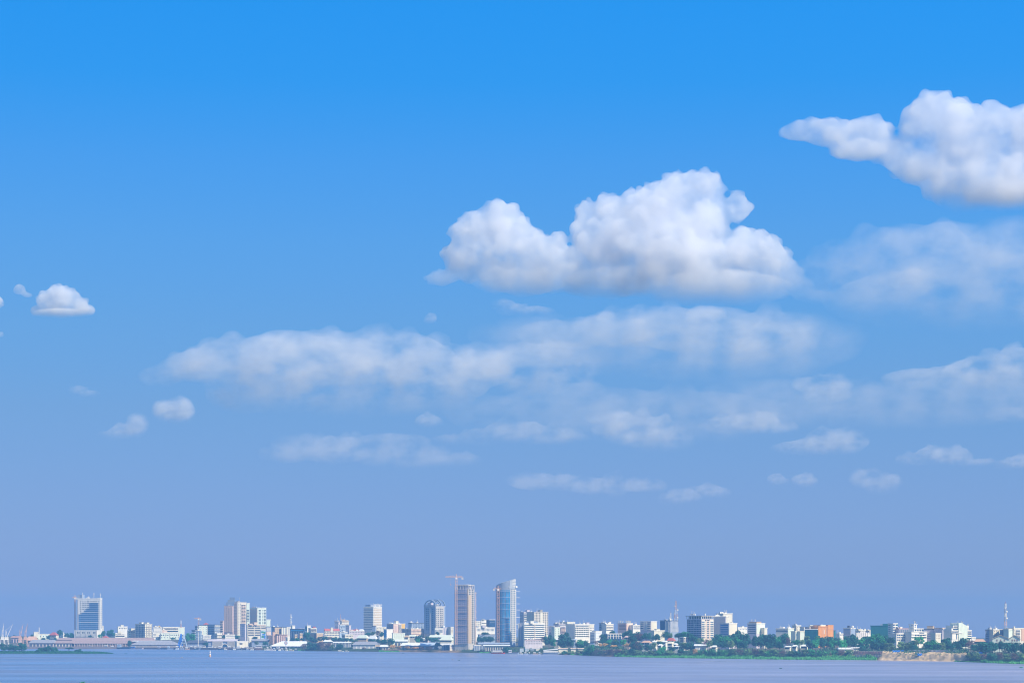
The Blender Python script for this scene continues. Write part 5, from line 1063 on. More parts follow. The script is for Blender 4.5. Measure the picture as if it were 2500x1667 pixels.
for xa, xb, yr, ye, rf, wl, d, lab in ((376, 462, 1280, 1296, 'whiteroof', 'cream', 70, 'cream bungalow low among trees under the white walled office'),
    (498, 560, 1262, 1286, 'whiteroof', 'white', 85, 'white bungalow beside a palm, next along from the cream bungalow'),
    (628, 728, 1258, 1284, 'whiteroof', 'cream', 80, 'wide cream bungalow under the dark teal glass box'),
    (740, 808, 1268, 1288, 'whiteroof', 'white', 75, 'white bungalow under the orange block'),
    (1518, 1598, 1234, 1262, 'whiteroof', 'white', 120, 'white house half hidden by trees below the jumbled white flats')):
    hut('bungalow', lab, H_, xa, xb, yr, ye, d, rf, wl, 'bungalows under the eastern trees', a=24, nwin=4, hip=.4)
shed('white_tent_roof', 'low white tent-like roof on the bank above the terraced wall', S_, 1236, 1450, 1306, 1330, 1352, 42, 'whiteroof', 'white', 16, .08)
shed('white_lean_to', 'thin white roof just past the low white tent-like roof', S_, 1444, 1560, 1300, 1312, 1340, 50, 'whiteroof', 'white', 12, .04)
# terraced retaining wall
D = shoreD(px(1720)) ; m = D / F / Z
xa, xb = wx(px(1440), D + 8), wx(px(1985), D + 8)
for i, (dd, Y0, Y1, mt, lab) in enumerate(((16, 1368, 1420, 'brick', 'upper reddish terrace wall beside the sandy cut bank'), (9, 1428, 1466, 'pinkwall', 'lower pinkish terrace wall beside the sandy cut bank'))):
    z0, z1 = wz(py(1475), D + dd), wz(py(Y0), D + dd); e = empty('terrace_wall', ((xa + xb) / 2, D + dd, 0)); tag(e, lab, 'wall', 'terrace walls on the bank')
    h = (xb - xa) / 2
    e.rotation_euler = (0, 0, math.atan2(shoreD(px(1985)) - shoreD(px(1440)), xb - xa))
    MB().box(-h, h, 0, 2.5, z0 - 2, z1).build('wall', P(mt), e); MB().box(-h, h, -.3, 2.7, z1 + .003, z1 + .35).build('coping', P('warm'), e)
    for k in range(9): ubox('buttress', P(mt), e, -h + 2 * h * (k + .5) / 9 - .4, -h + 2 * h * (k + .5) / 9 + .4, -.6, .05, z0 - 2, z1 - .3)

panel(7)
b = B('white_gridded_slab', 'slim white gridded slab with dark square windows at the end of the long teal block', T_, -80, 0, 76, 932, 235, 'white', 'white', a=44).wins('R', (15, 55, 2), (950, 1140, 6), 24, 20, 'g_navy').bands('L', -76, -40, (950, 1140, 7), 12, 'g_grey').rect('teal_cap', 'R', 58, 75, 930, 960, 'teal', .2).done()
b = B('white_ribbon_offices', 'white stepped offices with long ribbon windows and a square rooftop lantern', O_, 44, 56, 338, 1092, 195, 'white', 'white', a=63, dep=14).bands('R', 64, 332, (1110, 1185, 3), 18, 'g_navy').ribs('R', (80, 320, 7), 1098, 1200, 5, 'white', .3)
b.done()
b = B('white_stepped_wing', 'stepped upper wing of white offices, with the square rooftop lantern behind it', O_, 282, 296, 540, 1064, 205, 'white', 'white', a=63, dep=14).bands('R', 420, 500, (1072, 1072, 1), 20, 'g_navy').wins('R', (360, 510, 7), (1112, 1112, 1), 16, 22, 'g_navy').bands('R', 340, 530, (1150, 1150, 1), 16, 'g_navy').slabs('R', 300, 538, (1095, 1135, 2), 6, 'white', 1.0).done()
b = B('white_top_terrace', 'topmost white terrace of the stepped offices with four dark windows', O_, 332, 342, 492, 1014, 225, 'white', 'white', a=63, dep=10).wins('R', (362, 470, 4), (1032, 1032, 1), 22, 24, 'g_navy').done()
b = B('grey_glazed_back', 'grey glazed block under a thin red brown roof behind the stepped white offices', O_, 84, 94, 345, 1012, 240, 'lilac', 'brick', a=63, dep=12).bands('R', 100, 338, (1045, 1045, 1), 48, 'g_grey').ribs('R', (120, 330, 8), 1018, 1085, 4, 'lilac', .3).clutter(4).done()
b = B('lantern_tower', 'square white lantern tower with open sides and an aerial, above the stepped offices', T_, 322, 334, 382, 968, 232, 'white', None, a=58)
for (x, y) in ((-1, 0), (0, 0), (0, 1), (-1, 1)): ubox('lantern_post', P('white'), b.e, x * (b.wL - 1) - 1, x * (b.wL - 1), y * (b.wR - 1), y * (b.wR - 1) + 1, b.H + .01, b.z(940))
MB().box(-b.wL - .6, .6, -.6, b.wR + .6, b.z(940) + .003, b.z(934)).build('roof', P('white'), b.e); b.wins('R', (350, 366, 2), (985, 985, 1), 9, 14, 'g_navy'); b.H = b.z(934); b.ant(340, 885, 'white', .5).ant(362, 895, 'white').done()
b = B('dark_beamed_complex', 'lavender grey complex topped by a heavy dark beam', L_, 504, 650, 790, 1018, 245, 'lilac', 'dark', a=24, dep=14).bands('L', 512, 600, (1090, 1160, 3), 14, 'bluegrey').rect('cream_bay', 'L', 602, 648, 1065, 1180, 'cream', .5).bands('R', 655, 780, (1052, 1052, 1), 30, 'bluegrey', 'dark_recess').pent(544, 654, 966, 'tan').pent(690, 720, 985, 'lilac').done()
b = B('cream_pavilion', 'cream windowed pavilion in front of the dark beamed complex', L_, 668, 680, 764, 1084, 185, 'cream', 'white', a=60).wins('R', (700, 745, 3), (1105, 1160, 3), 9, 9, 'brown').done()
b = B('tan_panel_hall', 'grey hall with a tall tan panel in the middle of its front', L_, 778, 790, 922, 1002, 240, 'lilac', 'peach', a=62, dep=14).rect('tan_panel', 'R', 830, 886, 1030, 1160, 'tan', .3).bands('R', 792, 918, (1012, 1012, 1), 10, 'warm', 'cornice', .8).ant(870, 955, 'salmon').ant(890, 960, 'salmon').done()
b = B('white_peaked_block', 'white terraced block stepping up to a peaked core with aerials', A_, 926, 938, 1252, 1042, 205, 'white', 'white', a=62, dep=14)
b.bands('R', 944, 1085, (1058, 1058, 1), 16, 'g_navy').rect('blank_wall', 'R', 940, 1000, 1088, 1180, 'white', .5).bands('R', 1004, 1020, (1130, 1130, 1), 90, 'g_grey').bands('R', 1094, 1130, (1060, 1160, 4), 16, 'g_grey').bands('R', 1186, 1248, (1060, 1160, 4), 18, 'g_grey').slabs('R', 936, 1100, (1074, 1074, 1), 10, 'white', 1.5).slabs('R', 1184, 1252, (1074, 1148, 3), 6, 'white', 1.2)
for u0, u1, yt in ((932, 1215, 1000), (958, 1215, 955)):
    MB().box(-b.wL + 1, -.5, b.u('R', u0 + 8), b.u('R', u1), b.H * .98, b.z(yt)).build('upper_terrace', P('white'), b.e)
b.bands('R', 960, 1080, (1018, 1018, 1), 14, 'g_navy'); b.bands('R', 975, 1040, (974, 974, 1), 12, 'g_navy')
ua, ub = b.u('R', 1040), b.u('R', 1182); zc = b.z(945); um = b.u('R', 1085)
MB().add([(x, y, z) for x in (-b.wL + .5, .9) for y, z in ((ua, 0), (ub, 0), (ub, zc - 1.5), (um, b.z(912)), (ua, zc + 2))], [(4, 3, 2, 1, 0), (5, 6, 7, 8, 9), (0, 1, 6, 5), (1, 2, 7, 6), (2, 3, 8, 7), (3, 4, 9, 8), (4, 0, 5, 9)]).build('peaked_core', P('palegreen'), b.e)
b.H = b.z(930); b.ant(1030, 890, 'white').ant(1090, 880, 'white').ant(1125, 895, 'white'); b.H = b.z(955); b.ant(1240, 935, 'white').done()
b = B('navy_shaded_block', 'navy shaded block starting the last group of buildings before the photo edge', L_, 1474, 1588, 1600, 1032, 255, 'bluegrey', 'dark', a=16).wins('L', (1490, 1575, 5), (1055, 1160, 4), 10, 14, 'g_navy').clutter(3).done()
b = B('pale_flats', 'pale cream flats between the navy shaded block and the grey glass bay', A_, 1592, 1602, 1712, 1028, 252, 'cream', 'white', a=60).wins('R', (1622, 1690, 3), (1050, 1120, 3), 12, 12, 'brown').clutter(4).done()
b = B('grey_glass_bay', 'grey glass bay under the dark lattice mast', O_, 1704, 1828, 1842, 1026, 255, 'g_grey', 'white', a=16).ribs('L', (1735, 1805, 3), 1030, 1110, 3, 'bluegrey', .3).done()
b = B('pale_green_slab', 'plain pale green slab next to the grey glass bay', L_, 1838, 1846, 1924, 1022, 250, 'palegreen', 'white', a=60).wins('R', (1866, 1866, 1), (1040, 1040, 1), 8, 8).done()
b = B('orange_ended_flats', 'beige flats with stacked balconies and an orange end at the photo edge', A_, 1918, 1928, 2200, 1006, 260, 'warm', 'cream', a=62, dep=14).bands('R', 1965, 2025, (1030, 1150, 6), 12, 'g_grey').slabs('R', 1960, 2030, (1038, 1158, 6), 6, 'white', 1.2).rect('orange_end', 'R', 2048, 2110, 1012, 1200, 'salmon', .3).wins('R', (1945, 1945, 1), (1030, 1150, 6), 8, 9).pent(1925, 1945, 975, 'cream').done()
lattice('dark_mast', 'tall dark lattice mast with drum aerials on the last group of buildings', 'mast', 1796, 604, 1030, 262, 2.6, 1.4, ['grey', 'pinkwall', 'grey', 'white', 'grey', 'white'], dishes=4)
for xa, xb, d, lab in ((1588, 1846, 190, 'pale green gabled house under the grey glass bay'), (1858, 2022, 185, 'pale green gabled house under the beige balconied flats')):
    D = shoreD(px((xa + xb) / 2)) + d; gz = bank(px((xa + xb) / 2), d) - .6; w = (xb - xa) / Z / F * D / 2
    e = empty('gabled_house', (wx(px((xa + xb) / 2), D), D, gz), R(-12)); tag(e, lab, H_, 'pale green gabled houses')
    ze, zr = wz(py(1160), D) - gz, wz(py(1114), D) - gz
    MB().add([(x, y, z) for y in (-4, 5) for x, z in ((-w, 0), (w, 0), (w, ze), (0, zr), (-w, ze))], [(0, 1, 2, 3, 4), (9, 8, 7, 6, 5), (1, 6, 7, 2), (0, 4, 9, 5), (2, 7, 8, 3), (4, 3, 8, 9)]).build('wall', P('palegreen'), e)
    for s in (-1, 1):
        MB().add([(s * (w + 1), -5, ze - .8), (s * (w + 1), 6, ze - .8), (0, 6, zr + .25), (0, -5, zr + .25), (s * (w + 1), -5, ze - .5), (s * (w + 1), 6, ze - .5), (0, 6, zr + .6), (0, -5, zr + .6)], [(0, 1, 2, 3), (7, 6, 5, 4), (0, 4, 5, 1), (1, 5, 6, 2), (2, 6, 7, 3), (3, 7, 4, 0)]).build('roof_slope', P('tan'), e)
    for k in (-1, 0, 1): ubox('window', P('brown'), e, k * w * .45 - .7, k * w * .45 + .7, -4.15, -3.9, ze - 3, ze - 1.0); ubox('window', P('brown'), e, k * w * .45 - .7, k * w * .45 + .7, -4.15, -3.9, ze - 6.2, ze - 4.4)
hut('orange_roofed_house', 'long house with a dull orange roof behind the big dark tree at the edge', H_, 1290, 1480, 1172, 1210, 230, 'salmon', 'cream', a=14, nwin=4, hip=.5)
b = B('distant_white_flats', 'small distant white flats in the gap before the navy shaded block', A_, 1250, 1262, 1320, 1150, 480, 'white', 'white', a=60).wins('R', (1275, 1305, 3), (1165, 1165, 1), 8, 6).done()
# corrugated fence on top of the sandy bank
D = shoreD(px(640)) + 34; xa, xb = wx(px(180), D), wx(px(1110), D); h = (xb - xa) / 2
e = empty('corrugated_fence', ((xa + xb) / 2, D, 0)); tag(e, 'long grey corrugated fence along the top of the sandy cut bank', 'fence')
e.rotation_euler = (0, 0, math.atan2(shoreD(px(1110)) - shoreD(px(180)), xb - xa))
z0, z1 = wz(py(1384), D), wz(py(1346), D); rd = random.Random(3); n = 22
for k in range(n):
    x0 = -h + 2 * h * k / n; x1 = x0 + 2 * h / n; q = MB(); t = rd.uniform(-.25, .1)
    for j in range(6): q.box(x0 + (x1 - x0) * j / 6, x0 + (x1 - x0) * (j + .94) / 6, 0 if j % 2 else -.12, .1, z0 - 1.5, z1 + t)
    q.build('fence_sheet', P(('paleblue', 'grey', 'whiteroof', 'steel')[k % 4 if rd.random() < .7 else 1]), e)
# blue tarpaulins
def tarp(label, X, Y, w, h, d):
    D = shoreD(px(X)) + d; m = D / F / Z; W, Hh = w * m, h * m; zc = wz(py(Y), D); q = []
    nx, nz = 9, 5; rd = random.Random(int(X + OFF))
    for j in range(nz + 1):
        for i in range(nx + 1):
            q.append(((i / nx - .5) * W + rd.uniform(-.15, .15), 1.6 * j / nz - .8 + .35 * math.sin(i * 1.7 + j), (j / nz - .5) * Hh - .25 * Hh * abs(math.sin(i * .9)) * (j / nz)))
    fs = [(j * (nx + 1) + i, j * (nx + 1) + i + 1, (j + 1) * (nx + 1) + i + 1, (j + 1) * (nx + 1) + i) for j in range(nz) for i in range(nx)]
    me = bpy.data.meshes.new('tarpaulin'); me.from_pydata(q, [], fs)
    o = link('tarpaulin', me, None, P('blue')); o.location = (wx(px(X), D), D, zc); sm = o.modifiers.new('thickness', 'SOLIDIFY'); sm.thickness = .12
    tag(o, label, 'tarpaulin', 'blue tarpaulins on the bank')
tarp('wide bright blue tarpaulin at the top of the sandy bank beside the terrace walls', 55, 1362, 120, 36, 17)
tarp('small blue tarpaulin at the start of the corrugated fence', 152, 1356, 46, 30, 20)
tarp('round sagging blue tarpaulin halfway down the sandy bank', 428, 1412, 78, 44, 9)
tarp('blue tarpaulin under the big dark tree past the sandy bank', 1400, 1386, 60, 28, 18)
# ---------------------------------------------------------------- vegetation
def leaf_mat(name, col, var=.55):
    if name in _MC: return _MC[name]
    m, nt, out = nmat(name)
    p = nt.nodes.new('ShaderNodeBsdfPrincipled'); tr_ = nt.nodes.new('ShaderNodeBsdfTranslucent'); mx = nt.nodes.new('ShaderNodeMixShader')
    oi = nt.nodes.new('ShaderNodeObjectInfo'); nz = noise_node(nt, 2.2, 2, .6, 'Object')
    ad = nt.nodes.new('ShaderNodeMath'); ad.operation = 'MULTIPLY_ADD'; ad.inputs[1].default_value = .35
    nt.links.new(oi.outputs['Random'], ad.inputs[0]); nt.links.new(nz.outputs[0], ad.inputs[2])
    f = ramp(nt, ad.outputs[0], .35, .95)
    cc = mixcol(nt, f, tuple(c * (1 - var) for c in col), tuple(c * (1 + var) for c in col))
    nt.links.new(cc, p.inputs['Base Color']); nt.links.new(cc, tr_.inputs[0])
    p.inputs['Roughness'].default_value = .7; p.inputs['Specular IOR Level'].default_value = .2; mx.inputs[0].default_value = .25
    nt.links.new(p.outputs[0], mx.inputs[1]); nt.links.new(tr_.outputs[0], mx.inputs[2]); nt.links.new(mx.outputs[0], out.inputs[0])
    _MC[name] = m; return m
LEAF = dict(dark=(.028,.145,.09), green=(.05,.32,.11), olive=(.15,.26,.10), brown=(.19,.125,.10), bright=(.07,.28,.09), palm=(.06,.15,.07), reed=(.16,.55,.17), dry=(.62,.40,.12))
BARK = paint('bark', (.10, .075, .055), .3)
def quads(b, pts, rd, size):
    for c, n in pts:
        n = (n + Vector((rd.gauss(0, .55), rd.gauss(0, .55), rd.gauss(0, .55)))).normalized()
        u = n.orthogonal().normalized(); a = rd.uniform(0, 6.28); u = (u * math.cos(a) + n.cross(u) * math.sin(a)); v = n.cross(u)
        s = size * rd.uniform(.6, 1.3); t = s * rd.uniform(.5, .9)
        b.add([c - u * s, c - v * t * .8, c + u * s, c + v * t], [(0, 1, 2, 3)])
def crown_mesh(name, seed, lobes=16, leaves=95, size=.10, flat=0.0, top=1.0, gap=0.0):
    """unit crown: lobes of leaf faces through an uneven volume, radius 1"""
    rd = random.Random(seed); b = MB()
    for i in range(lobes):
        t = rd.uniform(0, 6.28); z = rd.uniform(-.75, .85); r = math.sqrt(max(0, 1 - z * z)) * rd.uniform(.35, .80)
        if i == 0: r, z = .1, .35
        c = Vector((r * math.cos(t), r * math.sin(t), z * .72)); q = rd.uniform(.26, .46) * (1.15 if z < .2 else 1)
        if flat: c.z = abs(c.z) * (1 - flat) + .1; q *= .8
        pts = []
        for _ in range(int(leaves * rd.uniform(.7, 1.2) * (1 - gap))):
            d = Vector((rd.gauss(0, 1), rd.gauss(0, 1), rd.gauss(.15, 1))).normalized()
            p = c + Vector((d.x, d.y, d.z * (.8 - flat * .35))) * q * rd.uniform(.72, 1.06)
            pts.append((p, (d + Vector((0, 0, .35))).normalized()))
        quads(b, pts, rd, size)
    return b.mesh(name)
def trunk_mesh(name, seed, limbs=4):
    """unit trunk: foot at z 0, crown centre at z 1"""
    rd = random.Random(seed); b = MB(); b.tube((0, 0, 0), (0, 0, .62), .055, .042, 7)
    for k in range(limbs):
        t = 6.28 * k / limbs + rd.uniform(-.4, .4); b.tube((0, 0, .5 + .04 * k), (.34 * math.cos(t), .34 * math.sin(t), .98 + rd.uniform(-.1, .12)), .034, .012, 5)
    return b.mesh(name)
def palm_mesh(name, seed):
    rd = random.Random(seed); b = MB()
    for k in range(16):
        t = 6.28 * k / 16 + rd.uniform(-.2, .2); up = rd.uniform(.1, .75); pr = Vector((0, 0, 0)); d = Vector((math.cos(t), math.sin(t), up))
        sd = Vector((-math.sin(t), math.cos(t), 0))
        for q in range(5):
            nx = pr + d * .22; d = (d + Vector((0, 0, -.32))); w = .10 * (1 - abs(q - 2) / 4)
            b.add([pr - sd * w, pr + sd * w, nx + sd * w * .9, nx - sd * w * .9], [(0, 1, 2, 3)]); pr = nx
    return b.mesh(name)
def stalk_mesh(name, seed):
    """unit banana-like clump: upright broad leaves"""
    rd = random.Random(seed); b = MB()
    for k in range(60):
        t = rd.uniform(0, 6.28); r = rd.uniform(0, .75); o = Vector((r * math.cos(t), r * math.sin(t), -1)); h = rd.uniform(.7, 2.0) * (1 - .35 * r); ln = rd.uniform(.05, .5)
        sd = Vector((-math.sin(t), math.cos(t), 0)); d = Vector((math.cos(t) * ln, math.sin(t) * ln, h)); w = rd.uniform(.05, .11)
        m = o + d * .6; e = o + d + Vector((math.cos(t) * .25, math.sin(t) * .25, -.15))
        b.add([o - sd * .02, o + sd * .02, m + sd * w, m - sd * w], [(0, 1, 2, 3)]); b.add([m - sd * w, m + sd * w, e + sd * .02, e - sd * .02], [(0, 1, 2, 3)])
    return b.mesh(name)
CROWNS = {}
def crown(kind, v):
    k = (kind, v)
    if k not in CROWNS:
        if kind == 'palm': me = palm_mesh('fronds', 5 + v)
        elif kind == 'bright': me = stalk_mesh('leaves', 9 + v)
        elif kind == 'acacia': me = crown_mesh('crown', 40 + v, 13, 90, .10, flat=.6)
        elif kind == 'brown': me = crown_mesh('crown', 50 + v, 15, 85, .075, gap=.15)
        else: me = crown_mesh('crown', {'dark': 10, 'green': 20, 'olive': 30, 'dry': 60}[kind] + v, 17, 100, .095)
        me.materials.append(leaf_mat(kind + '_leaf', LEAF['dark' if kind == 'acacia' else kind]))
        CROWNS[k] = me
    return CROWNS[k]
TRUNKS = [trunk_mesh('trunk', s) for s in (1, 2, 3)]
for t in TRUNKS: t.materials.append(BARK)
TC = [0]
def tree(name, label, X, Yt, Yb, W, kind, d=None, D=None, gz=None, group=None, cat='tree'):
    TC[0] += 1; v = TC[0] % 3
    p_ = px(X); D = D or shoreD(p_) + d; m = D / F / Z
    if gz is None: gz = bank(p_, d) - .3
    zt, zb = wz(py(Yt), D), wz(py(Yb), D); rz = (zt - zb) / 2 * 1.1; zc = (zt + zb) / 2 - .06 * rz; rx = W * m / 2 * 1.1
    if zc - rz > gz + 4: gz = max(gz, zc - rz - 5)
    e = empty(name, (wx(p_, D), D, min(gz, zc - rz * .6)), (TC[0] * 1.7) % 6.28); tag(e, label, cat, group)
    z0 = e.location.z
    if kind == 'palm':
        b = MB(); hh = zc - z0 + rz * .3; b.tube((0, 0, 0), (.3, 0, hh), .35, .22, 7); b.build('trunk', BARK, e)
        o = link('crown', crown('palm', v % 2), e); o.location = (.3, 0, hh); o.scale = (rx, rx, rx); return e
    o = link('crown', crown(kind, v), e); o.location = (0, 0, zc - z0); o.scale = (rx, min(rx, max(rz * 1.3, rx * .6)), rz)
    if kind not in ('bright', 'dry') and cat == 'tree':
        o = link('trunk', TRUNKS[v], e); h = max(1.5, zc - z0); o.scale = (rx * .8, rx * .8, h)
    return e
ORD = ['first', 'second', 'third', 'fourth', 'fifth', 'sixth', 'seventh', 'eighth', 'ninth', 'tenth', 'eleventh', 'twelfth', 'thirteenth', 'fourteenth', 'fifteenth', 'sixteenth']
ADJ = dict(dark='dark round', green='fresh green', olive='dull olive', brown='brownish thin-leaved', palm='feathery', acacia='flat topped', bright='bright green', dry='dry yellow')
def row(where, start, items, group, name='tree', noun='tree', **k):
    """trees in one stretch, listed from the landmark `start` onwards"""
    n = len(items); items = sorted(items)
    for i, (X, Yt, Yb, W, kind, d) in enumerate(items):
        nm, nn = ('palm_tree', 'palm') if kind == 'palm' else (name, noun)
        lab = f"{ADJ[kind]} {nn} {where}" + (f", {ORD[i]} from {start}" if n > 1 else '')
        tree(nm, lab, X, Yt, Yb, W, kind, d, group=group, cat='tree' if noun == 'tree' else 'shrub', **k)
panel(0)
row('behind the port sheds', 'the harbour cranes', [(230,1104,1150,70,'dark',280),(512,1090,1150,56,'dark',340),(585,1142,1185,50,'dark',290),(690,1146,1185,70,'dark',290),(765,1106,1180,62,'dark',280),(885,1142,1208,60,'dark',180)], 'trees behind the port sheds')
row('beside the red hipped house', 'that house', [(952,1012,1140,112,'dark',330),(1058,1066,1150,80,'dark',320),(1142,1054,1150,108,'green',320)], 'trees beside the red hipped house')
row('at the podium of the glass fronted tower', 'its white front', [(1440,1105,1150,60,'dark',240),(1590,1092,1150,84,'green',235),(1648,1008,1150,70,'dark',300),(1766,1010,1145,140,'dark',290)], 'trees round the glass fronted tower')
row('by the end of the longest warehouse', 'the quay', [(2074,1180,1300,80,'dark',30)], 'trees on the quay')
panel(1)
row('beside the blue quay crane', 'that crane', [(735,1140,1180,90,'dark',180),(985,1062,1215,120,'green',210),(1050,1075,1210,90,'green',215)], 'trees near the blue quay crane')
row('around the colonnaded terminal', 'the pale blue studded tower', [(1226,1178,1215,60,'dark',160),(1352,1160,1215,56,'dark',150),(1535,1098,1165,60,'dark',230),(1760,1100,1165,130,'dark',220),(2040,1128,1170,110,'dark',170)], 'trees around the terminal')
row('on the quay edge before the dark shed roof', 'there', [(1250,1215,1280,84,'dark',25)], 'trees on the quay')
panel(2)
row('in front of the dark blue glazed hall', 'the painted building', [(20,1128,1172,70,'dark',170),(40,1206,1262,80,'olive',60),(180,1206,1272,84,'dark',60),(620,1150,1200,100,'dark',160),(690,1148,1200,80,'green',155),(770,1150,1200,80,'dark',150),(845,1028,1185,120,'dark',190),(920,1130,1220,120,'dark',150),(985,1160,1230,90,'dark',140)], 'trees before the dark glazed hall')
row('in the bushy clump on the waterfront', 'the large white warehouse', [(800,1235,1340,100,'brown',22),(900,1208,1358,170,'dark',12),(985,1225,1360,110,'dark',10),(1075,1200,1350,150,'brown',16),(1180,1196,1358,170,'brown',14),(1245,1250,1360,80,'olive',8),(1365,1225,1340,120,'dark',22)], 'bushy waterfront clump')
row('below the red roofed hotel', 'the tan courtyard block', [(1050,1130,1205,110,'olive',165),(1130,1118,1200,120,'dark',150),(1215,1128,1205,110,'brown',150),(1290,1130,1210,110,'dark',145),(1385,1140,1215,120,'dark',140),(1470,1138,1215,110,'dark',130),(1550,1150,1225,100,'dark',125),(1620,1165,1225,80,'olive',115)], 'trees below the red roofed hotel')
row('below the striped office tower', 'the pale green roof', [(1580,1215,1300,80,'olive',62),(1830,1060,1120,110,'dark',230),(1900,1050,1120,110,'olive',225),(1985,1032,1130,130,'brown',215),(2040,1050,1140,90,'dark',205),(1870,1150,1225,110,'dark',120),(1960,1160,1240,120,'dark',95),(2055,1165,1250,120,'dark',85),(1755,1290,1345,60,'brown',20)], 'trees below the striped office tower')
panel(3)
row('above the yellow grass bank', 'the blue sided building', [(60,1160,1255,90,'dark',85),(160,1145,1265,120,'dark',75),(140,1240,1300,70,'olive',30)], 'trees above the yellow grass bank')
row('under the arch topped tower', 'the peach tenement row', [(610,1098,1225,150,'dark',110),(590,1150,1225,90,'green',95),(740,1120,1200,110,'olive',120),(850,1128,1226,170,'dark',95),(900,1050,1110,100,'dark',260),(910,1215,1290,90,'dark',45),(1130,1100,1160,60,'dark',240)], 'trees under the arch topped tower')
row('between the two tallest towers', 'the netted tower', [(1570,1125,1225,100,'dark',120),(1665,1040,1145,170,'dark',250),(1640,1120,1225,120,'dark',110),(1740,1120,1225,150,'dark',100)], 'trees between the two tallest towers')
row('at the waterline below the blue glass tower', 'the red hulled workboat', [(1985,1285,1390,140,'dark',8)], 'waterfront trees')
panel(4)
row('before the pale green flats', 'the lavender low block', [(560,1130,1220,90,'brown',85),(655,1090,1275,170,'dark',80),(720,1160,1290,110,'green',60),(865,1130,1310,150,'dark',55),(905,1045,1300,190,'dark',90),(1000,1120,1310,130,'dark',60),(1115,1190,1310,90,'dark',50),(1172,1165,1310,150,'green',50),(1255,1180,1300,80,'dark',60)], 'trees before the central flats')
row('around the white colonnade', 'the latticework flats', [(1330,1225,1400,170,'green',14),(1420,1180,1260,100,'brown',75),(1520,1060,1220,110,'dark',150),(1660,1030,1110,110,'dark',250),(1500,1170,1250,110,'dark',85),(1610,1165,1270,130,'green',75),(1700,1170,1270,120,'olive',70),(1740,1180,1290,110,'dark',55),(1840,1170,1270,110,'green',60),(1930,1010,1190,150,'dark',170),(1875,1040,1150,120,'dark',190)], 'trees around the white colonnade')
row('behind the pink house', 'that house', [(1990,1090,1260,150,'dark',110),(2060,1040,1230,170,'dark',150),(2000,1180,1340,150,'dark',45),(2075,1200,1360,140,'brown',40)], 'trees behind the pink house')
panel(5)
row('among the shore villas', 'the balcony flats', [(70,1050,1200,170,'brown',150),(190,1060,1190,150,'dark',150),(60,1200,1360,150,'dark',45),(330,1080,1200,150,'dark',140),(210,1230,1360,120,'dark',40),(300,1220,1340,110,'olive',50),(395,1180,1300,120,'dark',70),(480,1045,1160,120,'dark',190),(440,1280,1380,130,'green',25),(560,1070,1160,110,'olive',170),(600,1290,1380,110,'dark',28)], 'trees among the shore villas')
row('under the overhung office', 'the tallest mast', [(700,1050,1160,170,'dark',150),(790,1046,1150,150,'green',150),(680,1195,1300,110,'dark',75),(870,1060,1190,150,'dark',130),(800,1215,1340,170,'olive',50),(940,1090,1230,130,'dark',95),(880,1210,1350,140,'dark',48),(1040,1150,1270,140,'olive',75),(1130,1170,1290,110,'brown',65),(740,1320,1400,120,'dark',16),(1190,1180,1300,100,'olive',55)], 'trees under the overhung office')
row('before the cream ended blocks', 'the overhung office', [(1310,1075,1270,200,'dark',100),(1270,1150,1300,130,'dark',70),(1440,1100,1290,200,'green',85),(1560,1040,1260,200,'dark',110),(1390,1190,1310,150,'dark',55),(1680,1012,1250,210,'dark',120),(1640,1120,1310,190,'green',70),(1780,1070,1280,170,'dark',100),(1740,1160,1320,160,'dark',55),(1530,1180,1320,140,'olive',50)], 'tall grove before the cream ended blocks')
panel(6)
row('before the white walled office', 'the stepped rooftop storey', [(-60,1100,1310,190,'dark',75),(60,1048,1290,210,'dark',95),(130,1070,1310,190,'dark',70),(240,1090,1290,150,'green',80),(340,1062,1270,200,'dark',100),(420,1130,1280,110,'brown',75),(280,1200,1330,130,'dark',42),(100,1210,1330,150,'dark',40)], 'trees before the white walled office')
row('before the orange block', 'the pale green twin blocks', [(545,1170,1270,130,'green',110),(600,1210,1290,60,'palm',80),(640,1175,1270,110,'olive',105),(725,1112,1240,110,'olive',120),(765,1180,1300,110,'dark',70),(850,1150,1300,140,'green',75),(930,1105,1290,170,'green',90),(1000,1120,1330,150,'dark',60),(1080,1085,1300,160,'dark',90),(1130,1160,1320,140,'green',60)], 'trees before the orange block')
row('before the jumbled white flats', 'the orange block', [(1200,1130,1290,130,'dark',90),(1290,1140,1320,150,'green',60),(1350,1110,1300,130,'dark',85),(1420,1075,1290,170,'dark',95),(1480,1080,1310,150,'dark',70),(1580,1140,1300,140,'green',85),(1650,1090,1270,140,'dark',110),(1660,1200,1340,150,'dark',50),(1760,1090,1280,170,'green',90),(1800,1180,1350,150,'dark',45),(1890,1062,1290,190,'green',85),(1960,1070,1270,150,'dark',100),(1600,1270,1355,120,'dark',38),(1950,1210,1350,130,'dark',45)], 'trees before the jumbled white flats')
row('wide and low over the sandy cut bank', 'there', [(2030,1222,1360,230,'olive',38)], 'bank top trees')
panel(7)
row('before the stepped white offices', 'the white gridded slab', [(-20,1130,1250,120,'dark',100),(130,1200,1340,140,'olive',50),(230,1220,1345,110,'olive',48),(300,1180,1340,130,'dark',60),(360,1190,1345,120,'olive',50),(410,1122,1260,190,'green',100),(350,1240,1345,110,'dark',42)], 'trees before the stepped white offices')
row('before the beamed complex and peaked block', 'the stepped white offices', [(540,1220,1340,140,'dark',55),(630,1170,1345,230,'green',60),(700,1240,1345,130,'dark',48),(790,1220,1340,130,'olive',55),(860,1140,1290,170,'dark',95),(930,1215,1345,170,'dark',50),(1010,1170,1330,150,'dark',70),(1060,1240,1345,110,'dark',46),(1160,1135,1320,200,'dark',85),(1240,1180,1340,150,'brown',60)], 'trees before the peaked block')
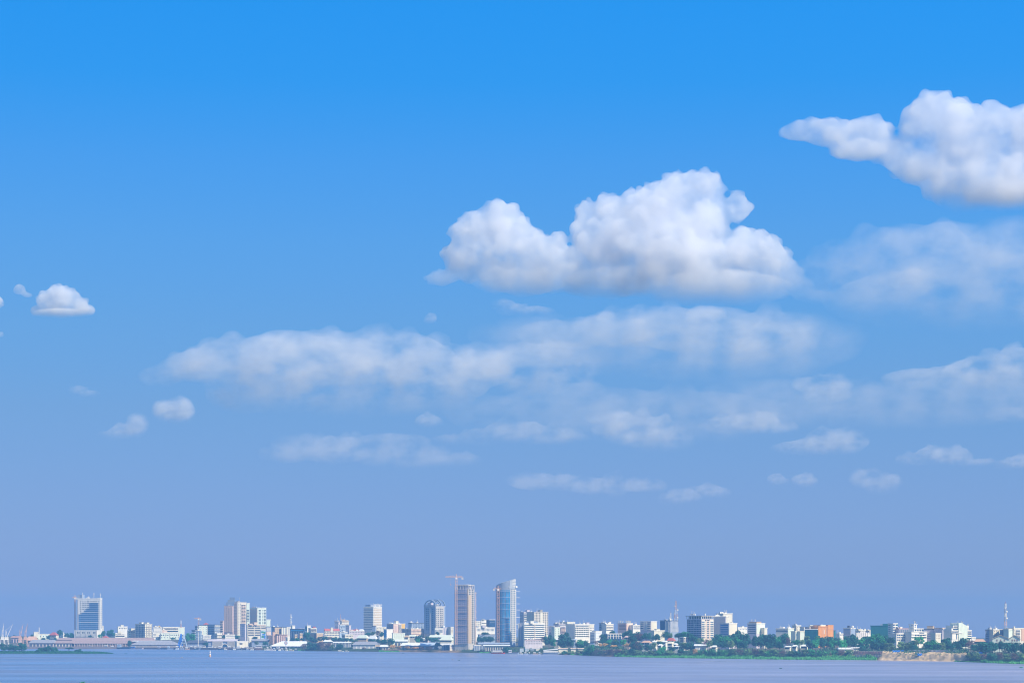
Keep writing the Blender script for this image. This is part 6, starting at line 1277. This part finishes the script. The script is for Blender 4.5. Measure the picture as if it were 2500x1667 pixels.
row('at the edge beyond the sandy bank', 'the corrugated fence', [(1290,1250,1370,130,'dark',45),(1480,1180,1400,360,'dark',34),(1400,1200,1360,170,'dark',60),(1590,1200,1370,170,'dark',45),(1700,1190,1350,150,'dark',60),(1850,1180,1400,220,'dark',40),(1960,1210,1400,160,'dark',34),(2060,1215,1380,150,'dark',45),(2130,1240,1420,150,'dark',30)], 'trees at the edge beyond the sandy bank')
# shrubs on the bank
panel(3)
row('on the tan bank', 'the cream cottages', [(190,1252,1310,120,'dry',20),(300,1272,1325,130,'dry',16),(420,1282,1330,130,'dry',14),(540,1285,1330,130,'dry',13),(650,1290,1350,120,'brown',12),(760,1285,1355,130,'brown',10)], 'dry shrubs on the tan bank', 'shrub', 'shrub')
panel(4)
row('on the red brown bank', 'the last sunlit cream wall', [(900,1350,1420,120,'green',6),(1000,1350,1425,130,'olive',5),(1140,1340,1430,150,'olive',5),(1240,1330,1430,120,'green',5),(1465,1236,1290,90,'dry',30),(1550,1232,1290,100,'dry',32),(1690,1262,1300,140,'dry',28),(1640,1320,1400,190,'brown',8),(1760,1330,1420,150,'brown',8),(1920,1235,1300,130,'dry',45),(1970,1300,1400,100,'dark',12),(1850,1340,1420,120,'olive',8),(2060,1340,1420,110,'olive',8)], 'shrubs on the red brown bank', 'shrub', 'shrub')
panel(5)
row('in the reeds below the overhung office', 'the villas', [(50,1340,1430,110,'olive',10),(260,1350,1420,130,'olive',10),(400,1330,1420,120,'green',10),(540,1340,1420,130,'olive',10),(960,1320,1420,90,'dry',12),(1060,1310,1420,150,'bright',12),(1150,1300,1420,150,'bright',14),(1240,1292,1420,150,'bright',16),(1330,1300,1425,150,'bright',14),(1430,1310,1425,140,'bright',12),(1560,1320,1440,150,'olive',12),(1680,1310,1440,170,'brown',14),(1800,1320,1440,140,'olive',12),(1920,1325,1440,170,'brown',14),(2040,1330,1440,150,'olive',12)], 'shrubs in the reeds', 'shrub', 'shrub')
panel(6)
row('on the bank under the orange block', 'the white walled office', [(100,1330,1430,150,'bright',12),(200,1320,1430,150,'olive',13),(330,1340,1440,140,'brown',11),(450,1345,1450,150,'olive',10),(560,1340,1450,150,'dark',11),(680,1330,1450,140,'olive',12),(790,1320,1450,150,'green',13),(910,1320,1440,150,'bright',13),(1030,1325,1440,150,'bright',13),(1150,1320,1440,150,'bright',13),(1270,1340,1450,150,'brown',10),(1390,1340,1440,140,'olive',10)], 'shrubs on the bank under the orange block', 'shrub', 'shrub')
panel(7)
row('past the end of the sandy bank', 'the sandy bank', [(1240,1380,1490,140,'olive',8),(1340,1390,1500,160,'olive',7),(1460,1385,1500,150,'brown',8),(1580,1390,1510,160,'dark',7),(1700,1380,1510,150,'brown',8),(1820,1400,1520,170,'olive',7),(1950,1390,1520,160,'brown',8),(2070,1390,1520,150,'olive',8)], 'shrubs past the sandy bank', 'shrub', 'shrub')

# reeds, undergrowth: countless small leaves
def blades(b, rd, x, y, z, h, w):
    a = rd.uniform(0, 3.14); sx, sy = math.cos(a) * w, math.sin(a) * w; lx, ly = rd.uniform(-.3, .3) * h, rd.uniform(-.3, .3) * h
    b.add([(x - sx, y - sy, z), (x + sx, y + sy, z), (x + lx + sx * .3, y + ly + sy * .3, z + h), (x + lx - sx * .3, y + ly - sy * .3, z + h)], [(0, 1, 2, 3)])
rd = random.Random(11); b = MB()
for lo, hi, n, hmin, hmax, d0, d1 in ((1392,1440,500,.4,1.2,-1,4),(1500,1700,4200,.6,2.0,-7,7),(1640,1880,6000,.8,2.6,-9,9),(1870,2140,7000,.8,2.6,-9,8),(2395,2560,4000,.6,2.4,-14,8),(2330,2400,700,.3,1.0,-6,1),(700,745,400,.3,.9,-1,6),(925,975,800,.4,1.2,-2,8),(1170,1195,250,.4,1.2,-1,4)):
    for _ in range(n):
        p_ = rd.uniform(lo, hi)
        f = min(1, (p_ - lo) / 30, (hi - p_) / 30); dens = noise.noise(Vector((p_ * .06, 4, 0)))
        d = rd.uniform(d0 * max(.1, f) * (1 + dens), d1); D = shoreD(p_) + d
        blades(b, rd, wx(p_, D), D, max(-.1, bank(p_, d)) if d > 0 else -.1, rd.uniform(hmin, hmax) * (.7 + .5 * max(0, dens + .4)), rd.uniform(.25, .5))
o = b.build('reeds', leaf_mat('reed_leaf', LEAF['reed'], .45)); tag(o, 'bright green reeds and floating grass fringing the waterline', 'reeds', kind='stuff')
b = MB()
for _ in range(2600):
    p_ = rd.uniform(1420, 2560); d = rd.choice((rd.uniform(7, 40), rd.uniform(30, 150)))
    if earthy(p_) > .3 and d < 45 and rd.random() < .75: continue
    D = shoreD(p_) + d; z = bank(p_, d); r = rd.uniform(1.2, 3.2); x = wx(p_, D); pts = []
    for _ in range(16):
        v = Vector((rd.gauss(0, 1), rd.gauss(0, 1), abs(rd.gauss(0, .8)))).normalized(); pts.append((Vector((x, D, z)) + Vector((v.x * r * 1.5, v.y * r, v.z * r * .9 + .2)), v))
    quads(b, pts, rd, .75)
for _ in range(500):
    p_ = rd.uniform(640, 1420); d = rd.uniform(14, 160); D = shoreD(p_) + d; z = bank(p_, d); r = rd.uniform(.8, 2.4); x = wx(p_, D); pts = []
    for _ in range(14):
        v = Vector((rd.gauss(0, 1), rd.gauss(0, 1), abs(rd.gauss(0, .8)))).normalized(); pts.append((Vector((x, D, z)) + Vector((v.x * r * 1.6, v.y * r, v.z * r)), v))
    quads(b, pts, rd, .7)
o = b.build('undergrowth', leaf_mat('undergrowth_leaf', (.06, .15, .075), .6)); tag(o, 'tangled undergrowth covering the far bank between the trees', 'undergrowth', kind='stuff')

# wooded islet close to the port
panel(0)
ID = 175000 / (1380 + 1403 / Z - HY)
IT = [(-420, 0), (-300, 2.2), (0, 2.6), (600, 2.4), (1000, 2.6), (1300, 2.0), (1600, 1.4), (1760, .6), (1815, 0)]
vs, fs = [], []; N = 90; Mr = 9
for i in range(N + 1):
    X = -420 + 2235 * i / N; h = lerp_table(IT, X)
    for j in range(Mr + 1):
        t = j / Mr; w = 46 * min(1, h / 1.6 + .05); y = ID + t * w; z = h * math.sin(math.pi * min(1, t * 1.0)) ** .6 if 0 < t < 1 else -.3
        vs.append((wx(px(X), ID) + 1.5 * noise.noise(Vector((X * .01, t * 3, 1))), y, z + (.3 * noise.noise(Vector((X * .03, t * 5, 0))) if 0 < t < 1 else 0)))
for i in range(N):
    for j in range(Mr): fs.append((i * (Mr + 1) + j, (i + 1) * (Mr + 1) + j, (i + 1) * (Mr + 1) + j + 1, i * (Mr + 1) + j + 1))
me = bpy.data.meshes.new('islet'); me.from_pydata(vs, [], fs); tag(link('islet', me, None, paint('islet_soil', (.06, .12, .05), .4)), kind='structure')
b = MB()
for _ in range(6500):
    X = rd.uniform(-400, 1800); h = lerp_table(IT, X); t = rd.uniform(0, 1) ** 1.4; w = 40 * min(1, h / 1.6 + .05)
    blades(b, rd, wx(px(X), ID), ID + t * w - 1.2, h * math.sin(math.pi * t) ** .6 - .2, rd.uniform(.4, 1.5) * min(1, h / 2 + .25), rd.uniform(.3, .5))
tag(b.build('islet_grass', leaf_mat('islet_leaf', (.03, .16, .08), .35)), 'tall wet grass covering the wooded islet', 'grass', kind='stuff')
for X, Yt, Yb, W, kind, dd, lab in ((45,1228,1345,110,'dark',16,'rounded dark bush at the photo edge end of the islet'),(158,1240,1345,90,'dark',20,'smaller bush between the two tallest bushes on the islet'),(255,1248,1340,120,'dark',14,'low side of the broad dark bush on the islet'),(345,1222,1345,150,'dark',18,'broadest and tallest dark bush on the islet'),
    (600,1330,1370,120,'dark',10,'low spreading scrub on the islet before the middle bushes'),(660,1290,1360,130,'dark',18,'first of three dark bushes in the middle of the islet'),(770,1276,1360,150,'dark',20,'tallest of three dark bushes in the middle of the islet'),(865,1292,1360,100,'dark',18,'last of three dark bushes in the middle of the islet'),
    (1100,1284,1345,140,'acacia',18,'lone umbrella shaped tree on the islet'),(1255,1328,1368,140,'dark',14,'low rounded scrub near the bare tip of the islet')):
    tree('tree' if 'umbrella' in lab else 'shrub', lab, X, Yt - 4, Yb + 22, W * 1.08, kind, D=ID + dd, gz=1.4, group='bushes on the islet', cat='tree')
# ---------------------------------------------------------------- boats, buoy, floating things
def boat(kind, label, X0, X1, Yw, Yt, hull='white', cab='white', off=0, group=None, trim='dark'):
    """a vessel lying along the quay, waterline row Yw, top row Yt"""
    D = CAMZ * F / (py(Yw) - HY); m = D / F / Z; L = (X1 - X0) * m; T = (Yw - Yt) * m; W = max(1.6, min(7, L * .28))
    nm = {'barge': 'barge', 'ferry': 'passenger_boat', 'yacht': 'yacht', 'skiff': 'motor_boat', 'box': 'cargo_barge'}[kind]
    e = empty(nm, (wx(px((X0 + X1) / 2), D), D, -.15), R((hash_(label) % 9) - 4)); tag(e, label, 'barge' if 'barge' in nm else 'boat', group)
    h = L / 2; fb = {'barge': .42, 'ferry': .26, 'yacht': .3, 'skiff': .42, 'box': .36}[kind] * T
    fb = max(.6, fb); bow = .16 if kind in ('barge', 'box') else .3
    pts = [(-h, -W * .42), (h * (1 - bow), -W / 2), (h, 0), (h * (1 - bow), W / 2), (-h, W * .42)]
    low = [(x * .94, y * .75) for x, y in pts]; n = len(pts)
    up = [fb, fb * 1.05, fb * 1.3, fb * 1.05, fb]
    MB().add([(x, y, 0) for x, y in low] + [(x, y, z) for (x, y), z in zip(pts, up)], [(k, (k + 1) % n, n + (k + 1) % n, n + k) for k in range(n)] + [tuple(range(n - 1, -1, -1)), tuple(range(n, 2 * n))]).build('hull', P(hull), e)
    MB().box(-h * .97, h * (1 - bow), -W * .5 - .05, W * .5 + .05, fb * .82, fb * .97).build('rubbing_strake', P(trim), e)
    z = fb
    if kind == 'barge':
        MB().box(-h * .92, -h * .92 + min(L * .28, 9), -W * .33, W * .33, fb, T * .92).build('wheelhouse', P(cab), e)
        ubox('window', P('g_dark'), e, -h * .9, -h * .9 + min(L * .24, 8), -W * .35, -W * .3, T * .62, T * .78)
        MB().box(-h * .96, -h * .88 + min(L * .28, 9), -W * .4, W * .4, T * .92 + .003, T).build('roof', P('whiteroof'), e)
        MB().box(-h * .2, h * .7, -W * .34, W * .34, fb * 1.0, fb * 1.0 + T * .14).build('hatch', P(trim), e)
    elif kind == 'ferry':
        for k in range(2):
            s = 1 - .22 * k; za, zb = fb + (T - fb) * k * .48, fb + (T - fb) * (k * .48 + .36)
            MB().box(-h * .9 * s, h * .62 * s, -W * .4, W * .4, za, zb).build('deckhouse', P(cab), e)
            ubox('window_band', P('g_dark'), e, -h * .86 * s, h * .58 * s, -W * .43, -W * .38, za + (zb - za) * .35, za + (zb - za) * .8)
            MB().box(-h * .95 * s, h * .7 * s, -W * .46, W * .46, zb + .003, fb + (T - fb) * (k * .48 + .46)).build('deck', P('whiteroof'), e)
    elif kind == 'yacht':
        for k in range(3):
            s = 1 - .27 * k; za, zb = fb + (T - fb) * k * .28, fb + (T - fb) * (k * .28 + .22)
            MB().add([(-h * .7 * s, -W * .4 * s, za), (h * .55 * s, -W * .4 * s, za), (h * .55 * s, W * .4 * s, za), (-h * .7 * s, W * .4 * s, za), (-h * .7 * s, -W * .36 * s, zb), (h * .38 * s, -W * .36 * s, zb), (h * .38 * s, W * .36 * s, zb), (-h * .7 * s, W * .36 * s, zb)], [(0, 3, 2, 1), (4, 5, 6, 7), (0, 1, 5, 4), (1, 2, 6, 5), (2, 3, 7, 6), (3, 0, 4, 7)]).build('deckhouse', P('white'), e)
            ubox('window_band', P('g_dark'), e, -h * .62 * s, h * .3 * s, -W * .43 * s, -W * .36 * s, za + (zb - za) * .3, za + (zb - za) * .75)
        MB().bar((-h * .1, 0, T * .8), (-h * .16, 0, T * 1.05), .3).build('radar_mast', P('white'), e)
    elif kind == 'skiff':
        MB().box(-h * .7, h * .2, -W * .36, W * .36, fb * .9, T * .8).build('cabin', P(cab), e)
        ubox('window_band', P('g_dark'), e, -h * .66, h * .16, -W * .39, -W * .34, fb + (T * .8 - fb) * .35, fb + (T * .8 - fb) * .8)
        MB().box(-h * .8, h * .32, -W * .44, W * .44, T * .8 + .003, T).build('canopy', P('whiteroof' if cab != 'white' else 'white'), e)
    return e, L, T, fb, W
def hash_(s): return sum((i + 1) * ord(c) for i, c in enumerate(s))
G1 = 'boats moored along the port quay'
panel(0)
boat('skiff', 'white cabin boat at the quay behind the wooded islet', 478, 545, 1299, 1252, 'lilac', 'cream', group=G1)
boat('skiff', 'small white and red boat half hidden by the middle bushes of the islet', 770, 870, 1312, 1262, 'pinkwall', 'white', group=G1)
boat('barge', 'long pinkish barge lying along the longest warehouse', 990, 1330, 1318, 1280, 'pinkwall', 'lilac', group=G1)
boat('ferry', 'red and white boat just past the long pinkish barge', 1326, 1402, 1318, 1255, 'red', 'white', group=G1)
boat('barge', 'brown barge between the red and white boat and the dark tug', 1410, 1560, 1320, 1275, 'brown', 'bluegrey', group=G1)
boat('ferry', 'white double deck boat under the longest warehouse canopy', 1565, 1650, 1316, 1200, 'bluegrey', 'white', group=G1)
boat('skiff', 'dark tug next to the white double deck boat', 1655, 1740, 1324, 1270, 'black', 'bluegrey', group=G1)
boat('skiff', 'dark tug with a pale wheelhouse, one berth past the first dark tug', 1760, 1840, 1324, 1280, 'black', 'paleblue', group=G1)
boat('barge', 'dark blue barge towards the moored yacht', 1860, 2090, 1328, 1255, 'g_navy', 'paleblue', group=G1)
panel(1)
boat('barge', 'low purple grey barge with a blue load before the broad grey shed', 60, 270, 1330, 1285, 'netting', 'blue', group=G1)
boat('yacht', 'sleek white motor yacht with three stepped decks', 292, 470, 1322, 1215, 'bluegrey', 'white', group=G1)
boat('barge', 'dark barge ahead of the white motor yacht', 480, 640, 1333, 1285, 'g_navy', 'lilac', group=G1)
boat('barge', 'pale blue work barge near the blue quay crane', 640, 770, 1334, 1280, 'bluegrey', 'paleblue', group=G1)
spec = [(772,832,1338,1278,'paleblue','white','skiff'),(838,915,1336,1285,'bluegrey','white','skiff'),(924,998,1338,1296,'salmon','white','skiff'),(1004,1060,1336,1280,'white','paleblue','skiff'),(1066,1130,1338,1285,'g_navy','white','skiff'),(1140,1200,1338,1280,'bluegrey','paleblue','ferry'),(1204,1272,1336,1270,'lilac','white','ferry'),(1284,1388,1338,1272,'teal','paleblue','ferry'),(1392,1440,1340,1300,'white','white','skiff'),(1450,1530,1342,1285,'g_navy','peach','skiff'),(1545,1596,1342,1305,'white','white','skiff'),(1604,1680,1342,1285,'netting','lilac','skiff'),(1690,1740,1344,1290,'white','paleblue','skiff'),(1744,1822,1344,1280,'g_navy','white','ferry'),(1828,1892,1344,1300,'white','white','skiff'),(1900,1960,1345,1285,'bluegrey','white','skiff'),(1966,2026,1346,1302,'white','cream','skiff'),(2030,2090,1346,1285,'brown','white','skiff')]
CN = dict(paleblue='pale blue', bluegrey='blue grey', salmon='orange', white='white', g_navy='navy', lilac='lavender', teal='turquoise', netting='mauve', brown='brown', red='red', black='black', cream='cream', peach='peach')
for i, (a, b_, yw, yt, hc, cc, kd) in enumerate(spec):
    lab = f"{CN[hc]} hulled boat with a {CN[cc]} cabin, number {['one','two','three','four','five','six','seven','eight','nine','ten','eleven','twelve','thirteen','fourteen','fifteen','sixteen','seventeen','eighteen'][i]} along from the blue crane"
    boat(kd, lab, a, b_, yw, yt, hc, cc, group=G1)
panel(2)
boat('ferry', 'reddish riverboat with a pink deckhouse at the foot of the factory', 14, 156, 1346, 1268, 'rust', 'pinkwall', group=G1)
spec = [(158,196,1350,1318,'white','white'),(198,248,1350,1290,'white','white'),(252,300,1352,1300,'lilac','white'),(306,352,1354,1312,'white','paleblue'),(356,384,1354,1300,'g_navy','white'),(388,432,1356,1298,'white','cream'),(436,480,1356,1318,'bluegrey','white'),(502,544,1358,1312,'white','white'),(556,640,1359,1330,'peach','warm'),(646,700,1358,1322,'g_navy','lilac')]
for i, (a, b_, yw, yt, hc, cc) in enumerate(spec):
    boat('skiff', f"small {CN[hc]} boat with a {'tan' if cc == 'warm' else CN[cc]} cabin by the white warehouse, {ORD[i]} from the factory", a, b_, yw, yt, hc, cc, group=G1)
boat('skiff', 'long white open boat drawn up past the bushy waterfront clump', 1328, 1432, 1372, 1345, 'white', 'white', group=G1)
boat('skiff', 'shorter white boat just beyond the long white open boat', 1452, 1518, 1374, 1352, 'white', 'white', group=G1)
panel(3)
boat('ferry', 'red hulled workboat with a white wheelhouse below the two tallest towers', 1755, 1985, 1404, 1340, 'red', 'white')
panel(4)
G2 = 'boats below the lavender low block'
boat('barge', 'dark flat barge just past the blue glass tower', 4, 176, 1418, 1345, 'bluegrey', 'lilac', group=G2)
e_, L, T, fb, W = boat('box', 'long dark barge carrying a row of pale boxes', 178, 540, 1402, 1320, 'g_navy', 'white', group=G2)
for k, (mt, lab) in enumerate((('paleblue', 'first pale blue box on the long dark barge, at its stern'), ('paleblue', 'second pale blue box on the long dark barge, amidships'), ('bluegrey', 'blue grey box on the long dark barge, third from its stern'), ('white', 'white box at the bow end of the long dark barge'))):
    x0 = -L / 2 + L * (.03 + .235 * k); w = L * .17
    c = empty('cargo_container', e_.matrix_basis @ Vector((x0 + w / 2, 0, fb * 1.02)), 0); c.rotation_euler = e_.rotation_euler; tag(c, lab, 'container', 'boxes on the long dark barge')
    MB().box(-w / 2, w / 2, -W * .4, W * .4, 0, T * .62).build('box_body', P(mt), c)
    q = MB().box(-w / 2 - .1, w / 2 + .1, -W * .43, W * .43, T * .62 + .003, T * .66); q.build('lid', P('whiteroof'), c)
    for j in range(4): ubox('box_rib', P('white'), c, -w / 2 + w * (j + .5) / 4 - .12, -w / 2 + w * (j + .5) / 4 + .12, -W * .43, -W * .39, .1, T * .58)
for a, b_, hc, cc, lab in ((182, 242, 'white', 'white', 'little white boat moored outside the long dark barge'), (256, 320, 'paleblue', 'white', 'pale blue dinghy outside the long dark barge'), (328, 366, 'black', 'white', 'tiny black dinghy with a white cabin by the long dark barge'), (396, 474, 'salmon', 'white', 'orange bowed boat outside the long dark barge'), (486, 534, 'white', 'bluegrey', 'white dinghy at the bow of the long dark barge')):
    boat('skiff', lab, a, b_, 1412, 1378, hc, cc, group=G2)
e_, L, T, fb, W = boat('box', 'dark hulled barge under a long white sloping roof', 556, 826, 1418, 1315, 'bluegrey', 'white', group=G2)
q = MB().add([(-L * .46, -W * .5, T * .62), (L * .40, -W * .5, T * .78), (L * .40, W * .5, T * .86), (-L * .46, W * .5, T * .7)] + [(-L * .46, -W * .5, T * .66), (L * .40, -W * .5, T * .86), (L * .40, W * .5, T * .94), (-L * .46, W * .5, T * .74)], [(3, 2, 1, 0), (4, 5, 6, 7), (0, 1, 5, 4), (1, 2, 6, 5), (2, 3, 7, 6), (3, 0, 4, 7)]); q.build('roof', P('whiteroof'), e_)
MB().box(-L * .45, L * .39, -W * .42, W * .42, fb, T * .6).build('deckhouse', P('white'), e_)
boat('skiff', 'white boat lying off the green reed edge under the red brown bank', 1712, 1772, 1438, 1408, 'white', 'white', group=G2)
# channel buoy
panel(1)
D = CAMZ * F / (py(1454) - HY); m = D / F / Z; e = empty('channel_buoy', (wx(px(1325), D), D, -.2)); tag(e, 'red and white banded buoy standing alone in the river', 'buoy')
H = 108 * m
MB().tube((0, 0, 0), (0, 0, H * .16), 1.15, 1.25, 14).tube((0, 0, H * .16), (0, 0, H * .36), 1.15, .9, 14).build('float_drum', P('salmon'), e)
z0 = .36
for k, (f, r0, r1, mt) in enumerate(((.12, 1.0, .9, 'white'), (.10, .62, .55, 'bluegrey'), (.12, .8, .7, 'white'), (.10, .42, .36, 'pinkwall'), (.10, .5, .38, 'white'))):
    MB().tube((0, 0, H * z0 + .003), (0, 0, H * (z0 + f)), r0, r1, 14).build('band', P(mt), e); z0 += f
MB().tube((0, 0, H * z0 + .003), (0, 0, H), .22, .08, 10).build('lamp', P('white'), e)
# drifting plants and flotsam
def drift(label, pX, pY, w, hgt, mat, name='floating_plant', cat='floating plant'):
    D = CAMZ * F / (pY - HY); m = D / F; rd = random.Random(int(pX)); W = w * m / 2; b = MB(); pts = []
    vs, fs = ico(1); b.add([(v.x * W, v.y * max(1.2, W * .5), v.z * .12) for v in vs], fs)
    for _ in range(60):
        t = rd.uniform(0, 6.28); r = math.sqrt(rd.random()); pts.append((Vector((r * W * math.cos(t), r * max(1.2, W * .5) * math.sin(t), rd.uniform(.1, hgt))), Vector((0, 0, 1))))
    quads(b, pts, rd, max(.3, hgt * .5))
    o = b.build(name, mat); o.location = (wx(pX, D), D, .05); tag(o, label, cat, 'drifting plants on the river')
gl = leaf_mat('green_leaf', LEAF['green']); bl = leaf_mat('dark_leaf', LEAF['dark'])
drift('thin dark mat of floating weed between the islet tip and the moored yacht', 339, 1595.5, 22, .35, bl)
drift('small dark weed mat just off the tip of the islet', 307, 1595, 9, .3, bl)
drift('pale scrap of flotsam between the weed mat and the buoy', 444, 1604.3, 6, .5, paint('foam_scrap', (.6, .55, .5), .2), 'flotsam', 'flotsam')
drift('tan clump drifting below the two tallest towers', 1105, 1610, 6, .4, leaf_mat('dry_leaf', LEAF['dry']))
drift('dark clump drifting beside the tan clump', 1120.5, 1611, 6, .4, bl)
drift('dark clump just off the yellow grass bank', 984, 1593.5, 7, .4, bl)
drift('greenish clump close to the bottom edge of the photo', 200, 1667, 14, .8, gl)
drift('dark green clump alone in mid river before the overhung office', 1906, 1631, 7, .5, bl)
drift('dark green clump at the photo edge below the big dark tree', 2493, 1629.5, 9, .7, gl)
